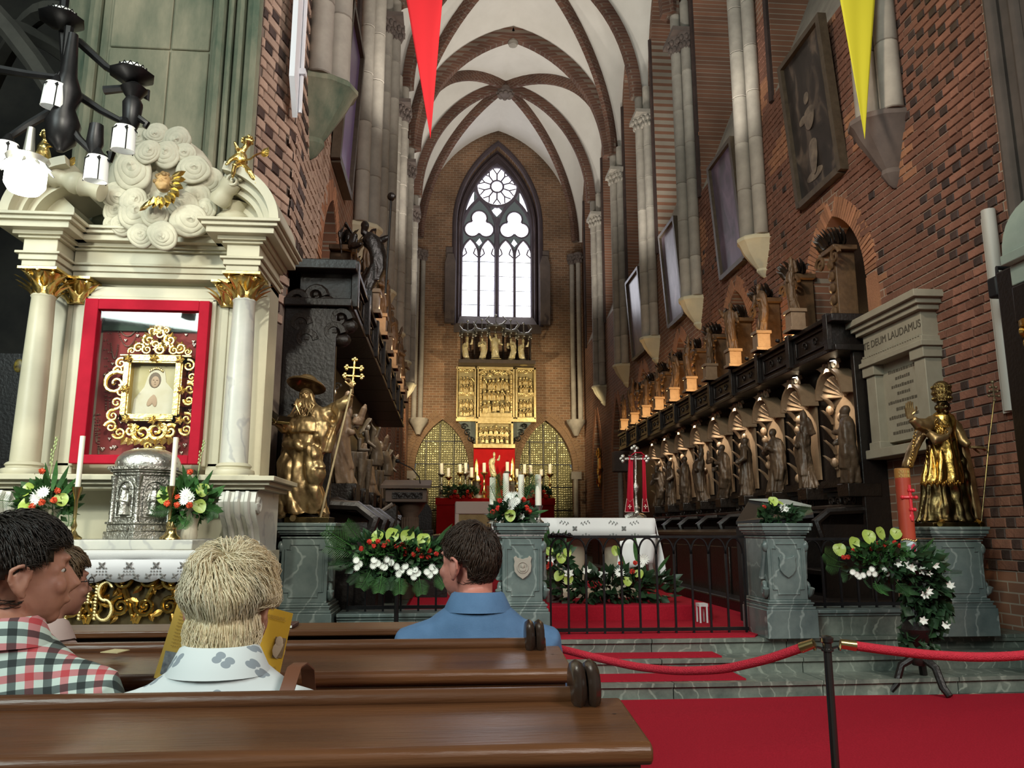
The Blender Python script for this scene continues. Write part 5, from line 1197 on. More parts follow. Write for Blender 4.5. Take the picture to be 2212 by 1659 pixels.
for e, xs in ((-1, ((1358, 1367), (1354, 1368), (1350, 1371))), (1, ((1387, 1393), (1388, 1397), (1387, 1402)))):
    m = MB(); P = []
    for (xa, xb), py, dy in zip(xs, (985, 1076, 1106), (0, -.05, -.06)): P.append([S_(lerp(xa, xb, j / 4), py, dy - .02 * sin(j * 1.6)) for j in range(5)])
    m.grid(P); s_ = m.build('band', VELVET, st, 60, solid=.006)
    cx = (xs[2][0] + xs[2][1]) / 2; m = MB(); pcx = S_(cx, 1094, -.085); m.box(pcx.x - .022, pcx.y, pcx.z - .005, pcx.x + .022, pcx.y + .006, pcx.z + .005); m.box(pcx.x - .005, pcx.y, pcx.z - .03, pcx.x + .005, pcx.y + .006, pcx.z + .026)
    m.tube([S_(xs[2][0], 1106, -.09), S_(xs[1][0], 1077, -.08), S_((xs[1][0] + xs[1][1]) / 2, 1084, -.085), S_(xs[1][1], 1077, -.08), S_(xs[2][1], 1106, -.09), S_(xs[2][0], 1106, -.09)], .003, 4); m.build('embroidered_cross', mat('stole_braid', (.62, .42, .36), None, rough=.7), s_)
m = MB(); m.tube([S_(1362, 985), S_(1372, 978, -.02), S_(1384, 978, -.02), S_(1391, 985)], .02, 6, .4); m.build('neck_band', VELVET, st)
# ambo with microphone at the left
t = thing('ambo', 'brown reading ambo on a fluted column left of the altar', 'lectern', (-.25, 11.2, ZF))
D_ = lambda px, py, dy=0: aY(px, py, 11 + dy)
a, b = D_(832, 1055), D_(922, 1085); AMB = mat('ambo_wood', (.13, .085, .06), (.09, .06, .042), 4, .5, stretch=(.4, 3, 3))
m = MB(); m.box(a.x, 11, b.z, b.x, 11.6, a.z); m.build('reading_box', AMB, t, bev=.01)
m = MB(); m.box(a.x + .1, 10.985, b.z + .05, b.x - .06, 11.0, a.z - .05)
for k in range(7): scroll(m, (a.x + .15 + k * .055, 10.98, (a.z + b.z) / 2), .03, .008, 1.2, (1, 0, 0), (0, 0, 1), (-1) ** k, 9, 0, 1, 5)
m.build('carved_frieze', CARVE, t)
m = MB(); m.prism([(10.94, a.z + .0), (11.7, a.z + .12), (11.7, a.z + .16), (10.94, a.z + .04)], lambda u, v, s: (s, u, v), a.x - .06, b.x + .05); m.build('sloping_top', AMB, t)
m = MB(); c = D_(884, 1085); pr = [(.14, 0), (.14, .08), (.105, .12)]; m.lathe((c.x, 11.3, ZF), [(.18, 0), (.18, .1), (.12, .16), (.115, b.z - ZF - .18), (.18, b.z - ZF - .08), (.22, b.z - ZF)], 20); m.build('column', AMB, t)
m = MB()
for k in range(20): an = 2 * pi * k / 20; m.tube([(c.x + .118 * cos(an), 11.3 + .118 * sin(an), ZF + .18), (c.x + .113 * cos(an), 11.3 + .113 * sin(an), b.z - .2)], .012, 5)
m.build('flutes', AMB, t)
mi = thing('microphone', 'thin black gooseneck microphone leaning over the brown ambo', 'microphone', D_(905, 1044, .2)); m = MB(); m.tube([D_(908, 1046, .2), D_(905, 1030, .2), D_(890, 1012, .2), D_(862, 998, .2)], .008, 6); m.build('gooseneck', BLACK, mi); m = MB(); m.ell(D_(859, 996, .2), (.035, .03, .03), 8, 6); m.build('head', BLACK, mi)
t = thing('book_stand', 'dark slanting wooden stand beside the brown ambo', 'stand', (-.55, 10.6, ZF)); a = D_(812, 1112, -.4); b = D_(848, 1088, -.4); m = MB(); m.tube([a, b], .022, 4); m.build('ledge', mat('worn_edge', (.28, .24, .2), None, rough=.4), t); m = MB(); m.prism([(a.x, ZF), (b.x + .05, ZF), (b.x + .05, b.z - .02), (a.x, a.z - .02)], lambda u, v, s: (u, s, v), 10.62, 11.0); m.build('body', OAKD, t)
t = thing('carved_chair', 'dark carved chair with a rounded back beside the red altar', 'chair', (.05, 13.5, ZF)); c = aY(906, 1112, 13.5)
m = MB(); m.prism(gothic_at(c.x, .42, c.z - .25, c.z + .02, c.z + .22, 8), lambda u, v, s: (u, 13.7 + s, v), 0, .06); m.build('backrest', OAKD, t, bev=.01)
m = MB(); m.box(c.x - .24, 13.25, c.z - .32, c.x + .24, 13.75, c.z - .25); m.build('seat', OAKD, t, bev=.01)
for dx in (-.21, .21):
    for dy in (13.28, 13.72): m = MB(); m.tube([(c.x + dx, dy, ZF), (c.x + dx, dy, c.z - .3)], .025, 6); m.build('leg', OAKD, t)
# sloping lectern behind the right pedestal
t = thing('lectern', 'black lectern with a pale sloping board behind the right stone pedestal', 'lectern', (3.3, 8.0, ZF)); G_ = lambda px, py, dy=0: aY(px, py, 7.9 + dy)
m = MB(); a, b, c, d = G_(1590, 1133, -.2), G_(1618, 1087, .3), G_(1752, 1103, .3), G_(1758, 1118, -.2); m.add([a, d, c, b, a + Vector((0, 0, .03)), d + Vector((0, 0, .03)), c + Vector((0, 0, .03)), b + Vector((0, 0, .03))], [(3, 2, 1, 0), (4, 5, 6, 7), (0, 1, 5, 4), (1, 2, 6, 5), (2, 3, 7, 6), (3, 0, 4, 7)]); m.build('board', BLACK, t)
m = MB(); e = Vector((0, -.006, .034)); m.add([b + e, c + e, c + e + Vector((0, 0, .02)), G_(1700, 1086, .3) + e, G_(1660, 1084, .3) + e, b + e + Vector((0, 0, .01))], [tuple(range(6))]); m.build('pale_edge', mat('pale_board', (.34, .36, .32), None, rough=.4), t, 0, solid=.02)
m = MB(); m.box(3.0, 7.95, ZF, 3.6, 8.15, a.z - .02); m.build('body', BLACK, t)
t = thing('small_stool', 'small white stool standing on the red carpet behind the gate', 'stool', (2.66, 8.02, ZF + .012)); a = aY(1507, 1303, 8.0); b = aY(1526, 1310, 8.0)
m = MB(); m.box(a.x, 7.95, a.z - .03, b.x, 8.07, a.z); m.build('seat', LINEN, t)
for x in (a.x + .008, b.x - .012):
    for y in (7.955, 8.06): m = MB(); m.box(x - .008, y - .005, ZF + .012, x + .008, y + .005, a.z - .03); m.build('leg', LINEN, t)
# ================================================================== SIDE ALTAR AT THE LEFT PIER
AX = -2.39
L_ = lambda px, py, y=6.3: aY(px, py, y)
al = thing('marble_altar', 'pale marble side altar with gilded column capitals on the left pier', 'altar', (AX, 6.4, 0))
m = MB(); m.box(-3.3, 6.42, 0, -1.5, 6.74, 3.3); m.build('back_wall', MARBW, al, 30)
m = MB()
for a, b, c, d in ((-3.0, 1.74, -2.865, 3.14), (-1.915, 1.74, -1.79, 3.14), (-3.0, 3.075, -1.79, 3.2)): m.box(a, 6.30, b, c, 6.42, d)
for a, b, c, d in ((-2.90, 1.76, -2.865, 3.1), (-1.915, 1.76, -1.88, 3.1), (-2.9, 3.075, -1.88, 3.11)): m.box(a, 6.26, b, c, 6.30, d)
m.build('stone_surround', MARBW, al, 20, bev=.008)
for nm, x in (('left', -3.14), ('right', -1.625)):
    m = MB(); zb = 1.70
    m.lathe((x, 6.12, zb), [(.102, .05), (.1, .3), (.096, .7), (.088, 1.1), (.082, 1.33), (.09, 1.345), (.082, 1.36)], 28); m.build('column_shaft', MARBV if nm == 'right' else MARBW, al, 50)
    m = MB(); m.box(x - .15, 5.97, zb - .06, x + .15, 6.27, zb - .02); m.lathe((x, 6.12, zb), [(.15, -.02), (.155, 0), (.15, .02), (.122, .03), (.122, .04), (.132, .05), (.122, .065), (.103, .075)], 28); m.build('column_base', MARBW, al)
    for kind, cx, cy, r in (('column', x, 6.12, .082), ('pilaster', x + (.17 if nm == 'left' else -.17), 6.32, .07)):
        m = MB(); z = 3.045; m.lathe((cx, cy, z), [(r * .95, 0), (r * 1.05, .02), (r, .05), (r * 1.2, .14), (r * 1.5, .18)], 16)
        for rg, (zz, rr, n) in enumerate(((.03, 1.0, 8), (.09, 1.1, 8))):
            for k in range(n):
                a = 2 * pi * (k + .5 * rg) / n; dv = Vector((cos(a), sin(a), 0)); leafshape(m, Vector((cx, cy, z + zz - .02)) + dv * r * rr, dv * .35 + Vector((0, 0, 1)), dv, .09, .032, .9, 4)
        for k in range(4):
            a = pi / 4 + k * pi / 2; dv = Vector((cos(a), sin(a), 0)); scroll(m, Vector((cx, cy, z + .165)) + dv * r * 1.5, .032, .012, 1.2, dv, (0, 0, 1), -1, 10, pi, 1, 5)
        for q in range(4): m.ell((cx + (0, r * 1.5, 0, -r * 1.5)[q], cy + (-r * 1.5, 0, r * 1.5, 0)[q], z + .185), .018, 6, 5)
        m.box(cx - r * 1.75, cy - r * 1.75, z + .185, cx + r * 1.75, cy + r * 1.75, z + .205); m.build('capital', GOLDB, al)
    px = x + (.17 if nm == 'left' else -.17)
    m = MB(); m.box(px - .075, 6.31, 1.78, px + .075, 6.44, 3.045); m.box(px - .09, 6.29, 1.70, px + .09, 6.44, 1.76); m.box(px - .083, 6.3, 1.76, px + .083, 6.44, 1.79); m.build('pilaster', MARBW, al, bev=.006)
ENT = [(3.255, 3.30, .0), (3.30, 3.345, .018), (3.345, 3.365, .04), (3.365, 3.47, .0), (3.47, 3.49, .03), (3.49, 3.52, .06), (3.52, 3.57, .13), (3.57, 3.60, .16), (3.60, 3.625, .185)]
m = MB()
for z0, z1, o in ENT: m.box(-3.0, 6.24 - o, z0, -1.76, 6.74, z1)
m.build('entablature', MARBW, al, 30, bev=.004)
for x, sg in ((-3.14, -1), (-1.625, 1)):
    m = MB()
    for z0, z1, o in ENT:
        m.box(x - .125 - o, 5.99 - o, z0, x + .125 + o, 6.74, z1)
    m.build('projecting_entablature', MARBW, al, 30, bev=.004)
    # curved pediment half with moulded edge
    pts = []; x0 = x + sg * .28; 
    for i in range(17):
        a = pi / 2 * i / 16 * .86; pts.append((x0 - sg * .56 * (1 - cos(a)) * 1.0, 3.625 + .50 * sin(a)))
    for off, th, ya, yb, nm in ((0, .07, 5.88, 6.6, 'pediment_arch'), (.07, .055, 5.96, 6.6, 'pediment_moulding'), (.125, .05, 6.02, 6.6, 'pediment_inner')):
        q = MB(); outer = [(a - sg * off * cos(pi / 2 * i / 16 * .86), b - off * sin(pi / 2 * i / 16 * .86)) for i, (a, b) in enumerate(pts)]; inn = [(a - sg * th * cos(pi / 2 * i / 16 * .86), b - th * sin(pi / 2 * i / 16 * .86)) for i, (a, b) in enumerate(outer)]
        poly = outer + inn[::-1]; q.prism(poly if sg < 0 else poly[::-1], lambda u, v, s: (u, s, v), ya, yb); q.build(nm, MARBW, al, 40)
    q = MB(); q.prism([(x + sg * .1, 3.62), (x - sg * .16, 3.62), (x - sg * .14, 3.80), (x + sg * .02, 3.95)][::sg], lambda u, v, s: (u, s, v), 6.15, 6.6); q.build('pediment_panel', MARBW, al, 30)
# rolled ends of the pediment: turned drum at the left, scroll at the right
m = MB(); p0, p1 = L_(112, 378, 6.0), L_(222, 415, 6.0); d = (p1 - p0); ln = d.length
m.lathe(p0, [(.055, 0), (.085, .02), (.085, .06), (.07, .08), (.062, ln * .3), (.085, ln * .42), (.088, ln * .5), (.072, ln * .58), (.09, ln * .62), (.08, ln * .66), (.066, ln * .8), (.08, ln * .93), (.08, ln * .99), (.05, ln)], 20, R=d.to_track_quat('Z', 'Y').to_matrix()); m.build('pediment_roll', MARBW, al)
m = MB(); p0, p1 = L_(503, 392, 5.98), L_(470, 440, 6.05); d = p1 - p0; ln = d.length
m.lathe(p0, [(.06, 0), (.075, .005), (.078, .06), (.065, .09), (.07, ln * .6), (.085, ln * .8), (.07, ln)], 20, R=d.to_track_quat('Z', 'Y').to_matrix()); scroll(m, L_(503, 390, 5.93), .06, .016, 1.6, (1, 0, 0), (0, 0, 1), 1, 20); m.build('pediment_roll', MARBW, al)
m = MB(); p = L_(505, 465, 6.2); m.lathe(p + Vector((0, 0, -.12)), [(.05, 0), (.13, .02), (.15, .08), (.10, .13), (.13, .2), (.06, .24)], 12); m.build('pediment_vase', MARBW, al)
# ledge, consoles
m = MB()
for z0, z1, o in ((1.63, 1.665, .14), (1.60, 1.63, .10), (1.57, 1.60, .06)): m.box(-3.42 - o, 5.98 - o, z0, -1.40 + o, 6.74, z1)
m.box(-3.42, 5.98, 1.665, -1.40, 6.74, 1.68); m.build('ledge', MARBG if False else MARBW, al, 30, bev=.004)
for x in (-3.24, -1.53):
    m = MB(); pr = [(6.0, 1.57), (5.93, 1.55), (5.90, 1.48), (5.93, 1.40), (6.05, 1.30), (6.12, 1.2), (6.10, 1.13), (6.2, 1.1), (6.7, 1.1), (6.7, 1.57)]
    m.prism(pr, lambda u, v, s: (s, u, v), x - .13, x + .13)
    for dx in (-.07, 0, .07): m.tube([(x + dx, u - .01, v) for u, v in pr[1:7]], .022, 6)
    for e in (-1, 1): scroll(m, (x + e * .135, 5.99, 1.47), .07, .018, 1.4, (0, 1, 0), (0, 0, 1), 1, 16, pi)
    m.build('console', MARBV, al, 40)
m = MB(); m.box(-3.42, 6.05, 0, -1.38, 6.74, 1.12); m.box(-3.1, 6.2, 1.1, -1.66, 6.74, 1.6); m.build('base', MARBW, al, 30)
m = MB(); m.box(-3.05, 5.38, 1.15, -1.66, 6.2, 1.215); m.build('upper_step', MARBV, al, bev=.006)
me_ = thing('altar_mensa', 'altar table of the side altar with gilt openwork front panel', 'altar', (AX, 5.6, 0))
m = MB(); m.box(-3.3, 5.22, .72, -1.5, 6.04, 1.10); m.box(-3.4, 5.15, 1.10, -1.42, 6.04, 1.145); m.build('table', MARBW, me_, bev=.006)
m = MB(); m.box(-3.4, 5.05, 0, -1.42, 6.0, .66); m.box(-3.4, 5.02, .66, -1.42, 6.0, .70); m.build('plinth', MARBW, me_, bev=.006)
m = MB(); m.box(-3.25, 5.18, .70, -1.55, 5.22, 1.1); m.build('dark_ground', mat('dark_gold', (.10, .07, .025), (.06, .04, .015), 8, .5, .5), me_)
m = MB(); yF = 5.16
for k in range(12):                                        # openwork of diagonal bands and scrolls
    x = -3.2 + k * .145; e = 1 if k % 2 else -1
    m.tube([(x, yF, .72), (x + .145, yF, 1.07)] if e > 0 else [(x, yF, 1.07), (x + .145, yF, .72)], .017, 5)
    for q in range(4): t_ = (q + .5) / 4; m.ell((x + .145 * t_, yF - .012, lerp(.72, 1.07, t_ if e > 0 else 1 - t_)), .012, 6, 5)
    for zc, sg in ((.82, e), (.98, -e)):
        scroll(m, (x + .05, yF - .01, zc), .062, .015, 1.6, (e, 0, 0), (0, 0, 1), sg, 18, k, 1, 6)
        for q in range(3): a = k + q * 1.3; leafshape(m, (x + .05 + .05 * cos(a), yF, zc + .05 * sin(a)), (cos(a), 0, sin(a)), (0, -1, 0), .06, .02, .5, 3)
m.build('gilt_openwork', GOLD, me_)
m = MB(); cx = L_(192, 1300, 5.13).x                       # twisted-rope letters IHS with a cross on the H
def rope(p, q, r=.013):
    p = Vector(p); q = Vector(q); n = max(3, int((q - p).length / .018)); m.tube([p, q], r * .8, 6)
    for i in range(n): c = p.lerp(q, (i + .5) / n); m.ell(c + Vector((0, -.004, 0)), (r * 1.15, r, r * .75), 6, 4, Euler((0, .5, 0)).to_matrix())
z0, z1 = .74, .97
HX = L_(190, 1300, 5.13).x; IX = L_(163, 1300, 5.13).x; SX = L_(226, 1300, 5.13).x
rope((IX - .05, 5.135, z0), (IX - .05, 5.135, z1))
for dx in (-.045, .045): rope((HX + dx, 5.135, z0), (HX + dx, 5.135, z1))
rope((HX - .05, 5.135, .845), (HX + .05, 5.135, .845)); rope((HX, 5.135, .85), (HX, 5.135, 1.06)); rope((HX - .06, 5.135, .985), (HX + .06, 5.135, .985))
sp = [(SX + .04 * cos(a), 5.135, .91 + .055 * sin(a)) for a in [pi * .15 + 1.35 * pi * i / 10 for i in range(11)]] + [(SX + .045 * cos(a), 5.135, .80 + .06 * sin(a)) for a in [pi * .5 - 1.35 * pi * i / 10 for i in range(11)]]
for a, b in zip(sp[:-1], sp[1:]): rope(a, b)
m.build('monogram', mat('pale_gold', (.75, .62, .34), (.6, .48, .22), 20, .3, 1), me_)
# cloth with lace edge on the mensa
ac = thing('altar_cloth', 'white altar cloth with scalloped cutwork lace on the side altar', 'cloth', (AX, 5.3, 1.15))
m = MB(); P = []; xs = [-3.38 + 1.94 * i / 60 for i in range(61)]
for yy, zz in ((5.37, 1.148), (5.15, 1.152), (5.118, 1.145), (5.11, 1.10)): P.append([(x, yy + .004 * nz(x * 6, 0, 1), zz + .004 * nz(x * 4, zz, 3)) for x in xs])
m.grid(P); m.build('linen', LINEN, ac, 60, solid=.006)
LACE = mat('lace_white', (.72, .72, .74), None, rough=.9)
m = MB(); P = []; xs = [-3.38 + 1.94 * i / 140 for i in range(141)]
for k, zz in enumerate((1.10, 1.05, .99)): P.append([(x, 5.105 + .004 * sin(x * 9), zz - (.028 * abs(sin(x * pi / .16)) ** .6 if k == 2 else 0)) for x in xs])
m.grid(P); lc = m.build('lace_edge', LACE, ac, 60, solid=.004)
m = MB()
for k in range(12):
    x = -3.30 + k * .16
    for e in (-1, 1):
        for q in range(4): a = q * pi / 2 + .6; leafshape(m, (x + e * .035, 5.098, 1.0), (cos(a), 0, sin(a)), (0, -1, 0), .022, .007, 0, 2)
    for i in range(4):
        for j in range(3): m.ell((x + .08 + (i - 1.5) * .018, 5.099, 1.03 + (j - 1) * .018), (.005, .003, .005), 5, 4)
    for a in range(4): an = a * pi / 2 + pi / 4; leafshape(m, (x + .08, 5.098, 1.065), (cos(an), 0, sin(an)), (0, -1, 0), .028, .008, 0, 2)
stuff(m.build('cutwork', mat('cutwork_shadow', (.22, .21, .20), None, rough=.9), lc))
# ---- picture case
pc = thing('picture_case', 'glazed case with broad red velvet frame above the side altar', 'display case', (AX, 6.3, 1.78))
m = MB()
for a, b, c, d in ((-2.868, 1.775, -2.765, 3.07), (-1.995, 1.775, -1.915, 3.07), (-2.765, 2.985, -1.995, 3.07), (-2.765, 1.775, -1.995, 1.842)): m.box(a, 6.20, b, c, 6.30, d)
m.build('velvet_frame', VELVET, pc, 30, bev=.006)
m = MB(); m.box(-2.80, 6.415, 1.8, -1.96, 6.43, 3.05); m.build('velvet_back', mat('old_rose_velvet', (.34, .055, .05), (.28, .045, .04), 5, .85), pc)
m = MB(); m.box(-2.80, 6.24, 3.0, -1.96, 6.42, 3.03); m.box(-2.80, 6.39, 2.86, -1.96, 6.414, 3.0); m.build('dark_top', mat('painted_case_reflection', (.03, .06, .04), None, rough=.8), pc)  # dark strip stands in for the reflection at the top of the case
CG = bpy.data.materials.new('clear_glass'); CG.use_nodes = True; n_ = CG.node_tree.nodes; l_ = CG.node_tree.links; n_.remove(n_['Principled BSDF'])
g_ = n_.new('ShaderNodeBsdfGlossy'); g_.inputs['Roughness'].default_value = .03; tr_ = n_.new('ShaderNodeBsdfTransparent'); mx_ = n_.new('ShaderNodeMixShader'); mx_.inputs[0].default_value = .05; l_.new(tr_.outputs[0], mx_.inputs[1]); l_.new(g_.outputs[0], mx_.inputs[2]); l_.new(mx_.outputs[0], n_['Material Output'].inputs[0])
m = MB(); m.box(-2.765, 6.235, 1.842, -1.995, 6.240, 2.985); m.build('glass_pane', CG, pc, 0)
vo = thing('votive_offerings', 'strings of beads and small silver hearts hung around the icon inside the case', 'offerings', (AX, 6.40, 2.4)); rg = random.Random(4)
VS = mat('votive_silver', (.80, .70, .58), None, rough=.25, metal=.9)
V_ = lambda px, py: aY(px, py, 6.405)
for k, (x0, x1, yt, sg) in enumerate(((252, 300, 700, 26), (250, 302, 700, 48), (234, 240, 720, 160), (226, 232, 735, 150), (205, 212, 895, 60), (210, 216, 895, 85), (240, 255, 745, 30))):
    m = MB(); 
    for i in range(30): t_ = i / 29; p = V_(lerp(x0, x1, t_), yt + sg * (1 - (2 * t_ - 1) ** 2)); m.ell(p, .0055, 5, 4)
    m.build('bead_string', VS, vo)
for k, (px, py) in enumerate(((274, 697), (275, 712), (297, 725), (271, 735), (402, 723), (418, 738), (420, 745), (393, 696), (422, 700), (243, 786), (227, 811), (258, 905), (261, 912), (236, 948), (263, 950), (247, 966), (221, 970), (411, 887), (399, 962), (392, 978), (240, 968), (245, 930), (385, 965), (246, 830), (237, 806))):
    m = MB(); s = .012 + .008 * rg.random(); p = V_(px, py)
    for e in (-1, 1): m.ell(p + Vector((e * s * .45, 0, s * .3)), (s * .6, s * .35, s * .6), 7, 5)
    m.ell(p - Vector((0, 0, s * .3)), (s * .55, s * .3, s * .75), 7, 5); m.build('votive_heart', VS, vo)
ic = thing('framed_icon', 'gold framed picture of a pale veiled woman amid carved gilt scrolls', 'picture', (AX, 6.35, 2.1))
I_ = lambda px, py, dy=0: aY(px, py, 6.36 + dy)
a, b = I_(276, 771), I_(391, 912); m = MB(); w = .055
for x0, z0, x1, z1 in ((a.x, b.z, a.x + w, a.z), (b.x - w, b.z, b.x, a.z), (a.x, a.z - w, b.x, a.z), (a.x, b.z, b.x, b.z + w)):
    m.box(x0, 6.30, z0, x1, 6.40, z1); m.box(x0 + .012, 6.288, z0 + .012, x1 - .012, 6.31, z1 - .012)
for px, py in ((277, 775), (390, 777), (272, 905), (388, 908), (333, 773), (330, 908), (272, 840), (393, 843)):
    p = I_(px, py, -.07)
    for q in range(5): an = 2 * pi * q / 5; leafshape(m, p, (cos(an), -.2, sin(an)), (0, -1, 0), .04, .016, .2, 2)
fr_ = m.build('gold_frame', GOLDB, ic, 30, bev=.004)
def skinmat(): return mat('painted_flesh', (.55, .40, .26), (.50, .34, .22), 6, .6)
m = MB(); m.box(a.x + w, 6.37, b.z + w, b.x - w, 6.38, a.z - w); m.build('painting', mat('painted_ground', (.50, .42, .16), (.62, .56, .32), 3, .5), ic, 0)
cx, cz = (a.x + b.x) / 2 + .01, (a.z + b.z) / 2
m = MB(); m.prism([(cx - .17, b.z + w), (cx + .17, b.z + w), (cx + .17, cz - .09), (cx + .13, cz + .0), (cx + .075, cz + .06), (cx + .06, cz + .15), (cx + .02, cz + .185), (cx - .04, cz + .17), (cx - .07, cz + .10), (cx - .09, cz + .02), (cx - .16, cz - .08)], lambda u, v, s: (u, s, v), 6.366, 6.372); m.build('painted_veil', mat('painted_veil', (.78, .74, .58), (.68, .62, .42), 5, .6), ic, 0)
m = MB(); m.ell((cx - .012, 6.366, cz + .075), (.048, .003, .065), 14, 8); m.build('painted_hood', mat('painted_hood', (.20, .15, .10), None, rough=.6), ic)
m = MB(); m.ell((cx - .008, 6.362, cz + .062), (.032, .003, .046), 14, 8); m.ell((cx - .03, 6.362, cz - .09), (.022, .003, .05), 10, 8, Euler((0, .5, 0)).to_matrix()); m.ell((cx - .005, 6.362, cz - .09), (.02, .003, .05), 10, 8, Euler((0, -.2, 0)).to_matrix()); m.build('painted_face_and_hands', skinmat(), ic)
m = MB()
for x, z, rx, rz in ((-.020, .075, .008, .003), (.006, .074, .008, .003), (-.007, .040, .008, .002), (-.008, .058, .003, .008)): m.ell((cx + x, 6.3585, cz + z), (rx, .0012, rz), 8, 5)
m.build('painted_features', mat('painted_brown', (.16, .09, .05), None, rough=.6), ic)
m = MB()
for k in range(9): p = Vector((cx - .055 + k * .0125, 6.36, cz + .15 + .022 * sin(pi * k / 8))); m.ell(p, (.006, .003, .014), 6, 5)
m.build('painted_crown', GOLDB, ic)
def orn(nm, items, mt=GOLDB):
    m = MB()
    for px, py, R, r, sg, a0 in items: scroll(m, I_(px, py, -.03), R, r, 1.35, (1, 0, 0), (0, 0, 1), sg, 18, a0, 1, 6)
    return m
m = orn('crown', [])
for k, (px, py, R) in enumerate(((345, 722, .05), (322, 735, .05), (368, 735, .05), (300, 752, .045), (390, 752, .045), (335, 745, .04), (357, 747, .04), (318, 755, .04), (376, 757, .04), (345, 710, .045), (330, 715, .035), (360, 715, .035), (285, 758, .03), (406, 760, .03), (347, 755, .05))):
    e = -1 if px < 346 else 1; scroll(m, I_(px, py, -.04), R, R * .28, 1.3, (e, 0, 0), (0, 0, 1), (-1) ** k, 14, k, 1, 6)
    for q in range(3): an = 1.57 + (q - 1) * .9 + e * -.4; leafshape(m, I_(px, py, -.03), (cos(an), -.1, sin(an)), (0, -1, 0), R * 1.3, R * .4, .4, 3)
m.build('carved_crown', GOLDB, ic)
m = MB(); p0 = I_(262, 766, -.02); p1 = I_(417, 769, -.02); m.box(p0.x, 6.31, p0.z - .018, p1.x, 6.40, p0.z); m.build('cornice', GOLDB, ic, 30, bev=.004)
m = orn('', [(262, 785, .045, .013, 1, 1.2), (256, 800, .04, .012, -1, 4), (250, 828, .10, .02, 1, 1.0), (262, 845, .05, .014, -1, 2), (252, 870, .05, .014, 1, 4.5), (244, 898, .05, .014, 1, 1.4), (240, 922, .05, .015, -1, 3.0), (258, 935, .05, .015, 1, 3.4)])
m.build('left_scrolls', GOLDB, ic)
m = orn('', [(408, 790, .05, .013, -1, 1.8), (414, 815, .04, .012, 1, 4), (410, 840, .05, .014, -1, 2), (408, 865, .04, .014, 1, 3), (404, 905, .05, .014, -1, 2), (402, 928, .05, .015, 1, 3)])
m.build('right_scrolls', GOLDB, ic)
m = orn('', [(308, 935, .08, .024, 1, 2.2), (338, 930, .08, .024, -1, .6), (282, 930, .05, .018, -1, 2), (368, 932, .06, .02, 1, .8), (352, 920, .04, .014, 1, 2)])
for k in range(9): leafshape(m, I_(275 + k * 13, 945, -.03), (.4 * (k - 4) / 4, -.2, -1), (0, -1, 0), .07, .03, .5, 3)
m.build('lower_scrolls', GOLDB, ic)
# ---- cloud glory, cherub, putti
cg = thing('cloud_glory', 'cluster of swirling carved stone clouds above the side altar', 'sculpture', L_(345, 440, 6.15))
CLOUD = mat('cloud_stucco', (.60, .565, .44), (.52, .49, .38), 3, .8)
pm = {}
for v in range(4):
    q = MB(); rg = random.Random(v); R = []
    prof = [(1.0, -.35), (1.06, -.1), (1.0, .10), (.90, .20), (.80, .21), (.76, .30), (.62, .40), (.52, .40), (.48, .48), (.34, .55), (.26, .54), (.22, .60), (.0001, .64)]
    for k, (r, z) in enumerate(prof):
        ox, oy = .10 * (1 - r) * (v - 1.5), .12 * (1 - r) * ((v * 7) % 3 - 1); R.append([(r * (1 + .05 * sin(3 * a + v)) * cos(a + .2 * k) + ox, r * (.92 + .05 * sin(2 * a + v)) * sin(a + .2 * k) + oy, z + .08 * sin(2 * a + k * .5)) for a in [2 * pi * j / 28 for j in range(28)]])
    q.rings(R); pm[v] = q.mesh('cloud_puff', CLOUD, 50)
rg = random.Random(2)
for k, (px, py, r, dy) in enumerate(((337, 288, 22, 0), (300, 300, 22, .02), (381, 300, 26, .02), (319, 328, 24, -.1), (359, 334, 26, -.06), (397, 330, 22, -.02), (275, 330, 20, .05), (286, 369, 38, -.06), (417, 366, 30, -.06), (447, 389, 28, .02), (260, 423, 32, 0), (288, 433, 25, -.1), (295, 462, 34, -.08), (334, 461, 28, -.1), (391, 441, 32, -.06), (443, 453, 22, -.04), (409, 477, 34, -.12), (262, 487, 20, -.04), (303, 509, 24, -.2), (351, 508, 28, -.24), (425, 425, 28, 0), (250, 452, 24, .02), (320, 400, 40, .12), (390, 390, 44, .12), (355, 420, 50, .10), (370, 360, 40, .10), (330, 365, 40, .08), (240, 480, 16, .02), (430, 480, 20, .02))):
    y = 6.12 + dy; p = aY(px, py, y); d = Vector((.1 * rg.uniform(-1, 1) + .1, -1, .12 * rg.uniform(-1, 1) - .1))
    put(pm[k % 4], 'cloud_puff', cg, p, face_dir(d, rg.uniform(0, 6)), (r * y / FPX * 1.2, r * y / FPX * 1.15, r * y / FPX * .6))
m = MB(); c = L_(350, 400, 6.35); m.ell(c, (.44, .20, .44), 20, 12); m.build('cloud_core', CLOUD, cg)
ch = thing('cherub_head', 'painted cherub head with gold wings amid the stone clouds', 'sculpture', L_(355, 400, 5.95))
C_ = lambda px, py, dy=0: aY(px, py, 5.93 + dy)
m = MB(); c = C_(354, 396); m.ell(c, (.058, .065, .075), 16, 12); m.ell(c + Vector((0, -.03, -.03)), (.048, .045, .045), 12, 8); m.ell(c + Vector((.004, -.068, -.008)), (.012, .016, .016), 8, 6)
for e in (-1, 1): m.ell(c + Vector((e * .028, -.05, -.028)), (.022, .02, .02), 8, 6); m.ell(c + Vector((e * .024, -.058, .022)), (.016, .012, .007), 8, 5)
m.ell(c + Vector((0, -.062, -.04)), (.016, .01, .006), 8, 5); m.ell(c + Vector((0, -.05, -.062)), (.02, .018, .014), 8, 6)
m = remesh(m, 'face', mat('painted_cherub', (.58, .38, .16), (.50, .30, .12), 10, .55), .006, ch, None, 1)
m = MB()
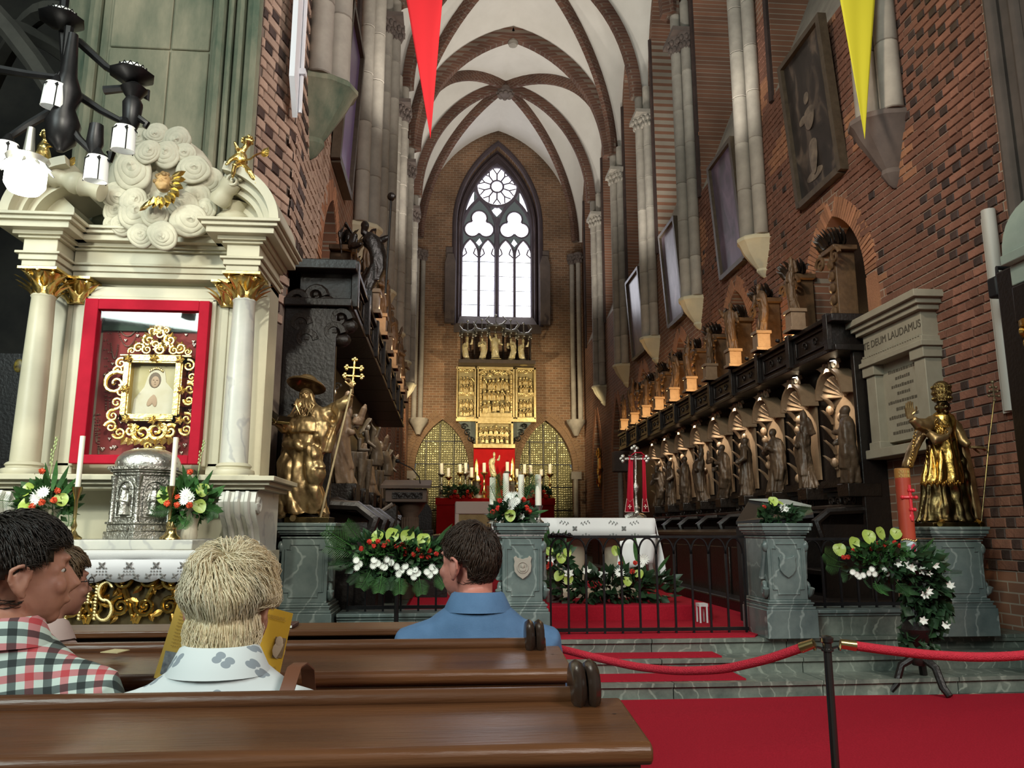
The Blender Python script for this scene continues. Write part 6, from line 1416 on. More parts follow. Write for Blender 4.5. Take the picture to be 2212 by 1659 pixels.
for k in range(40):
    a = rg.uniform(0, 2 * pi); u = rg.uniform(-.1, 1); d = Vector((cos(a) * sqrt(max(0, 1 - u * u)), sin(a) * sqrt(max(0, 1 - u * u)), u))
    if d.y < -.55 and d.z < .5: continue
    m.ell(c + Vector((d.x * .062, d.y * .066, d.z * .078)), .019, 7, 5)
m.build('curly_hair', mat('painted_hair', (.26, .16, .06), None, rough=.6), ch)
m = MB(); arcw = [(314, 446), (325, 438), (338, 438), (350, 440), (362, 436), (372, 428), (379, 416), (384, 402), (387, 388), (387, 376)]
for k, (px, py) in enumerate(arcw):
    for q in range(3):
        n = Vector((px - 345, 0, -(py - 395))).normalized(); p = C_(px, py, -.02 * q) - n * .012 * q; leafshape(m, p - n * .03, n + Vector((.15 * (q - 1), 0, .15 * (q - 1))), (0, -1, 0), .085, .024, .2, 3)
m.build('wings', GOLDB, ch)
def putto(name, label, pose, y):
    """pose: head, chest, hip, elbows/hands, knees/feet in measured points"""
    t = thing(name, label, 'sculpture', aY(*pose['hip'], y)); P = lambda q, dy=0: aY(q[0], q[1], y + dy); s = pose['s']
    m = MB(); h = P(pose['head']); m.ell(h, (.62 * s, .66 * s, .68 * s), 12, 9); m.ell(h + Vector((0, -.62 * s, -.08 * s)), (.12 * s, .15 * s, .15 * s), 6, 5)
    cst, hip = P(pose['chest']), P(pose['hip']); m.tube([h - Vector((0, 0, .5 * s)), cst + Vector((0, 0, .3 * s)), cst, cst.lerp(hip, .55), hip, hip - Vector((0, 0, .3 * s))], [.28 * s, .5 * s, .72 * s, .78 * s, .72 * s, .4 * s], 12)
    for el, ha, dy in pose['arms']: a = cst + Vector((0, 0, .35 * s)); m.tube([a, P(el, dy), P(ha, dy * 1.3)], [.34 * s, .28 * s, .20 * s], 8); m.ell(P(ha, dy * 1.3), (.22 * s,) * 3, 8, 6)
    for kn, ft, dy in pose['legs']:
        m.tube([hip, P(kn, dy), P(kn, dy).lerp(P(ft, dy * .6), .5), P(ft, dy * .6)], [.46 * s, .36 * s, .33 * s, .20 * s], 9); m.ell(P(ft, dy * .6) + Vector((0, -.15 * s, -.1 * s)), (.18 * s, .32 * s, .16 * s), 8, 6)
    remesh(m, 'body', GOLDB, .010, t, None, 1)
    m = MB()
    for k in range(34):
        a = rg.uniform(0, 2 * pi); u = rg.uniform(-.2, 1); r_ = sqrt(max(0, 1 - u * u))
        if sin(a) * r_ < -.5 and u < .4: continue
        m.ell(h + Vector((cos(a) * r_ * .64 * s, sin(a) * r_ * .66 * s, u * .7 * s)), .2 * s, 6, 5)
    m.build('curly_hair', GOLDB, t)
    m = MB(); m.tube([P(q, -.05) for q in pose['sash']], [.16 * s] * len(pose['sash']), 8, .6)
    for k in range(4): leafshape(m, P(pose['sash'][-1], -.03), (1, 0, .5 - k * .4), (0, -1, 0), 1.1 * s, .35 * s, .4, 4)
    m.build('flying_drapery', GOLDB, t); return t
putto('gilt_putto', 'small gilded putto with flying drapery at the right pediment scroll', dict(s=.063, head=(535, 305), chest=(520, 335), hip=(523, 355), arms=(((512, 320), (507, 308), -.06), ((498, 345), (489, 355), -.08)), legs=(((506, 358), (503, 382), -.12), ((540, 372), (553, 396), -.08)), sash=((503, 345), (520, 347), (540, 344), (552, 335), (565, 330))), 5.95)
putto('gilt_putto', 'gilded putto half hidden behind the chandelier at the left pediment', dict(s=.06, head=(100, 293), chest=(92, 318), hip=(98, 342), arms=(((80, 330), (80, 345), -.06), ((115, 315), (122, 300), -.06)), legs=(((112, 348), (120, 358), -.1), ((90, 352), (100, 372), -.08)), sash=((85, 335), (98, 345), (118, 342), (135, 345), (148, 350))), 6.0)
# ---- tabernacle, candles, bell, bouquets on the side altar
zS = 1.217
tb = thing('silver_tabernacle', 'old silver domed tabernacle with arched relief panels on the side altar', 'tabernacle', (-2.10, 5.75, zS))
cx, cy = -2.115, 5.75
def hexa(r, n=6, a0=pi / 6 + .12): return [(cx + r * cos(a0 + 2 * pi * k / n), cy + r * sin(a0 + 2 * pi * k / n)) for k in range(n)]
m = MB()
for z0, z1, r in ((0, .05, .255), (.05, .10, .235), (.10, .115, .25)): m.prism(hexa(r), lambda u, v, s: (u, v, s), zS + z0, zS + z1)
m.build('base', SILVER, tb, 30, bev=.004)
m = MB(); m.prism(hexa(.205), lambda u, v, s: (u, v, s), zS + .115, zS + .43); m.build('body', SILVER, tb, 30)
m = MB()
for z0, z1, r in ((.43, .45, .225), (.45, .465, .245), (.465, .49, .265)): m.prism(hexa(r), lambda u, v, s: (u, v, s), zS + z0, zS + z1)
m.build('cornice', SILVER, tb, 30, bev=.004)
m = MB(); m.lathe((cx, cy, zS + .49), [(.21, 0), (.215, .03), (.20, .07), (.165, .105), (.11, .128), (.03, .14)], 24)
for k in range(60): a = rg.uniform(0, 6.3); q = rg.uniform(.1, 1); m.ell((cx + .205 * cos(a) * (1 - q * q * .55), cy + .205 * sin(a) * (1 - q * q * .55), zS + .50 + .115 * q), .014, 6, 4)
m.build('dome', mat('bright_silver', (.72, .70, .66), (.58, .57, .53), 12, .35, 1, bump=.3, bscale=50), tb)
m = MB(); scroll(m, (cx - .02, cy, zS + .645), .03, .01, 1, (1, 0, 0), (0, 0, 1), 1, 12); m.ell((cx + .06, cy, zS + .63), (.05, .03, .025), 8, 6); m.build('finial', GOLDB, tb)
H6 = hexa(.21)
for k in range(6):
    p, q = Vector((*H6[k], 0)), Vector((*H6[(k + 1) % 6], 0)); mid = (p + q) / 2; nrm = Vector((mid.x - cx, mid.y - cy, 0)).normalized(); u = (q - p).normalized()
    if nrm.y > .3: continue
    m = MB(); m.lathe(p + Vector((0, 0, zS + .115)), [(.022, 0), (.016, .02), (.014, .25), (.022, .28), (.026, .31)], 10); m.build('corner_column', SILVER, tb)
    m = MB(); o = mid + nrm * .004
    ar = [(u * (.062 * cos(a))).to_tuple() + (0,) for a in (0,)]
    path = [o + u * x + Vector((0, 0, zS + z)) for x, z in [(.066, .15), (.066, .32)] + [(.066 * cos(a), .32 + .07 * sin(a)) for a in [pi * i / 10 for i in range(1, 10)]] + [(-.066, .32), (-.066, .15), (.066, .15)]]
    m.tube(path, .006, 6); f = mid + nrm * .01
    m.ell(f + Vector((0, 0, zS + .345)), (.018, .018, .022), 8, 6); m.lathe(f + Vector((0, 0, zS + .165)), [(.04, 0), (.03, .06), (.036, .12), (.02, .16)], 10)
    for e in (-1, 1): m.tube([f + u * (.03 * e) + Vector((0, 0, zS + .30)), f + u * (.045 * e) + nrm * .015 + Vector((0, 0, zS + .25)), f + nrm * .03 + Vector((0, 0, zS + .26))], .010, 6)
    m.build('arched_relief', SILVER, tb)
    m = MB(); m.cbox(mid + nrm * .03 + Vector((0, 0, zS + .075)), (.14, .01, .03), Matrix((u, nrm, Vector((0, 0, 1)))).transposed()); m.build('name_plate', SILVER, tb)
for k, (x, y0, y1, lab) in enumerate(((172, 942, 1052, 'tall white candle on a brass holder left of the silver tabernacle'), (376, 945, 1050, 'tall white candle on a brass holder right of the silver tabernacle'))):
    p0, p1 = aY(x + (4 if k == 0 else 1), y0, 5.5), aY(x - 4, y1, 5.5); t = thing('candlestick', lab, 'candlestick', (p1.x, 5.5, zS))
    m = MB(); m.lathe((p1.x, 5.5, p1.z), [(.017, 0), (.017, p0.z - p1.z), (.006, p0.z - p1.z + .002)], 14); m.build('candle', WAX, t)
    h = p1.z - zS; m = MB(); m.lathe((p1.x, 5.5, zS), [(.055, 0), (.055, .012), (.03, .03), (.013, .06), (.02, .09), (.011, .12), (.013, h * .75), (.03, h * .93), (.032, h)], 14); m.build('holder', BRASS, t)
t = thing('brass_bell', 'small brass altar bell on the marble step of the side altar', 'bell', aY(370, 1163, 5.45)); c = aY(370, 1163, 5.45); c.z = zS; m = MB(); m.lathe(c, [(.058, 0), (.056, .012), (.035, .03), (.026, .06), (.03, .075), (.02, .085), (.012, .10), (.004, .115)], 16); m.build('body', BRASS, t)
t = thing('glass_vase', 'small clear glass vase standing in front of the silver tabernacle', 'vase', aY(326, 1165, 5.42)); c = aY(326, 1165, 5.42); c.z = zS; m = MB(); m.lathe(c, [(.018, 0), (.03, .03), (.024, .06), (.034, .085)], 12); m.build('bowl', CG, t)
for nm, cxp, items, lab in (
    ('l', 100, [('a', 62, 1056, 15, 0, (-.3, -1, .3)), ('a', 58, 1089, 18, -.05, (-.3, -1, .5)), ('a', 132, 1078, 15, -.05, (.4, -1, .4)), ('d', 82, 1072, 15, -.08), ('d', 95, 1064, 14, -.08), ('d', 77, 1080, 12, -.1), ('o', 91, 1018, 7.5, 0), ('o', 125, 1060, 7.5, -.06), ('o', 70, 1094, 8, -.1), ('o', 91, 1085, 8, -.1), ('o', 117, 1081, 8, -.1), ('b', 112, 1060, 62, 0, (.15, 0, 1)), ('b', 120, 1062, 58, 0, (.5, 0, 1)), ('b', 103, 1058, 55, .02, (-.1, 0, 1)), ('b', 130, 1070, 52, 0, (.8, -.1, .8)), ('s', 106, 1050, 105, .05, (.0, 0, 1)), ('p', 40, 1085, 55, 0, (-.9, -.2, .1)), ('p', 145, 1100, 60, 0, (.4, -.3, -.7)), ('p', 55, 1110, 50, 0, (-.6, -.4, -.4)), ('f', 120, 1105, 50, 0, (.6, -.4, -.3)), ('f', 80, 1105, 50, -.05, (-.2, -.6, -.5))], 'bouquet of lime anthuriums and orange carnations left of the tabernacle'),
    ('r', 408, [('a', 356, 1068, 19, 0, (-.4, -1, .3)), ('a', 438, 1057, 15, 0, (.3, -1, .3)), ('a', 430, 1092, 15, -.06, (.3, -1, .2)), ('d', 402, 1068, 15, -.08), ('d', 412, 1075, 14, -.1), ('d', 399, 1082, 12, -.1), ('o', 411, 1020, 7.5, 0), ('o', 361, 1088, 8, -.08), ('o', 384, 1074, 7, -.08), ('o', 383, 1091, 7.5, -.1), ('o', 410, 1092, 8, -.12), ('s', 425, 1045, 95, .05, (.05, 0, 1)), ('b', 405, 1060, 55, .02, (-.2, 0, 1)), ('b', 432, 1060, 50, .02, (.5, 0, .8)), ('b', 440, 1070, 50, 0, (.9, 0, .4)), ('p', 378, 1095, 55, -.05, (-.7, -.3, -.2)), ('p', 410, 1110, 55, -.08, (0, -.5, -.8)), ('p', 440, 1095, 55, 0, (.8, -.2, -.3)), ('f', 370, 1100, 48, 0, (-.7, -.4, -.2)), ('f', 448, 1105, 48, 0, (.5, -.4, -.6)), ('f', 420, 1060, 50, .05, (.2, -.1, .8))], 'bouquet of lime anthuriums and orange carnations right of the tabernacle')):
    c = aY(cxp, 1160, 5.6); t = thing('flower_bouquet', lab, 'flowers', (c.x, 5.6, zS)); m = MB(); m.lathe((c.x, 5.6, zS), [(.05, 0), (.055, .02), (.05, .1), (.075, .20)], 14); m.build('vase', STONEW, t)
    c2 = aY(cxp, 1085, 5.6); leafmass(230, c2, (.17, .10, .12), GREEN, t, L=.075, w=.02, seed=cxp); flowers(t, items, 5.55, cxp)
# dark retable in the aisle at the far left edge, with a small oval picture
t = thing('dark_retable', 'dark carved retable in the shadowy aisle at the far left', 'altar', (-4.6, 8.9, 0)); m = MB(); m.box(-5.6, 8.9, 0, -3.6, 9.2, 3.2); m.build('body', OAKD, t)
m = MB()
for x in (-4.55, -4.35, -3.75):
    for k in range(18): m.ell((x + .05 * sin(k * .9), 8.84, .9 + k * .11), (.06, .06, .075), 7, 5)
m.build('twisted_columns', CARVE, t)
op = tag(MB().build('oval_picture', GOLD) if False else MB().ell(aY(40, 790, 8.7), (.05, .012, .075), 14, 8).build('oval_picture', mat('yellow_enamel', (.45, .32, .05), (.08, .05, .02), 30, .4)), 'small oval yellow picture hanging in the dark aisle at the left edge', 'picture')
# ---- chandelier hanging at the upper left
cd_ = thing('chandelier', 'dark wrought iron chandelier with white glass shades at upper left', 'chandelier', aY(130, 250, 4.6)); K_ = lambda px, py, y=4.6: aY(px, py, y)
m = MB()
arms = [[(150, 60), (140, 150), (120, 180)], [(120, 180), (125, 165), (160, 170)], [(160, 200), (220, 240), (262, 262), (268, 275)], [(130, 240), (170, 300), (205, 335), (212, 340)], [(130, 230), (60, 270), (15, 300), (12, 312)], [(170, 90), (230, 145), (285, 175)], [(262, 262), (300, 255), (318, 268), (312, 276)], [(240, 330), (238, 345), (222, 338)], [(225, 195), (280, 190), (310, 205), (318, 215), (320, 195)], [(0, 150), (60, 160), (140, 170)], [(140, 0), (135, 60), (140, 150)]]
for k, a in enumerate(arms):
    for e in range(1): m.tube([K_(x, y, 4.6 + .06 * (k % 3)) for x, y in a], [.028, .024, .02, .016, .012][:len(a)], 7)
m.build('arms', IRON, cd_)
m = MB(); m.lathe(K_(140, 235), [(.02, -.28), (.08, -.22), (.10, -.1), (.06, 0), (.09, .1), (.05, .22), (.03, .5)], 12); m.lathe(K_(285, 245), [(.03, -.12), (.05, -.06), (.06, .06), (.04, .1), (.08, .16), (.03, .2)], 10); m.lathe(K_(205, 310), [(.02, -.08), (.05, 0), (.04, .12)], 10); m.build('iron_body', IRON, cd_)
for px, py in ((285, 165), (133, 45)):
    m = MB(); c = K_(px, py, 4.62); m.lathe(c, [(.02, -.06), (.13, .0), (.135, .01), (.08, .015)], 8); m.build('pan', IRON, cd_)
    m = MB(); m.lathe(c, [(.078, .012), (.082, .05), (.078, .055)], 16); m.build('lantern_glass', GLASSW, cd_)
    m = MB()
    for k in range(14): a = 2 * pi * k / 14; b = a + .45; m.tube([(c.x + .084 * cos(a), c.y + .084 * sin(a), c.z + .01), (c.x + .084 * cos(b), c.y + .084 * sin(b), c.z + .058)], .003, 4); m.tube([(c.x + .084 * cos(b), c.y + .084 * sin(b), c.z + .01), (c.x + .084 * cos(a), c.y + .084 * sin(a), c.z + .058)], .003, 4)
    m.build('lattice', IRON, cd_)
for k, (px, py, tl) in enumerate(((118, 205, .12), (209, 363, .05), (268, 298, .05), (14, 333, .08))):
    c = K_(px, py, 4.55); R = Euler((.12, tl, 0)).to_matrix(); m = MB(); m.lathe(c, [(.02, .078), (.055, .07), (.062, .05), (.066, -.075), (.069, -.08), (.062, -.08), (.055, .05), (.02, .066)], 22, R=R); m.build('glass_shade', GLASSW, cd_)
    m = MB(); m.ell(c + Vector((0, 0, -.03)), (.02, .02, .03), 8, 6); m.build('bulb', GLASSW, cd_)
    m = MB(); m.lathe(c + R @ Vector((0, 0, .075)), [(.045, -.01), (.03, .02), (.012, .05)], 10)
    for q in range(6): a = 2 * pi * q / 6; leafshape(m, c + R @ Vector((.02 * cos(a), .02 * sin(a), .085)), R @ Vector((cos(a), sin(a), -.6)), R @ Vector((0, 0, 1)), .065, .02, -.3, 3)
    for q in range(3): a = 2 * pi * q / 3 - 1; m.tube([c + R @ Vector((.071 * cos(a), .071 * sin(a), z)) for z in (.06, -.085)], .0035, 5)
    m.build('shade_holder', IRON, cd_)
bl = thing('lit_lamp', 'glaring round lamp at the left edge shining over the side altar', 'lamp', K_(56, 378, 4.4)); c = K_(56, 378, 4.4)
m = MB(); m.lathe(c, [(.02, .095), (.085, .09), (.105, .05), (.105, -.06), (.08, -.10), (.02, -.115)], 24); m.build('glowing_shade', mat('glow', (1, 1, 1), None, emit=(1, .98, .86), estr=28), bl)
m = MB(); m.lathe(c + Vector((0, 0, .09)), [(.10, -.02), (.115, .01), (.03, .05), (.02, .2)], 12)
for q in range(10): a = 2 * pi * q / 10; leafshape(m, c + Vector((.10 * cos(a), .10 * sin(a), .07)), (cos(a) * .5, sin(a) * .5, -1), (cos(a), sin(a), 0), .05, .018, .3, 3)
m.build('holder', mat('worn_silver', (.4, .4, .36), None, rough=.4, metal=.8), bl)
light('lamp_glow', 'POINT', c + Vector((.0, -.16, 0)), 14, (1, .97, .84), size=.09)
# ---- pennants hanging from above
for nm, lab, pts, y, col in (('red_pennant', 'long bright red pennant tapering to a point, hanging near the vault', ((878, 0), (956, 0), (930, 300)), 8.0, (.80, .012, .020)), ('yellow_pennant', 'long yellow pennant tapering to a point, hanging by the right wall', ((1816, 0), (1889, 0), (1868, 300)), 8.0, (.62, .56, .02))):
    a, b, c = [aY(*q, y) for q in pts]; up_ = 1.0; ln = a.z - c.z
    def at_(u, t_): p = (a + (a - c) * up_).lerp(b + (b - c) * up_, u).lerp(c, t_); p.y += (.03 * sin(u * 3.1 + .6) + .012 * sin(u * 9 + t_ * 5)) * (1 - t_); return p
    m = MB(); m.grid([[at_(j / 12, i / 24) for j in range(13)] for i in range(25)]); t = thing(nm, lab, 'pennant', c); mt = mat(nm + '_cloth', col, None, rough=.7); m.build('cloth', mt, t, 60, solid=.004)
    m = MB(); m.tube([a + (a - c) * up_ + Vector((-.06, 0, .02)), b + (b - c) * up_ + Vector((.06, 0, .02))], .02, 6); m.tube([(a + (a - c) * up_).lerp(b + (b - c) * up_, .5) + Vector((0, 0, .02)), (a + (a - c) * up_).lerp(b + (b - c) * up_, .5) + Vector((0, 0, 7))], .006, 5); m.build('hanging_rod', IRON, t)
# ================================================================== COMMUNION RAIL
def pedestal(name, label, x0, x1, yf, yb, ztop, shield=0, dark=False, zb=ZF):
    M_ = MARBG; t = thing(name, label, 'pedestal', ((x0 + x1) / 2, (yf + yb) / 2, zb)); w = x1 - x0; i = w * .14
    B = lambda m, o, z0, z1: m.box(x0 + i - o, yf + i * .6 - o, z0, x1 - i + o, yb - i * .4 + o * .5, z1)
    m = MB(); B(m, .055, zb, zb + .24); m.build('plinth', M_, t, 30, bev=.006)
    m = MB()
    for k, (o, a, b) in enumerate(((.045, .24, .265), (.03, .265, .285), (.038, .285, .30), (.018, .30, .32))): B(m, o, zb + a, zb + b)
    m.build('base_moulding', M_, t, 30, bev=.005)
    m = MB(); B(m, .0, zb + .32, ztop - .13); m.build('shaft', M_, t, 30, bev=.004)
    m = MB()
    for o, a, b in ((.012, .13, .115), (.02, .10, .085), (.035, .085, .065), (.05, .065, .03), (.06, .03, 0)): B(m, o, ztop - a, ztop - b)
    m.build('cap', M_, t, 30, bev=.006)
    cx = (x0 + x1) / 2; fw = w - 2 * i; y = yf + i * .6; z0, z1 = zb + .37, ztop - .18; h = fw / 2 - .035; c = .04
    pts = [(cx - h, z0 + c), (cx - h + c, z0 + c), (cx - h + c, z0), (cx + h - c, z0), (cx + h - c, z0 + c), (cx + h, z0 + c), (cx + h, z1 - c), (cx + h - c, z1 - c), (cx + h - c, z1), (cx - h + c, z1), (cx - h + c, z1 - c), (cx - h, z1 - c)]
    m = MB(); m.tube([(a, y - .002, b) for a, b in pts + pts[:1]], .008, 6); m.build('panel_moulding', M_, t)
    for e, xx in ((-1, x0 + i), (1, x1 - i)):
        m = MB(); scroll(m, (xx + e * .015, y + .07, zb + .42), .075, .028, 1.5, (e * .25, -1, 0), (0, 0, 1), -1, 18, 0, 1, 8); m.ell((xx + e * .01, y + .02, ztop - .2), (.03, .03, .05), 8, 6)
        m.tube([(xx + e * .01, y + .03, ztop - .18), (xx + e * .014, y + .05, ztop - .3), (xx + e * .02, y + .1, zb + .5)], [.03, .02, .03], 8)
        m.build('side_volute', M_, t)
    if shield:
        m = MB(); zc = (z0 + z1) / 2 + .02; sh = [(-.07, .12), (-.055, .10), (-.03, .095), (0, .085), (.03, .095), (.055, .10), (.07, .12), (.095, .10), (.085, .06), (.092, .02), (.085, -.04), (.05, -.085), (0, -.12), (-.05, -.085), (-.085, -.04), (-.092, .02), (-.085, .06), (-.095, .10)]
        m.prism([(cx + a * .82, zc + b * .82) for a, b in sh], lambda u, v, s: (u, y - s, v), -.004, .020)
        if shield == 1:
            m.lathe((cx, y - .018, zc), [(.05, 0), (.05, .008), (.042, .008), (.04, .002)], 20, R=Matrix.Rotation(pi / 2, 3, 'X')); m.ell((cx, y - .025, zc + .01), (.018, .012, .022), 8, 6); m.ell((cx, y - .022, zc - .02), (.03, .01, .02), 8, 6)
        m.build('shield', STONE if shield == 1 else M_, t, 30, bev=.004)
    return t
PZ = 1.34
pedestal('stone_pedestal', 'grey green marble pedestal under the bearded gilt statue with the staff', -1.47, -.93, 6.85, 7.4, PZ)
pedestal('stone_pedestal', 'grey marble pedestal with pale shield, flowers and candles on top, behind man in blue', .40, .88, 6.85, 7.4, PZ, 1)
pedestal('stone_pedestal', 'green marble pedestal with dark edged shield, right of the iron gate', 2.74, 3.22, 6.85, 7.42, PZ, 2)
pedestal('stone_pedestal', 'dark marble pedestal in shadow under the gilt statue with raised hand', 4.27, 4.90, 6.85, 7.45, 1.31)
def low_wall(x0, x1, label):
    t = thing('rail_plinth', label, 'low wall', ((x0 + x1) / 2, 7.15, ZF)); n = max(1, round((x1 - x0) / .75))
    for k in range(n):
        a, b = lerp(x0, x1, k / n), lerp(x0, x1, (k + 1) / n); m = MB(); m.box(a + .002, 7.0, ZF, b - .002, 7.3, ZF + .17); m.build('slab', STEPM if x0 > 2 else MARBG, t, 30, bev=.004)
    m = MB(); m.box(x0, 6.985, ZF + .17, x1, 7.315, ZF + .195); m.box(x0, 6.965, ZF + .195, x1, 7.335, ZF + .225); m.build('coping', MARBG, t, 30, bev=.006); return t
low_wall(-.93, .40, 'grey marble plinth wall between the two left pedestals')
low_wall(3.22, 4.27, 'mottled marble plinth wall under the railing right of the gate')
def railing(name, label, x0, x1, z0, z1, pitch, y=7.15, gate=False):
    t = thing(name, label, 'railing', ((x0 + x1) / 2, y, z0)); n = max(2, round((x1 - x0) / pitch)); p = (x1 - x0) / n
    for k in range(n + 1):
        m = MB(); x = x0 + k * p; m.box(x - .009, y - .009, z0, x + .009, y + .009, z1 - p * .95); m.build('bar', IRON, t)
    for k in range(n):
        m = MB(); xa, xb = x0 + k * p, x0 + (k + 1) * p; zs = z1 - p * .95; zt = z1 - .012
        for e, (u, v) in ((1, (xa, xb)), (-1, (xb, xa))): m.tube([(lerp(u, (xa + xb) / 2, 1 - cos(a)), y, lerp(zs, zt, sin(a))) for a in [pi / 2 * i / 8 for i in range(9)]], .009, 6)
        m.build('pointed_arch', IRON, t)
    m = MB(); m.box(x0 - .02, y - .012, z1 - .012, x1 + .02, y + .012, z1 + .012); m.build('top_rail', IRON, t); m = MB(); m.box(x0 - .02, y - .012, z0 + .02, x1 + .02, y + .012, z0 + .05); m.build('bottom_rail', IRON, t); return t
g = railing('iron_gate', 'black wrought iron gate with pointed arch bars between the shield pedestals', .92, 2.70, ZF + .012, 1.22, .162, 7.2)
m = MB(); m.tube([(.90, 7.19, 1.23), (1.0, 7.17, 1.24), (1.12, 7.17, 1.225)], .014, 6)
for k in range(4): m.ell((.94 + k * .05, 7.165, 1.24), (.02, .015, .018), 6, 5)
m.build('chain', IRON, g)
railing('iron_railing', 'iron railing half hidden by flowers left of the middle pedestal', -.86, .36, ZF + .225, 1.20, .162)
railing('iron_railing', 'iron railing with pointed arches behind the right flower arrangement', 3.26, 4.24, ZF + .225, 1.20, .175)

# ---- the bearded gilt statue with brimmed hat, book and double cross staff
SY = 7.12
def G1(px, py, dy=0): return aY(px, py, SY + dy)
def U(n): return n * SY / FPX
st = thing('gilt_statue', 'gilt statue of a bearded man in a broad brimmed hat holding a cross staff', 'statue', (-1.2, SY, PZ))
m = MB(); m.box(-1.40, SY - .17, PZ, -1.02, SY + .17, PZ + .05); m.build('base', BRONZED, st, bev=.006)
m = MB()
def rngp(px, py, rx, ry, dy=0, n=30, amp=0, f=7, ph=0):
    c = G1(px, py, dy); return [c + Vector((U(rx) * (1 + amp * cos(f * a + ph)) * cos(a), U(ry) * (1 + amp * cos(f * a + ph)) * sin(a), 0)) for a in [2 * pi * j / n for j in range(n)]]
m.rings([rngp(652, 1112, 52, 40, 0, 36, .10), rngp(650, 1095, 50, 40, 0, 36, .12), rngp(648, 1050, 46, 38, -.02, 36, .10, 7, .6), rngp(655, 1010, 43, 38, -.03, 36, .08, 6, 1), rngp(660, 975, 38, 34, -.02, 36, .06), rngp(663, 935, 36, 30, 0), rngp(668, 905, 40, 28, 0), rngp(672, 885, 36, 22, 0), rngp(672, 872, 16, 14, 0)])
m.rings([rngp(612, 1112, 12, 16, -.02, 16), rngp(615, 1060, 14, 22, -.03, 16), rngp(622, 1000, 20, 26, 0, 16), rngp(640, 940, 26, 28, .02, 16), rngp(655, 900, 26, 24, .03, 16)])                       # mantle falling at the left
m.tube([G1(668, 975, -.12), G1(682, 1015, -.18), G1(678, 1050, -.14), G1(688, 1100, -.10)], [U(22), U(23), U(18), U(12)], 12)      # bent knee
# short cape round the shoulders
m.rings([rngp(672, 938, 50, 38, -.01, 36, .03, 5), rngp(672, 915, 47, 35, -.01, 36, .03, 5), rngp(672, 893, 40, 28, 0, 36), rngp(670, 876, 22, 18, 0, 36), rngp(670, 868, 12, 12, 0, 36)])
# raised arm with hanging sleeve
m.tube([G1(705, 895), G1(728, 882, -.05), G1(748, 868, -.10), G1(760, 850, -.12)], [U(18), U(16), U(13), U(8)], 12)
m.rings([[G1(x + u, y, -.05 + v) for u, v in ((-9, -.03), (0, -.07), (9, -.03), (9, .04), (0, .07), (-9, .04))] for x, y in ((735, 872), (732, 900), (722, 930), (712, 955), (705, 978))])
m.tube([G1(700, 915, -.06), G1(692, 945, -.10), G1(697, 980, -.09)], [U(18), U(15), U(3)], 10)                                # cape point
# arm holding the book
m.tube([G1(636, 908), G1(620, 925, -.10), G1(605, 920, -.20), G1(592, 912, -.24)], [U(16), U(14), U(10), U(6)], 12)
# draped cloth across the hip
m.tube([G1(612, 965, -.06), G1(640, 958, -.17), G1(672, 972, -.20), G1(690, 1000, -.17)], [U(8), U(10), U(12), U(8)], 10)
m.tube([G1(668, 965, -.2), G1(680, 985, -.22), G1(688, 1008, -.2)], [U(14), U(12), U(2)], 10)
m.tube([G1(645, 1000, -.14), G1(632, 1040, -.16), G1(634, 1068, -.14)], [U(5), U(7), U(6)], 8)
m.ell(G1(663, 858), (U(15), U(16), U(20)), 14, 10)
def folds1(co, no):
    o = co.copy()
    for i in range(len(co)):
        x, y, z = co[i]
        if z > 2.48 and abs(x + 1.2) < .2: continue
        q = (x + 1.2) * 5.5 + (z - 1.4) * 3.2; w = nz(x * 3.5, y * 3.5, z * 1.8)
        o[i] += no[i] * (.026 * (abs(sin(q * 3.1 + 5.5 * w)) ** .6 - .6) + .014 * nz(x * 15, y * 15, z * 7) + .006 * nz(x * 34, y * 34, z * 17) - .006)
    return o
remesh(m, 'robe', BRONZE, .011, st, folds1, 2)
m = MB(); hc = G1(660, 856, -.05); m.ell(hc, (U(14), U(15), U(18)), 14, 10); m.ell(hc + Vector((-.01, -.062, -.005)), (.012, .018, .022), 8, 6); m.ell(hc + Vector((-.034, -.04, .018)), (.02, .018, .008), 8, 5); m.ell(hc + Vector((.012, -.05, .02)), (.02, .018, .008), 8, 5)
for e in (-1, 1): m.ell(hc + Vector((e * .024 - .008, -.045, -.022)), (.018, .016, .016), 8, 6)
remesh(m, 'head', BRONZE, .006, st, None, 1)
m = MB()
rg = random.Random(3)
for k in range(26):
    u = rg.uniform(-1, 1); p = hc + Vector((u * .055, -.045 - .02 * rg.random(), -.03 - .01 * rg.random())); q = p + Vector((u * .035 + .03 * rg.uniform(-1, 1), -.04, -.055 - .03 * rg.random())); r = q + Vector((.045 * rg.uniform(-1, 1), .0, -.03 - .05 * rg.random())); m.tube([p, p.lerp(q, .5) + Vector((.012 * rg.uniform(-1, 1), -.012, 0)), q, r], [.012, .014, .012, .003], 6)
for k in range(14): u = rg.uniform(0, 1); m.tube([hc + Vector((.05, -.02 + .05 * u, .02)), hc + Vector((.075, -.03 + .06 * u, -.05)), hc + Vector((.08 + .02 * rg.random(), -.03 + .05 * u, -.12))], [.012, .013, .004], 6)
m.build('beard_and_hair', BRONZE, st)
m = MB(); R = Euler((-.30, .16, 0)).to_matrix(); m.lathe(G1(662, 832), [(.05, .055), (.075, .045), (.085, .01), (.17, -.012), (.178, -.004), (.172, .006), (.09, .03), (.088, .06), (.06, .085), (.001, .09)], 32, 1, .95, R=R); m.build('brimmed_hat', BRONZE, st, 60)
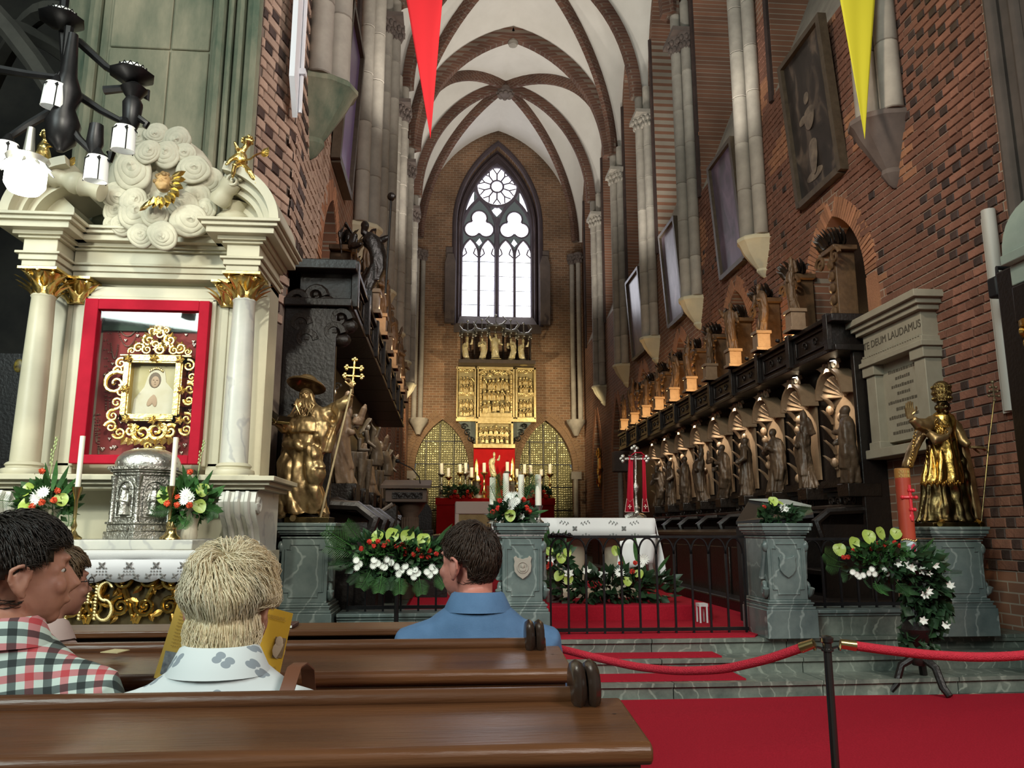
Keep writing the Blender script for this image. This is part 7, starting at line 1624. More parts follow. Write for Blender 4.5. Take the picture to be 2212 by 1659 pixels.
def hand(mb, c, d, up, s=1.0, curl=.5, side=1):
    """palm with four unequal bent fingers and a thumb; d points along the fingers, up is the back of the hand"""
    c = Vector(c); d = Vector(d).normalized(); up = (Vector(up) - d * Vector(up).dot(d)).normalized(); w = d.cross(up) * side
    mb.rings([[c + d * t + w * (a * q * s) + up * (b * s) for a, b in ((-1, -.010), (1, -.010), (1.05, .010), (-1.05, .010))] for t, q in ((-.02 * s, .026), (.02 * s, .036), (.065 * s, .040), (.085 * s, .037))])
    for k, (o, ln) in enumerate(((-.030, .072), (-.010, .082), (.010, .077), (.029, .060))):
        p = c + d * .08 * s + w * o * s; q = p + d * ln * .42 * s - up * ln * .15 * curl * s; r = q + (d * (1 - curl) * .33 - up * curl * .9 * .33) * ln * s; e = r + (d * (.5 - curl) - up * curl) * ln * .25 * s; mb.tube([p - d * .02 * s, p, q, r, e], [.0095 * s, .0095 * s, .0088 * s, .008 * s, .0065 * s], 7)
    p = c + d * .02 * s - w * .034 * s; mb.tube([p + w * .015 * s, p - w * .012 * s + d * .02 * s - up * .008 * s, p - w * .02 * s + d * .05 * s - up * .02 * s * (1 + curl), p - w * .012 * s + d * .072 * s - up * .03 * s * (1 + curl)], [.013 * s, .012 * s, .010 * s, .0075 * s], 7)
m = MB(); hand(m, G1(760, 846, -.13), (-.15, -.1, 1), (1, .3, 0), 1.0, .85, 1); hand(m, G1(596, 916, -.24), (-.9, -.5, .1), (0, 0, -1), 1.0, .3, 1); m.build('hands', BRONZE, st)
m = MB(); c = G1(600, 905, -.27); Rb = Euler((.5, .35, .25)).to_matrix()
for e in (-1, 1): m.cbox(c + Rb @ Vector((e * .055, 0, .012)), (.105, .15, .025), Rb @ Euler((0, -e * .3, 0)).to_matrix())
m.build('open_book', BRONZED, st, bev=.004)
m = MB(); ft = G1(690, 1120, -.16); ft.z = PZ; tp_ = G1(760, 838, -.16); m.tube([ft, tp_], .010, 8); m.build('staff', mat('pale_bronze', (.55, .45, .28), (.45, .36, .2), 8, .4, .8), st)
m = MB(); ax = (G1(766, 775, -.16) - G1(760, 840, -.16)); u = ax.normalized(); w = Vector((u.z, 0, -u.x)); b0 = G1(761, 836, -.16)
m.tube([b0, b0 + u * .24], .010, 6, 1)
for dz, hw in ((.10, .065), (.175, .055)): m.tube([b0 + u * dz - w * hw, b0 + u * dz + w * hw], .010, 6)
for pt, dr in ((b0 + u * .245, u), (b0 + u * .10 - w * .07, -w), (b0 + u * .10 + w * .07, w), (b0 + u * .175 - w * .06, -w), (b0 + u * .175 + w * .06, w), (b0 + u * .03, -w), (b0 + u * .03, w)):
    for a in (-1.3, 0, 1.3): v = dr * cos(a) + u.cross(Vector((0, 1, 0))) * 0; pr_ = Vector((-dr.z, 0, dr.x)); m.ell(pt + (dr * cos(a) + pr_ * sin(a)) * .016, (.015, .009, .015), 8, 6)
m.build('double_cross', GOLDB, st)
m = MB(); m.tube([G1(612, 1112, -.1), G1(604, 1116, -.16)], [.03, .022], 8); m.tube([G1(634, 1116, -.12), G1(632, 1120, -.19)], [.032, .026], 8); m.tube([G1(694, 1112, -.08), G1(706, 1117, -.14)], [.034, .026], 8); m.build('feet', BRONZE, st)

# ---- the gilt statue with tiara, raised hand and long staff
PY = 7.15
def G2(px, py, dy=0): return aY(px, py, PY + dy)
sp = thing('gilt_statue', 'gilt statue wearing a tiara with one hand raised and a long cross staff', 'statue', (4.6, PY, 1.31))
m = MB(); m.box(4.40, PY - .20, 1.31, 4.84, PY + .2, 1.35); m.build('base', BRONZED, sp, bev=.006)
def rp(px, py, rx, ry, dy=0, n=40, amp=0, f=9, ph=0):
    c = G2(px, py, dy); return [c + Vector((U(rx) * (1 + amp * cos(f * a + ph)) * cos(a), U(ry) * (1 + amp * cos(f * a + ph)) * sin(a), 0)) for a in [2 * pi * j / n for j in range(n)]]
m = MB()
m.rings([rp(2045, 1128, 62, 42, 0, 48, .10), rp(2042, 1115, 55, 38, 0, 48, .10), rp(2040, 1070, 46, 34, 0, 48, .08), rp(2038, 1030, 40, 32, 0, 48, .05), rp(2036, 985, 33, 28), rp(2035, 950, 32, 26)])
m.rings([rp(2085, 1128, 34, 26, .06, 20, .1, 5), rp(2082, 1070, 26, 24, .06, 20, .1, 5), rp(2070, 1000, 18, 22, .05, 20), rp(2058, 940, 16, 20, .04, 20)])
remesh(m, 'cassock', BRONZED, .012, sp, folded(.030, 16, (4.6, PY)), 2)
m = MB()
m.rings([rp(2036, 1046, 44, 32, -.02, 54, .13, 9, .6), rp(2037, 1034, 42, 32, -.02, 54, .13, 9, .6), rp(2036, 1000, 35, 30, -.02, 54, .10, 9, .6), rp(2035, 965, 29, 26, -.02, 54, .06, 9, .6), rp(2035, 935, 27, 24, -.01, 54, .03), rp(2036, 912, 30, 24, 0, 54), rp(2037, 898, 24, 20, 0, 54), rp(2037, 890, 12, 12, 0, 54)])
remesh(m, 'rochet', GOLD, .010, sp, folded(.014, 20, (4.58, PY)), 1)
m = MB()
m.rings([[G2(x + a, y, b) for a, b in ((-16, -.02), (-4, -.09), (8, -.06), (8, .08), (-4, .12), (-16, .06))] for x, y in ((2006, 925), (1990, 945), (1976, 970), (1966, 1000), (1964, 1010))])       # cope edge at the left
m.tube([G2(2018, 912, -.02), G2(2000, 920, -.08), G2(1982, 915, -.14), G2(1970, 905, -.16)], [U(16), U(16), U(12), U(8)], 12)
m.tube([G2(2056, 912), G2(2070, 935, -.03), G2(2082, 955, -.08), G2(2094, 963, -.12)], [U(15), U(14), U(11), U(8)], 12)
m.tube([G2(2005, 935, -.12), G2(2020, 950, -.17), G2(2040, 945, -.17), G2(2052, 925, -.14)], [U(9), U(12), U(10), U(5)], 10)
m.rings([[G2(x + a, y, b) for a, b in ((-10, -.02), (0, -.05), (10, -.02), (10, .08), (0, .12), (-10, .08))] for x, y in ((2066, 915), (2080, 960), (2096, 1030), (2108, 1100), (2112, 1122))])
remesh(m, 'cope', BRONZE, .011, sp, folded(.012, 20, (4.6, PY)), 1)
m = MB(); hc = G2(2036, 880, -.04); m.ell(hc, (U(15), U(16), U(18)), 14, 10); m.ell(hc + Vector((0, -.066, -.005)), (.012, .018, .02), 8, 6)
for e in (-1, 1): m.ell(hc + Vector((e * .025, -.055, .018)), (.02, .014, .008), 8, 5); m.ell(hc + Vector((e * .066, 0, -.005)), (.014, .02, .028), 8, 6)
m.ell(hc + Vector((0, -.05, -.055)), (.026, .024, .022), 8, 6); m.lathe(hc - Vector((0, 0, .12)), [(.05, 0), (.045, .08)], 12)
remesh(m, 'head', BRONZED, .006, sp, None, 1)
m = MB(); tc_ = G2(2036, 868, -.03); m.lathe(tc_, [(.072, 0), (.078, .02), (.074, .035), (.082, .06), (.085, .09), (.084, .12), (.078, .15), (.06, .18), (.03, .20), (.0, .205)], 24)
for zz in (.03, .085, .14):
    for k in range(18): a = 2 * pi * k / 18; m.ell(tc_ + Vector((.082 * cos(a), .082 * sin(a), zz)), (.012, .012, .016), 6, 5)
m.build('tiara', mat('jewelled_bronze', (.32, .23, .09), (.12, .085, .035), 30, .35, 1, bump=.6, bscale=70), sp)
m = MB(); hand(m, G2(1966, 900, -.17), (-.05, -.1, 1), (0, .3, -.1), 1.0, .15, 1); hand(m, G2(2100, 966, -.14), (1, -.2, -.1), (0, 0, 1), 1.0, .5, 1); m.build('hands', BRONZE, sp)
m = MB(); m.tube([G2(2120, 1128, -.16), G2(2136, 960, -.15), G2(2148, 862, -.14)], .0075, 7); m.build('staff', BRONZED, sp)
m = MB(); b0 = G2(2148, 862, -.14)
for dz, hw in ((.03, .05), (.075, .04), (.115, .03)):
    m.tube([b0 + Vector((-hw, 0, dz)), b0 + Vector((hw, 0, dz))], .008, 6)
    for e in (-1, 1): m.ell(b0 + Vector((e * hw, 0, dz)), .014, 7, 5)
m.tube([b0, b0 + Vector((0, 0, .16))], .009, 6); m.ell(b0 + Vector((0, 0, .165)), .018, 7, 5); m.ell(b0 + Vector((0, 0, -.01)), .018, 8, 6); m.build('triple_cross', mat('dull_pale_gilt', (.22, .17, .10), None, rough=.5, metal=.6), sp)
m = MB()
for k in range(26): scroll(m, G2(2020 + 30 * rg.random(), 905 + 42 * rg.random(), -.19), .018, .005, 1.1, (1, 0, 0), (0, 0, 1), 1, 8, k, 1, 5)
for k in range(12): scroll(m, G2(1978 - k * 1.1, 930 + k * 7, -.13), .016, .005, 1.1, (1, 0, 0), (0, 0, 1), 1, 8, k, 1, 5)
for k in range(20): m.ell(G2(1995 + k * 4.2, 1044 + 3 * sin(k * 2), -.20), (.012, .01, .02), 6, 5)
stuff(m.build('embroidered_borders', GOLD, sp))
m = MB(); m.tube([G2(2035, 1128, -.18), G2(2030, 1132, -.25)], [.03, .024], 8); m.tube([G2(2110, 1128, -.12), G2(2122, 1133, -.2)], [.032, .025], 8); m.build('feet', GOLD, sp)

# ---- flowers along the rail
fy = 6.72
t = thing('flower_arrangement', 'wide arrangement of anthuriums, red carnations and white blossoms on the left railing', 'flowers', (-.2, fy, .95))
m = MB(); m.box(-.75, 6.78, .88, -.12, 6.94, .97); m.build('trough', BLACK, t)
leafmass(500, aY(850, 1200, fy + .02), (.46, .09, .17), GREEND, t, L=.085, w=.024, seed=2)
leafmass(160, aY(850, 1192, fy - .06), (.36, .06, .07), GREEN, t, 'hydrangea_leaves', L=.045, w=.02, seed=12)
it = [('a', 816, 1158, 14.5, -.02), ('a', 848, 1154, 16, -.02), ('a', 880, 1158, 16.5, -.03), ('a', 915, 1166, 16.5, -.03)]
it += [('c', x, y, 6.3, -.08) for x, y in ((781, 1185), (798, 1170), (807, 1180), (817, 1169), (829, 1179), (838, 1171), (857, 1181), (869, 1176), (873, 1188), (875, 1197), (892, 1198), (904, 1187), (911, 1202), (925, 1204), (928, 1190), (943, 1196))]
it += [('d', x, y, 8.5, -.11) for x, y in ((770, 1211), (778, 1218), (772, 1226), (808, 1211), (817, 1217), (806, 1222), (826, 1222), (836, 1209), (846, 1216), (832, 1226), (858, 1224), (868, 1232), (876, 1224), (862, 1240), (886, 1236), (897, 1232), (894, 1246), (904, 1240), (922, 1236), (933, 1226), (940, 1234), (930, 1242))]
it += [('p', 760, 1180, 75, 0, (-.85, -.1, .55)), ('p', 770, 1195, 75, 0, (-1, -.1, .25)), ('p', 780, 1172, 60, .03, (-.6, 0, .8)), ('f', 765, 1215, 62, 0, (-1, -.2, -.1)), ('p', 800, 1232, 62, -.08, (-.35, -.5, -.8)), ('p', 825, 1238, 62, -.1, (-.05, -.5, -.9)), ('p', 862, 1242, 60, -.1, (.1, -.5, -.9)), ('p', 905, 1246, 58, -.1, (.2, -.5, -.85)), ('p', 940, 1235, 55, -.05, (.5, -.4, -.7)), ('f', 845, 1240, 60, -.1, (.0, -.5, -.8)), ('b', 940, 1175, 55, 0, (.6, 0, .7)), ('f', 780, 1235, 50, -.05, (-.6, -.4, -.6))]
flowers(t, it, fy, 8)
m = MB(); m.tube([(-.42, 6.85, .88), (-.42, 6.85, ZF)], .02, 8); m.build('stand', IRON, t)
ct = thing('flower_arrangement', 'arrangement of white blossoms, red carnations and palm leaves on the middle pedestal', 'flowers', (.66, 7.05, PZ))
leafmass(260, aY(1105, 1108, 7.0) , (.17, .12, .07), GREEND, ct, L=.075, w=.02, seed=21)
m = MB(); m.lathe((.62, 7.05, PZ), [(.12, 0), (.13, .03), (.12, .05)], 16); m.build('dish', BLACK, ct)
flowers(ct, [('d', 1102, 1072, 11, 0), ('d', 1112, 1070, 10, 0), ('d', 1095, 1084, 12, -.06), ('d', 1108, 1086, 12, -.08), ('d', 1116, 1082, 10, -.06), ('d', 1104, 1094, 11, -.1), ('a', 1102, 1112, 13, -.14, (0, -1, .1)), ('c', 1080, 1082, 6.5, -.05), ('c', 1076, 1098, 7, -.1), ('c', 1065, 1107, 7, -.1), ('c', 1131, 1079, 6.5, -.05), ('c', 1138, 1097, 7, -.1), ('c', 1144, 1105, 7, -.1), ('l', 1128, 1116, 9, -.1), ('p', 1085, 1085, 68, .05, (-.25, 0, 1)), ('p', 1135, 1085, 68, .05, (.3, 0, 1)), ('p', 1076, 1090, 50, .05, (-.4, 0, .9)), ('b', 1145, 1110, 40, -.05, (1, -.1, .2)), ('f', 1080, 1112, 40, -.1, (-.7, -.4, .1)), ('f', 1120, 1118, 36, -.12, (.2, -.6, -.2)), ('f', 1140, 1112, 38, -.1, (.7, -.4, 0))], 7.0, 9)
for k, (px, y0, y1, dy, lab) in enumerate(((1064, 1032, 1090, .22, 'thick white candle half hidden by palm leaves on the middle pedestal'), (1093, 1023, 1095, .16, 'thick white candle second from left on the middle pedestal'), (1126, 1026, 1096, .16, 'thick white candle third from left on the middle pedestal'), (1163, 1026, 1092, -.02, 'thick white candle on a silver foot at right of the middle pedestal'))):
    p0, p1 = aY(px, y0, 7.05 + dy), aY(px, y1, 7.05 + dy); tt = thing('pillar_candle', lab, 'candle', (p1.x, p1.y, PZ)); r = 6.8 * 7.1 / FPX
    m = MB(); m.lathe(p1, [(r, 0), (r, p0.z - p1.z), (r * .8, p0.z - p1.z + .003), (r * .2, p0.z - p1.z - .004)], 20); m.build('wax', WAX, tt)
    m = MB(); m.lathe((p1.x, p1.y, PZ), [(.05, 0), (.05, .01), (.025, .03), (.018, .05), (.022, (p1.z - PZ) * .6), (.04, p1.z - PZ)], 14); m.build('foot', SILVER, tt); m = MB(); m.tube([p0, p0 + Vector((0, 0, .008))], .0015, 4); m.build('wick', BLACK, tt)
rt_ = thing('flower_arrangement', 'small arrangement with anthuriums and one pink rose on the right green pedestal', 'flowers', (2.98, 6.98, PZ)); m = MB(); m.lathe((2.98, 7.02, PZ), [(.11, 0), (.12, .03), (.1, .04)], 16); m.build('dish', BLACK, rt_)
leafmass(170, aY(1682, 1113, 6.98), (.17, .11, .05), GREEND, rt_, L=.08, w=.02, seed=31)
flowers(rt_, [('a', 1670, 1082, 12, 0, (-.1, -1, .5)), ('a', 1686, 1088, 9, .02, (.5, -.7, .8)), ('l', 1690, 1098, 12, -.05), ('l', 1700, 1103, 10, -.05), ('c', 1650, 1096, 6, 0), ('p', 1660, 1108, 42, 0, (-1, -.2, .1)), ('p', 1715, 1106, 40, 0, (1, -.2, .2)), ('f', 1660, 1118, 36, -.06, (-.7, -.4, -.1)), ('f', 1705, 1118, 34, -.06, (.6, -.4, -.1)), ('f', 1682, 1120, 28, -.1, (0, -.7, -.2))], 6.98, 12)
# ---- paschal candle in its flowered stand at the right
cyy = 6.30
def C2(px, py, dy=0): return aY(px, py, cyy + dy)
c0, c1 = C2(1966, 1215), C2(1953, 1013)
ps = thing('paschal_candle', 'tall red paschal candle with gold year figures and raised wax cross', 'candle', (c0.x, cyy, c0.z)); X0 = c0.x; r = .060
RED1 = mat('candle_red', (.48, .075, .035), (.42, .05, .028), 3, .4); RED2 = mat('wax_cross_red', (.75, .035, .05), None, rough=.35); CT = mat('candle_ochre', (.46, .21, .05), None, rough=.45)
ax = Vector((0, 0, c1.z - c0.z)); h = ax.length
m = MB(); m.lathe((X0, cyy, c0.z), [(r, h * .24), (r, h * .90)], 28); m.build('red_wax', RED1, ps)
m = MB(); m.lathe((X0, cyy, c0.z), [(r, h * .90), (r, h), (r * .9, h + .004), (r * .3, h - .006)], 28); m.build('bare_top', CT, ps)
m = MB(); m.lathe((X0, cyy, c0.z), [(r * 1.002, 0), (r * 1.002, h * .235)], 28); m.build('painted_foot', mat('painted_foot', (.30, .36, .42), (.45, .42, .30), 14, .5), ps)
def onc(a, z, d=0): return Vector((X0 + (r + d) * sin(a), cyy - (r + d) * cos(a), c0.z + z))
A0 = -.35
m = MB()
for row, txt in ((.965, '2018'), (.925, '2018')):
    for i in range(4):
        a = A0 - .45 + i * .36; z = h * row; ch_ = txt[i]; w_ = .014; hh = .011
        seg = {'2': [((-1, 1), (1, 1)), ((1, 1), (1, 0)), ((1, 0), (-1, 0)), ((-1, 0), (-1, -1)), ((-1, -1), (1, -1))], '0': [((-1, 1), (1, 1)), ((1, 1), (1, -1)), ((1, -1), (-1, -1)), ((-1, -1), (-1, 1))], '1': [((0, 1), (0, -1))], '8': [((-1, 1), (1, 1)), ((1, 1), (1, -1)), ((1, -1), (-1, -1)), ((-1, -1), (-1, 1)), ((-1, 0), (1, 0))]}[ch_]
        for p, q in seg: m.tube([onc(a + p[0] * .10, z + p[1] * hh, .002), onc(a + q[0] * .10, z + q[1] * hh, .002)], .0028, 5)
m.build('gold_figures', mat('gold_foil', (.95, .75, .25), None, rough=.3, metal=.6), ps)
m = MB(); zc = h * .69; a1 = .25
m.tube([onc(a1, zc - .19, .003), onc(a1, zc + .10, .003)], .012, 7); m.tube([onc(a1 - .9, zc, .004), onc(a1 - .4, zc, .004), onc(a1, zc, .004), onc(a1 + .4, zc, .004), onc(a1 + .9, zc, .004)], .013, 7)
for a, z, d in ((a1, zc, .012), (a1 + 1.0, zc, .03), (a1 - 1.0, zc, .008), (a1 + .6, zc + .055, .01), (a1 + .6, zc - .10, .01), (a1, zc + .055, .01), (a1, zc - .1, .01)): m.ell(onc(a, z, d), (.017, .017, .016), 8, 6)
for z in (zc + .055, zc - .10): m.tube([onc(a1 - .3, z, .004), onc(a1, z, .006), onc(a1 + .6, z, .006)], .010, 6)
m.ell(onc(a1, zc - .16, .0), (.022, .012, .03), 8, 6); m.build('wax_cross', RED2, ps)
m = MB()
for k in range(9): m.ell(onc(A0 - .9 + k * .28, h * .235 + .008 * sin(k * .8), .002), (.010, .005, .008), 6, 5)
m.build('gold_band', GOLDB, ps)
m = MB()
for a, z, sx, sz, R_ in ((.1, .095, .022, .035, 0), (.0, .06, .02, .03, 0)): m.ell(onc(a, h * z * 1.6, -.001), (sx, .006, sz), 10, 8, Matrix.Rotation(a, 3, 'Z'))
m.build('painted_red_figure', mat('crimson_paint', (.55, .03, .07), None, rough=.5), ps)
m = MB(); m.ell(onc(-.35, h * .19, -.001), (.028, .006, .012), 10, 8, Euler((0, -.5, -.35)).to_matrix()); m.ell(onc(-.1, h * .205, -.001), (.02, .006, .010), 10, 8, Euler((0, -.3, -.1)).to_matrix()); m.ell(onc(.15, h * .05, -.002), (.034, .006, .014), 10, 8); m.build('painted_white_figure', mat('pale_blue_paint', (.60, .72, .74), None, rough=.5), ps)
sd = thing('candle_stand', 'dark turned candle stand wreathed in flowers and trailing ivy at right', 'candle stand', (X0, cyy, 0))
m = MB(); m.lathe((X0, cyy, 0), [(.05, .22), (.07, .26), (.05, .34), (.10, .42), (.13, .50), (.06, .58), (.04, .66), (.05, .8), (.09, .90), (.12, 1.0), (.10, c0.z - .02), (.10, c0.z)], 16)
for k in range(3):
    a = 2 * pi * k / 3 - 1.2; d = Vector((cos(a), sin(a), 0)); b = Vector((X0, cyy, 0)); m.tube([b + d * .04 + Vector((0, 0, .28)), b + d * .14 + Vector((0, 0, .22)), b + d * .19 + Vector((0, 0, .08)), b + d * .24 + Vector((0, 0, .025))], [.035, .03, .03, .026], 8)
m.build('turned_stem', OAKD, sd)
fa = thing('flower_arrangement', 'lush arrangement of lime anthuriums, red carnations and trailing ivy round the paschal candle', 'flowers', (X0, cyy - .15, c0.z))
leafmass(330, C2(1930, 1215), (.40, .17, .13), GREEND, fa, L=.085, w=.022, seed=41); leafmass(200, C2(1905, 1195, -.1), (.22, .07, .07), GREEN, fa, 'green_buds', L=.05, w=.02, seed=42)
leafmass(380, C2(1998, 1285, -.02), (.18, .12, .30), GREEND, fa, 'trailing_ivy', L=.075, w=.032, seed=43, down=.9); leafmass(120, C2(1985, 1375, 0), (.13, .09, .16), GREEND, fa, 'ivy_tips', L=.07, w=.03, seed=44, down=1)
it = [('a', 1813, 1186, 15, 0), ('a', 1845, 1172, 15, 0), ('a', 1876, 1158, 17, 0), ('a', 1900, 1150, 15, 0, (.4, -1, .2)), ('a', 1935, 1152, 14, 0)]
it += [('c', x, y, 6.2, -.06) for x, y in ((1822, 1204), (1832, 1204), (1844, 1190), (1866, 1202), (1868, 1195), (1897, 1173), (1909, 1180), (1914, 1174), (1928, 1178), (1932, 1172), (1943, 1179), (1880, 1185))]
it += [('d', x, y, 7.5, -.12) for x, y in ((1842, 1236), (1850, 1241), (1856, 1246), (1864, 1243), (1883, 1230), (1889, 1240), (1876, 1238), (1910, 1232), (1914, 1240))]
it += [('l', x, y, 11, -.14) for x, y in ((1938, 1218), (1958, 1222), (1970, 1228), (1990, 1232), (2002, 1238), (2004, 1278), (1998, 1285), (2052, 1266), (1994, 1342), (2042, 1352), (2018, 1222))]
it += [('p', 1815, 1215, 70, 0, (-1, -.2, .45)), ('p', 1820, 1225, 66, 0, (-1, -.2, .15)), ('f', 1835, 1240, 55, -.05, (-.9, -.3, -.2)), ('p', 1960, 1210, 70, .05, (.9, -.1, .5)), ('p', 1965, 1218, 66, 0, (1, -.2, .15)), ('p', 1890, 1255, 55, -.12, (-.2, -.6, -.7)), ('p', 1935, 1255, 55, -.12, (.2, -.6, -.8)), ('f', 1900, 1258, 50, -.1, (0, -.6, -.6)), ('f', 1870, 1250, 50, -.1, (-.5, -.5, -.4)), ('f', 2030, 1240, 45, 0, (.8, -.3, .1)), ('b', 1990, 1195, 45, 0, (.7, 0, .8))]
flowers(fa, it, cyy, 14)
# gilded object lying behind the rail near the left statue
t = thing('gilded_ornament', 'small gilded carved ornament lying on a ledge behind the left flowers', 'ornament', aY(775, 1150, 9.3)); m = MB()
for k in range(14): m.ell(aY(758 + 3 * k * .9, 1142 + 6 * sin(k * 1.9), 9.3), (.05, .05, .045), 7, 5)
m.build('carving', GOLD, t); m = MB(); a = aY(722, 1160, 9.3); m.box(a.x, 9.15, ZF, a.x + .5, 9.5, a.z); m.build('ledge', CARVE, t)
# ---- rope barrier
sy = 2.52; tp_ = aY(1785, 1372, sy); XS = tp_.x
sn = thing('rope_stanchion', 'slim dark metal rope stanchion standing on the red carpet', 'stanchion', (XS, sy, .012)); zt_ = tp_.z
CHR = mat('dark_chrome', (.10, .09, .085), None, rough=.25, metal=.9)
m = MB(); m.lathe((XS, sy, .012), [(.15, 0), (.15, .012), (.14, .02), (.03, .035)], 28); m.build('base', CHR, sn); m = MB(); m.lathe((XS, sy, .03), [(.0125, 0), (.0125, zt_ - .06)], 16); m.build('pole', CHR, sn)
m = MB(); m.lathe((XS, sy, zt_ - .03), [(.014, -.02), (.019, -.018), (.019, -.012), (.014, -.01), (.014, .006), (.02, .010), (.021, .022), (.013, .028), (.004, .03)], 16)
for e in (-1, 1): m.tube([(XS + e * .015, sy, zt_ - .04), (XS + e * .035, sy, zt_ - .035), (XS + e * .04, sy, zt_ - .045)], .004, 6)
m.build('head', CHR, sn)
def ropeobj(label, pts, e0):
    t = thing('barrier_rope', label, 'rope', pts[0]); P = [Vector(p) for p in pts]; out = []
    for i in range(len(P) - 1):
        for k in range(10): out.append(P[i].lerp(P[i + 1], k / 10))
    out.append(P[-1])
    for _ in range(12): out = [out[0]] + [(out[i - 1] + out[i] * 2 + out[i + 1]) / 4 for i in range(1, len(out) - 1)] + [out[-1]]
    m = MB(); m.tube(out, .0145, 10); m.build('red_rope', mat('rope_red', (.58, .012, .035), (.44, .008, .024), 120, .7, bump=.5, bscale=260), t)
    m = MB(); d = (out[0] - out[1]).normalized(); m.tube([out[0] - d * .012, out[0] + d * .035], [.0165, .0145], 10); m.tube([out[0] + d * .03, Vector((XS + e0 * .04, sy, zt_ - .045))], .005, 6); m.build('metal_end', BRASS, t); return t
Rp = lambda px, py, y: aY(px, py, y)
ropeobj('red barrier rope sagging from the stanchion to the pews', [Rp(1737, 1397, 2.54), Rp(1660, 1424, 2.62), Rp(1560, 1447, 2.74), Rp(1460, 1450, 2.86), Rp(1370, 1440, 2.98), Rp(1280, 1419, 3.08), Rp(1205, 1400, 3.15)], -1)
ropeobj('red barrier rope running from the stanchion out of the frame at right', [Rp(1840, 1394, 2.52), Rp(1920, 1405, 2.50), Rp(2010, 1415, 2.48), Rp(2110, 1420, 2.46), Rp(2212, 1417, 2.44), Rp(2400, 1385, 2.42)], 1)
# ================================================================== PEWS AND PEOPLE
def pew(label, yb, xr, xl=-2.6, front=False):
    t = thing('church_pew', label, 'pew', ((xl + xr) / 2, yb, 0)); ze = .945
    m = MB(); m.box(xl, yb - .012, .10, xr - .06, yb + .018, .90); m.build('back_panel', OAK, t, 30, bev=.004)
    m = MB(); m.tube([(xl, yb + .0, ze - .018), (xr - .045, yb + .0, ze - .018)], .019, 10); m.box(xl, yb - .016, ze - .07, xr - .045, yb + .02, ze - .025); m.build('top_rail', OAK, t, 50)
    m = MB(); pr = [(yb + .01, ze - .055), (yb + .01, ze - .025), (yb - .035, ze - .028), (yb - .24, ze - .047), (yb - .262, ze - .049), (yb - .274, ze - .058), (yb - .274, ze - .078), (yb - .262, ze - .088), (yb - .22, ze - .086)]
    m.prism(pr, lambda u, v, s: (s, u, v), xl, xr); m.build('book_ledge', OAK, t, 30, bev=.006)
    m = MB(); m.tube([(xl, yb - .245, ze - .093), (xr - .02, yb - .245, ze - .093)], .010, 8); m.build('ledge_moulding', OAK, t, 50)
    m = MB(); m.box(xl, yb + .02, .415, xr - .06, yb + .40, .45); m.build('seat', OAK, t, 30, bev=.008)
    for x in (xl, xr - .10):
        m = MB(); pr = [(yb - .10, 0), (yb + .40, 0), (yb + .40, .42), (yb + .34, .50), (yb + .10, .60), (yb + .06, .75), (yb + .045, ze), (yb - .05, ze + .01), (yb - .06, .7), (yb - .10, .4)]
        m.prism(pr, lambda u, v, s: (s, u, v), x, x + .045); be = m.build('bench_end', OAK, t, 30, bev=.006)
        m = MB()
        for dx in (.004, .034): m.lathe((x + dx, yb - .01, ze + .004), [(.03, -.014), (.058, -.012), (.068, 0), (.058, .012), (.03, .014)], 20, .78, 1.0, R=Matrix.Rotation(pi / 2, 3, 'Y'))
        m.build('end_volute', mat('worn_dark_oak', (.045, .026, .018), (.03, .018, .013), 10, .25), be, 60)
    m = MB(); m.lathe((xr - .035, yb - .10, ze - .036), [(.004, 0), (.005, .002)], 8); m.build('peg', BLACK, t)
    m = MB(); m.box(xl, yb - .24, .13, xr - .1, yb - .10, .17); m.build('kneeler', OAK, t, 30, bev=.006); return t
pew('nearest dark oak pew with worn sloping book ledge along the bottom of the view', 1.75, .372)
pew('second dark oak pew with sloping book ledge behind the woman with the yellow leaflet', 2.53, .35)
t = thing('pew_front', 'dark wooden front panel before the first row of seats with a flat top', 'pew', (-.9, 3.62, 0)); m = MB(); m.box(-2.7, 3.60, 0, .2, 3.64, .86); m.build('panel', OAKD, t, 30); m = MB(); m.box(-2.7, 3.42, .845, .24, 3.68, .872); m.build('flat_top', OAK, t, 30, bev=.006)
for x in (-2.7, .17): m = MB(); m.box(x, 3.45, 0, x + .045, 3.68, .845); m.build('end_post', OAKD, t, 30, bev=.005)
bk = thing('prayer_book', 'dark closed prayer book lying on the front pew top', 'book', aY(615, 1362, 3.52)); m = MB(); c = aY(612, 1362, 3.52); m.box(c.x - .07, 3.46, .873, c.x + .05, 3.60, .888); m.build('cover', mat('maroon_leather', (.06, .018, .02), None, rough=.4), bk, 30, bev=.004); m = MB(); m.box(c.x - .065, 3.457, .876, c.x + .046, 3.595, .885); m.build('pages', WAX, bk)
m = MB(); c = aY(245, 1382, 2.42); m.prism([(c.x - .025, 2.40), (c.x + .03, 2.38), (c.x + .04, 2.44), (c.x - .01, 2.46)], lambda u, v, s: (u, v, s), .934, .936)
tag(m.build('paper_slip', mat('cream_paper', (.62, .52, .28), None, rough=.8), None, 0), 'small cream paper slip lying on the second pew ledge at left', 'paper')
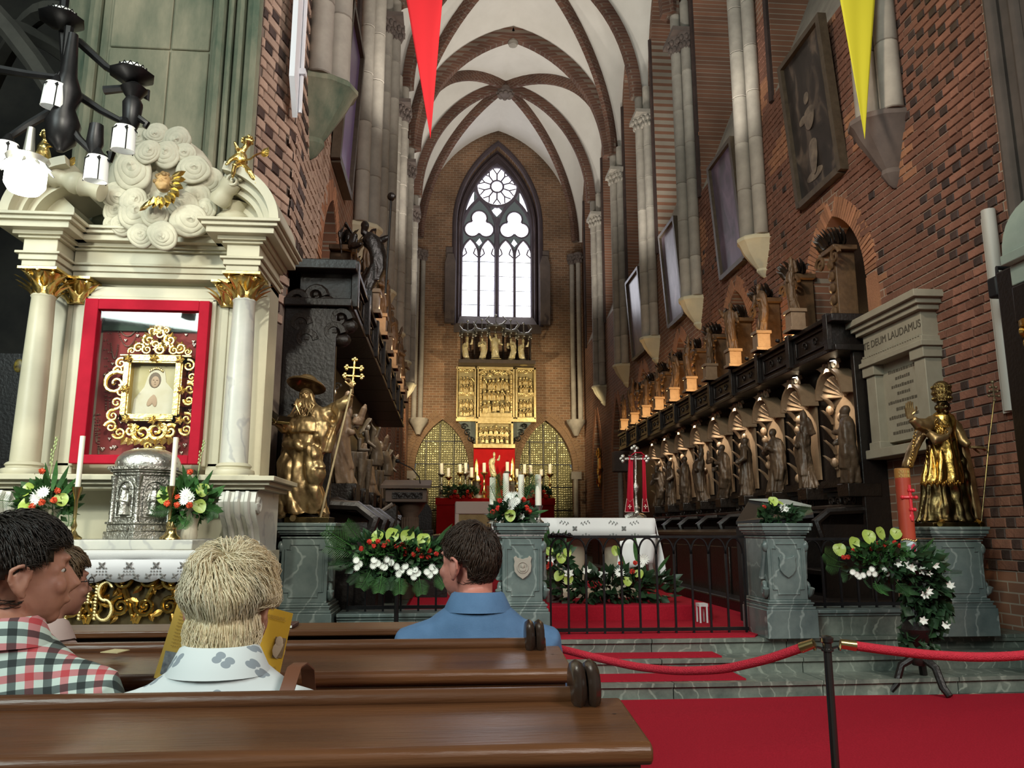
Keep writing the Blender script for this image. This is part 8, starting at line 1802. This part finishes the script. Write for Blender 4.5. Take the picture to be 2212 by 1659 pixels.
# ---- cloth materials
def plaid():
    m = bpy.data.materials.new('plaid_cotton'); m.use_nodes = True; N = m.node_tree.nodes; L = m.node_tree.links; b = N['Principled BSDF']; b.inputs['Roughness'].default_value = .85
    tc = N.new('ShaderNodeTexCoord'); mp = N.new('ShaderNodeMapping'); mp.inputs['Rotation'].default_value = (.5, .22, 0); mp.inputs['Scale'].default_value = (1 / .064,) * 3; L.new(tc.outputs['Object'], mp.inputs[0])
    sp = N.new('ShaderNodeSeparateXYZ'); L.new(mp.outputs[0], sp.inputs[0]); cols = []
    for ch in ('X', 'Z'):
        f = N.new('ShaderNodeMath'); f.operation = 'FRACT'; L.new(sp.outputs[ch], f.inputs[0]); r = N.new('ShaderNodeValToRGB'); r.color_ramp.interpolation = 'CONSTANT'; e = r.color_ramp.elements
        e[0].position = 0; e[0].color = (.78, .86, .82, 1); e[1].position = .25; e[1].color = (.72, .26, .28, 1); q = e.new(.5); q.color = (.78, .86, .82, 1); q = e.new(.75); q.color = (.15, .18, .18, 1); L.new(f.outputs[0], r.inputs[0]); cols.append(r.outputs[0])
    mx = N.new('ShaderNodeMix'); mx.data_type = 'RGBA'; mx.blend_type = 'MULTIPLY'; mx.inputs[0].default_value = 1; L.new(cols[0], mx.inputs[6]); L.new(cols[1], mx.inputs[7]); L.new(mx.outputs[2], b.inputs['Base Color']); return m
def butterflies():
    m = bpy.data.materials.new('butterfly_print'); m.use_nodes = True; N = m.node_tree.nodes; L = m.node_tree.links; b = N['Principled BSDF']; b.inputs['Roughness'].default_value = .8
    tc = N.new('ShaderNodeTexCoord'); v = N.new('ShaderNodeTexVoronoi'); v.voronoi_dimensions = '2D'; v.inputs['Scale'].default_value = 11; v.inputs['Randomness'].default_value = .8
    sp = N.new('ShaderNodeSeparateXYZ'); cb = N.new('ShaderNodeCombineXYZ'); L.new(tc.outputs['Object'], sp.inputs[0]); L.new(sp.outputs[0], cb.inputs[0])
    ad = N.new('ShaderNodeMath'); ad.operation = 'ADD'; L.new(sp.outputs[2], ad.inputs[0]); L.new(sp.outputs[1], ad.inputs[1]); L.new(ad.outputs[0], cb.inputs[1]); L.new(cb.outputs[0], v.inputs[0])
    df = N.new('ShaderNodeVectorMath'); df.operation = 'SUBTRACT'; L.new(cb.outputs[0], df.inputs[0]); L.new(v.outputs['Position'], df.inputs[1])
    rt = N.new('ShaderNodeVectorRotate'); rt.rotation_type = 'Z_AXIS'; rt.inputs['Angle'].default_value = .5; L.new(df.outputs[0], rt.inputs[0])
    ab = N.new('ShaderNodeVectorMath'); ab.operation = 'ABSOLUTE'; L.new(rt.outputs[0], ab.inputs[0])
    ds = N.new('ShaderNodeVectorMath'); ds.operation = 'DISTANCE'; L.new(ab.outputs[0], ds.inputs[0]); ds.inputs[1].default_value = (.0115, .0075, 0)
    lt = N.new('ShaderNodeMath'); lt.operation = 'LESS_THAN'; lt.inputs[1].default_value = .0105; L.new(ds.outputs['Value'], lt.inputs[0])
    mx = N.new('ShaderNodeMix'); mx.data_type = 'RGBA'; L.new(lt.outputs[0], mx.inputs[0]); mx.inputs[6].default_value = (.74, .80, .80, 1); mx.inputs[7].default_value = (.30, .35, .39, 1); L.new(mx.outputs[2], b.inputs['Base Color']); return m
JEANS = mat('blue_denim', (.16, .30, .52), (.12, .24, .44), 20, .85); DARKT = mat('dark_trousers', (.03, .03, .035), None, rough=.85); SHOE = mat('shoe_leather', (.03, .02, .015), None, rough=.4)
def person(label, hp, y, yaw, tilt, skin, shirt, hairp, tx, sw, trousers, leflet=False, lean=0.0, sz=1.0, nd=.15):
    hc = aY(hp[0], hp[1], y); t = thing('person', label, 'person', (tx, y, 0)); R = Euler((tilt, 0, yaw)).to_matrix()
    H = lambda x, yy, z: hc + R @ Vector((x, yy, z)) * sz
    nb = Vector((tx, y - .035 - lean, hc.z - nd)); sh = nb.z - .04; pv = Vector((tx, y - .02, .56))
    def arm(mb, e, r, upto=3):
        S_ = Vector((tx + e * sw, y - .04 - lean, sh - .085)); El = Vector((tx + e * (sw + .05), y + .03, sh - .30)); Ha = Vector((tx + e * .15, y + .26, .66)) if not leflet else Vector((tx + e * .14, y + .22, .80))
        P = [S_ - Vector((e * .06, 0, -.012)), S_, S_.lerp(El, .5), El, El.lerp(Ha, .5), Ha][:upto]; mb.tube(P, r[:upto], 12); return El, Ha
    m = MB(); m.ell(H(0, -.012, .028), (.074 * sz, .094 * sz, .10 * sz), 20, 14, R); m.ell(H(0, .030, -.035), (.060 * sz, .066 * sz, .080 * sz), 16, 12, R); m.ell(H(0, .055, -.092), (.028 * sz, .028 * sz, .024 * sz), 10, 8, R)
    m.tube([H(0, .085, .015), H(0, .108, -.028), H(0, .095, -.036)], [.009 * sz, .015 * sz, .010 * sz], 8); m.ell(H(0, .090, -.062), (.024 * sz, .012 * sz, .009 * sz), 10, 6, R); m.ell(H(0, .078, .036), (.05 * sz, .016 * sz, .010 * sz), 12, 6, R)
    for e in (-1, 1):
        m.ell(H(e * .035, .066, -.028), (.026 * sz, .022 * sz, .022 * sz), 10, 8, R); Re = R @ Euler((.15, e * -.15, e * -.35)).to_matrix(); m.ell(H(e * .083, -.014, -.012), (.008 * sz, .020 * sz, .030 * sz), 12, 8, Re); m.tube([H(e * .078, .006, -.012), H(e * .086, .006, .012), H(e * .094, -.012, .024), H(e * .098, -.034, .012), H(e * .094, -.034, -.012), H(e * .086, -.018, -.036), H(e * .080, -.002, -.048)], [.005 * sz, .0055 * sz, .006 * sz, .0065 * sz, .006 * sz, .0065 * sz, .009 * sz], 8)
        for dx, dy, dz, a_, b_, c_ in ((.031, .068, .0175, .016, .013, .008), (.031, .068, -.0015, .015, .012, .006), (.046, .058, .008, .008, .011, .013)): m.ell(H(e * dx, dy, dz), (a_ * sz, b_ * sz, c_ * sz), 8, 6, R)
    m.tube([H(0, -.03, -.03), H(0, -.035, -.10), nb.lerp(H(0, -.035, -.10), .3), nb - Vector((0, 0, .07))], [.062 * sz, .058 * sz, .062 * sz, .085 * sz], 16)
    m.rings([[Vector((tx + rx * cos(a), y - .03 - lean * f + ry * sin(a), z)) for a in [2 * pi * j / 20 for j in range(20)]] for rx, ry, z, f in ((.13, .10, .50, 0), (.12, .09, .65, .3), (.15, .10, .85, .7), (sw * .8, .09, sh - .07, 1), (.08, .07, sh + .02, 1))])
    for e in (-1, 1):
        El, Ha = arm(m, e, [.04, .045, .042, .036, .030, .022], 6); m.tube([Vector((tx + e * .09, y, .54)), Vector((tx + e * .11, y + .38, .545)), Vector((tx + e * .11, y + .40, .48)), Vector((tx + e * .105, y + .37, .08))], [.075, .06, .05, .035], 12)
        hand(m, Ha, Vector((-e * .35, .9, .15 if leflet else -.25)), (0, -.2, 1), .95, .55, e)
    body = remesh(m, 'body', skin, .0056, t, None, 1)
    m = MB()
    for e in (-1, 1): m.ell(H(e * .030, .069, .008), (.011, .011, .008), 10, 8)
    m.build('eyes', mat('eye_white', (.7, .68, .64), None, rough=.25), body)
    m = MB()
    for e in (-1, 1): m.ell(H(e * .030, .0775, .008), (.005, .004, .005), 8, 6)
    m.build('irises', mat('iris', (.05, .035, .02), None, rough=.2), body)
    # shirt
    m = MB(); m.rings([[Vector((tx + rx * cos(a) * (abs(cos(a)) ** -.08 if abs(cos(a)) > .05 else 1), y - .03 - lean * f + ry * sin(a), z)) for a in [2 * pi * j / 28 for j in range(28)]] for rx, ry, z, f in ((.17, .13, .47, 0), (.165, .125, .60, .2), (.18, .125, .80, .6), (sw * 1.0, .125, sh - .14, 1), (sw * .98, .118, sh - .07, 1), (sw * .84, .105, sh - .02, 1), (sw * .60, .095, sh + .02, 1), (.095, .085, sh + .045, 1), (.07, .075, sh + .06, 1))])
    for e in (-1, 1): arm(m, e, [.07, .074, .066, .060], 4)
    s_ = remesh(m, 'shirt', shirt, .009, t, lambda co, no: co + no * np.array([[.004 * nz(c[0] * 9, c[1] * 9, c[2] * 6) + .0035 * abs(nz(c[0] * 4 + 3, c[1] * 3, c[2] * 14))] for c in co]), 4)
    m = MB(); Rn = []
    for zz, rr, q in ((-.005, .088, 0), (.036, .080, 0), (.046, .079, 0), (.040, .090, 0), (.0, .110, .012), (-.018, .118, .016)):
        Rn.append([nb + Vector((rr * 1.0 * cos(a), rr * .88 * sin(a) + (.0), zz + .0 - .022 * max(0, sin(a)))) for a in [2 * pi * j / 28 for j in range(28)]])
    m.rings(Rn, caps=False); m.build('collar', shirt, s_, 60)
    m = MB()
    for e in (-1, 1): m.tube([Vector((tx + e * .08, y - .03, .53)), Vector((tx + e * .09, y + .1, .545)), Vector((tx + e * .12, y + .39, .55)), Vector((tx + e * .12, y + .42, .48)), Vector((tx + e * .11, y + .38, .10))], [.095, .098, .078, .068, .060], 12)
    m.ell((tx, y - .02, .545), (.18, .15, .10), 16, 10); remesh(m, 'trousers', trousers, .011, t, None, 2)
    for e in (-1, 1): m = MB(); m.rings([[Vector((tx + e * .11 + w_ * cos(a), y + .42 + l_ * sin(a), z)) for a in [2 * pi * j / 16 for j in range(16)]] for w_, l_, z in ((.045, .125, .001), (.048, .13, .02), (.042, .11, .05), (.036, .055, .09), (.034, .04, .12))]); m.build('shoe', SHOE, t)
    # hair
    hm, vol, ln, n, rad, low, swirl, seed = hairp; rg = random.Random(seed)
    def surf(d, off):
        off = off * (1.25 if d.z > .5 and low < -.12 else 1) * (1 - .55 * min(1, max(0, -d.z * 2)) if low < -.12 else 1); k_ = 1.0; zz = d.z
        if low < -.12 and d.z < 0: h_ = sqrt(max(1e-4, 1 - d.z * d.z)); k_ = (1 - .50 * -d.z) / max(h_, .25); zz = d.z * (1 + .55 * -d.z)
        return Vector((d.x * k_ * (.075 + off), d.y * k_ * (.095 + off), zz * (.101 + off))) + Vector((0, -.012, .028))
    def ok(p): 
        if p.y > .052 and p.z < .082: return False
        if p.y > .0 and p.z < .028: return False
        if abs(p.x) > .05 and -.045 < p.y and p.z < -.005: return False
        return p.z > low + .02 * abs(p.x) / .07
    m = MB(); nu, nv = 40, 28; idx = {}
    for i in range(nv + 1):
        for j in range(nu):
            th = pi * i / nv; a = 2 * pi * j / nu; d = Vector((sin(th) * cos(a), sin(th) * sin(a), cos(th))); p = surf(d, vol * .38); idx[i, j] = len(m.v); m.v.append(tuple(H(*p)))
            idx[i, j, 'k'] = ok(surf(d, 0)) or (low < -.11 and p.y < -.02 and p.z > low)
    for i in range(nv):
        for j in range(nu):
            q = [(i, j), (i + 1, j), (i + 1, (j + 1) % nu), (i, (j + 1) % nu)]
            if sum(idx[(*c, 'k')] for c in q) >= 3: m.f.append(tuple(idx[c] for c in q))
    hb = m.build('hair', hm, t, 180, solid=.006)
    if low < -.12:
        m = MB(); m.rings([[H(rr * sin(a), yy - rr2 * cos(a), z) for a in [-1.75 + 3.5 * j / 16 for j in range(17)]] for z, rr, rr2, yy in ((-.015, .085, .085, -.03), (-.06, .079, .070, -.035), (-.10, .071, .055, -.036), (-.14, .067, .050, -.04), (-.165, .06, .046, -.042))], caps=False, closed=False)
        for k in range(2600):
            a = rg.uniform(-1.7, 1.7); z0 = rg.uniform(.0, -.105); ll = rg.uniform(.045, .085); q = lambda z, o: H((.062 + .10 * max(0, z + .12) + o) * sin(a + 1.2 * (z - z0) * rg.choice((-1, 1))), -.036 - (.047 + .13 * max(0, z + .12) + o) * cos(a), z)
            m.tube([q(z0, .010), q(z0 - ll * .5, .010 + .014 * rg.random()), q(max(-.172, z0 - ll), .006 + .008 * rg.random())], [.0015, .0016, .0004], 4, .5)
        m.build('nape_hair', hm, hb, 180)
    m = MB(); m_dark = MB(); crown = Vector((.02, -.55, .83)).normalized(); k = 0; tries = 0
    while k < n and tries < n * 6:
        tries += 1; d = Vector((rg.gauss(0, 1), rg.gauss(0, 1), rg.gauss(0, 1))).normalized(); p0 = surf(d, 0)
        if not ok(p0): continue
        k += 1; out = crown.cross(d).cross(d) * -1; out = (d - crown * d.dot(crown)); out = (out - d * out.dot(d)); 
        if out.length < .05: out = d.orthogonal()
        out.normalize(); sw_ = d.cross(out) * swirl * (1 - min(1, (d - crown).length)); f = (out + sw_ + Vector((0, 0, -.55 - .5 * max(0, -d.z + .3))) + Vector((rg.uniform(-1, 1), rg.uniform(-1, 1), rg.uniform(-1, 1))) * .28)
        L_n = ln * rg.uniform(.6, 1.15); pts = []; dd = d.copy(); lift = vol * rg.uniform(.55, 1.05)
        for q in range(6):
            s = q / 5; off = lift * (.25 + .85 * sin(pi * min(1, .15 + s * .70))); pts.append(H(*surf(dd, off))); ff = f - dd * f.dot(dd); dd = (dd + ff.normalized() * (L_n / 5 / .1) ).normalized(); f = f + Vector((0, 0, -.12))
            if surf(dd, 0).z < low - .02: break
            if dd.y > .45 and surf(dd, 0).z < .05: break
            if abs(surf(dd, 0).x) > .052 and surf(dd, 0).z < .012 and surf(dd, 0).y > -.055: break
        if len(pts) > 2: rr = rad * rg.uniform(.7, 1.3); wv = rg.uniform(0, 6); pts = [p_ + R @ Vector((.004 * sin(wv + q_ * 1.4), 0, .003 * cos(wv + q_ * 1.7))) * (rad < .00145 and low < -.12) for q_, p_ in enumerate(pts)]; (m_dark if nz(p0.x * 22, p0.y * 22, p0.z * 9) + rg.uniform(-.25, .25) > .12 else m).tube(pts, [rr * (1, 1.1, 1, .85, .6, .2)[i] for i in range(len(pts) - 1)] + [rr * .15], 4, .5)
    stuff(m.build('hair_locks', hm, hb, 180)); stuff(m_dark.build('darker_hair_locks', MATS.get(hm.name + '_shade') or mat(hm.name + '_shade', tuple(q * .78 for q in hm.node_tree.nodes['Color Ramp'].color_ramp.elements[0].color[:3]), None, rough=.5), hb, 180)); return t, H, nb
BLOND = mat('blond_hair', (.98, .88, .64), (.84, .69, .44), 14, .45, stretch=(1, 1, .35), detail=6, bump=.3, bscale=120)
BROWN = mat('brown_hair', (.060, .032, .018), (.018, .010, .007), 22, .45, stretch=(1, 1, .4), detail=6, bump=.3, bscale=120)
DARKH = mat('dark_hair', (.025, .017, .011), (.012, .008, .006), 22, .45, stretch=(1, 1, .4), bump=.3, bscale=120)
SKINR = mat('flushed_skin', (.62, .25, .19), (.50, .19, .14), 14, .5)
pb, HB, nbB = person('seated person with short tousled blond hair in a white butterfly print shirt', (497, 1325), 2.02, -.06, -.10, SKIN, butterflies(), (BLOND, .040, .080, 8000, .0013, -.155, 1.9, 1), aY(485, 1450, 2.0).x, .215, DARKT, True, .03, 1.0, .108)
pm_, HM, nbM = person('seated man with short dark brown hair in a blue polo shirt, face turned left', (1010, 1218), 2.86, .85, 0, SKINR, mat('blue_polo', (.10, .20, .36), (.07, .15, .28), 7, .8, bump=.15, bscale=300), (BROWN, .019, .045, 4200, .0015, -.075, .8, 2), aY(1030, 1330, 2.86).x, .215, JEANS, False, .04, 1.04, .135)
pl, HL, nbL = person('seated man with dark hair in a red, black and white plaid shirt at left', (52, 1240), 2.02, -1.02, 0, SKIN, plaid(), (DARKH, .021, .05, 4200, .0016, -.07, .8, 3), aY(15, 1430, 2.0).x, .21, DARKT, False, .03, 1.03, .135)
pw, HW, nbW = person('person with light brown hair half hidden beyond the man in the plaid shirt', (128, 1262), 2.86, -.75, 0, SKIN, mat('pale_blouse', (.55, .42, .38), None, rough=.8), (mat('light_brown_hair', (.16, .10, .05), (.09, .055, .03), 22, .45, stretch=(1, 1, .4)), .022, .08, 1400, .003, -.10, .5, 4), aY(98, 1400, 2.86).x, .17, DARKT, False, .03, .92)
gl = MB(); 
for e in (-1, 1): gl.tube([HW(e * .031 + .022 * cos(a), .10, .006 + .017 * sin(a)) for a in [2 * pi * i / 14 for i in range(15)]], .0015, 5); gl.tube([HW(e * .053, .10, .008), HW(e * .08, .05, .010), HW(e * .082, -.01, .008)], .0016, 5)
gl.tube([HW(-.009, .10, .01), HW(.009, .10, .01)], .0015, 5); g_ = thing('eyeglasses', 'thin dark eyeglasses on the person beyond the plaid shirt', 'eyeglasses', HW(0, .1, 0)); gl.build('frame', BLACK, g_)
# bag strap over the shoulder of the blond visitor
m = MB(); x = nbB.x + .165
m.rings([[Vector((x + w_ + .02 * k / 5, yy, z)) for w_ in (-.016, .016)] + [Vector((x + w_ + .02 * k / 5, yy + (.003 if k < 3 else -.003), z - .003)) for w_ in (.016, -.016)] for k, (yy, z) in enumerate(((1.845, .70), (1.838, .82), (1.858, .925), (1.915, .966), (1.97, .967), (2.05, .94), (2.09, .85)))])
tag(m.build('shoulder_bag_strap', mat('brown_leather', (.16, .06, .03), None, rough=.5), None, 60), 'brown leather bag strap over the shoulder of the blond person', 'strap')
# yellow leaflet held open
lf = thing('yellow_leaflet', 'open yellow printed leaflet held up by the blond person', 'leaflet', aY(485, 1400, 2.22)); F_ = lambda px, py, y=2.22: aY(px, py, y)
YEL = mat('yellow_paper', (.86, .52, .05), None, rough=.7); YELW = mat('yellow_paper_lit', (.88, .60, .13), None, rough=.7)  # second, paler yellow puts the light on the left page into its colour
pgL = [F_(332, 1464, 2.19), F_(485, 1490, 2.24), F_(500, 1290, 2.26), F_(394, 1268, 2.21)]; pgR = [F_(485, 1490, 2.24), F_(601, 1470, 2.19), F_(633, 1325, 2.21), F_(500, 1290, 2.26)]
for nm, p, mt_ in (('left_page', pgL, YELW), ('right_page', pgR, YEL)):
    m = MB(); m.add(p, [(0, 1, 2, 3)]); pg = m.build(nm, mt_, lf, 0, solid=.0012)
    bl_ = lambda u, v: p[0].lerp(p[1], u).lerp(p[3].lerp(p[2], u), v) + Vector((0, -.002, 0))
    m = MB()
    for r in range(16 if nm == 'left_page' else 7):
        v = (.36 + r * .036) if nm == 'left_page' else (.90 - r * .02 if r < 3 else .26 - r * .02)
        u = .10 if nm == 'left_page' else (.62 if r < 3 else .30); u1 = .62 if nm == 'left_page' else .9
        while u < u1: du = .02 + .03 * random.random(); m.add([bl_(u, v), bl_(u + du, v), bl_(u + du, v + .008), bl_(u, v + .008)], [(0, 1, 2, 3)]); u += du + .008
    stuff(m.build('printed_lines', mat('faded_print', (.52, .34, .08), None, rough=.8), pg, 0))
    m = MB()
    if nm == 'left_page': q = [bl_(.07, .05), bl_(.55, .05), bl_(.52, .30), bl_(.05, .30)]; mt2 = mat('printed_photo_blue', (.10, .12, .16), (.55, .60, .62), 22, .6)
    else: q = [bl_(.80, .34), bl_(.985, .33), bl_(.985, .62), bl_(.80, .63)]; mt2 = mat('printed_photo_sepia', (.42, .30, .18), (.20, .13, .07), 24, .6)
    m.add(q, [(0, 1, 2, 3)]); ph = m.build('printed_picture', mt2, pg, 0)
    if nm != 'left_page':
        m = MB(); c = (q[0] + q[2]) / 2 + Vector((0, -.002, .004)); m.ell(c + Vector((0, 0, -.01)), (.017, .0008, .022), 10, 6); m.ell(c + Vector((0, 0, .012)), (.010, .001, .014), 10, 6); m.build('printed_veiled_figure', mat('sepia_pale', (.58, .46, .33), None, rough=.7), ph)
tb_ = thing('blue_cloth', 'pale blue cloth bundle showing at the end of the second pew', 'cloth', (.36, 2.80, .45)); m = MB(); m.ell((.335, 2.80, .56), (.06, .12, .16), 16, 10); m.ell((.345, 2.76, .50), (.06, .10, .05), 12, 8); remesh(m, 'folded_jacket', mat('pale_blue_cloth', (.22, .42, .66), None, rough=.8), .012, tb_, folded(.01, 20, (.33, 2.8)), 1)
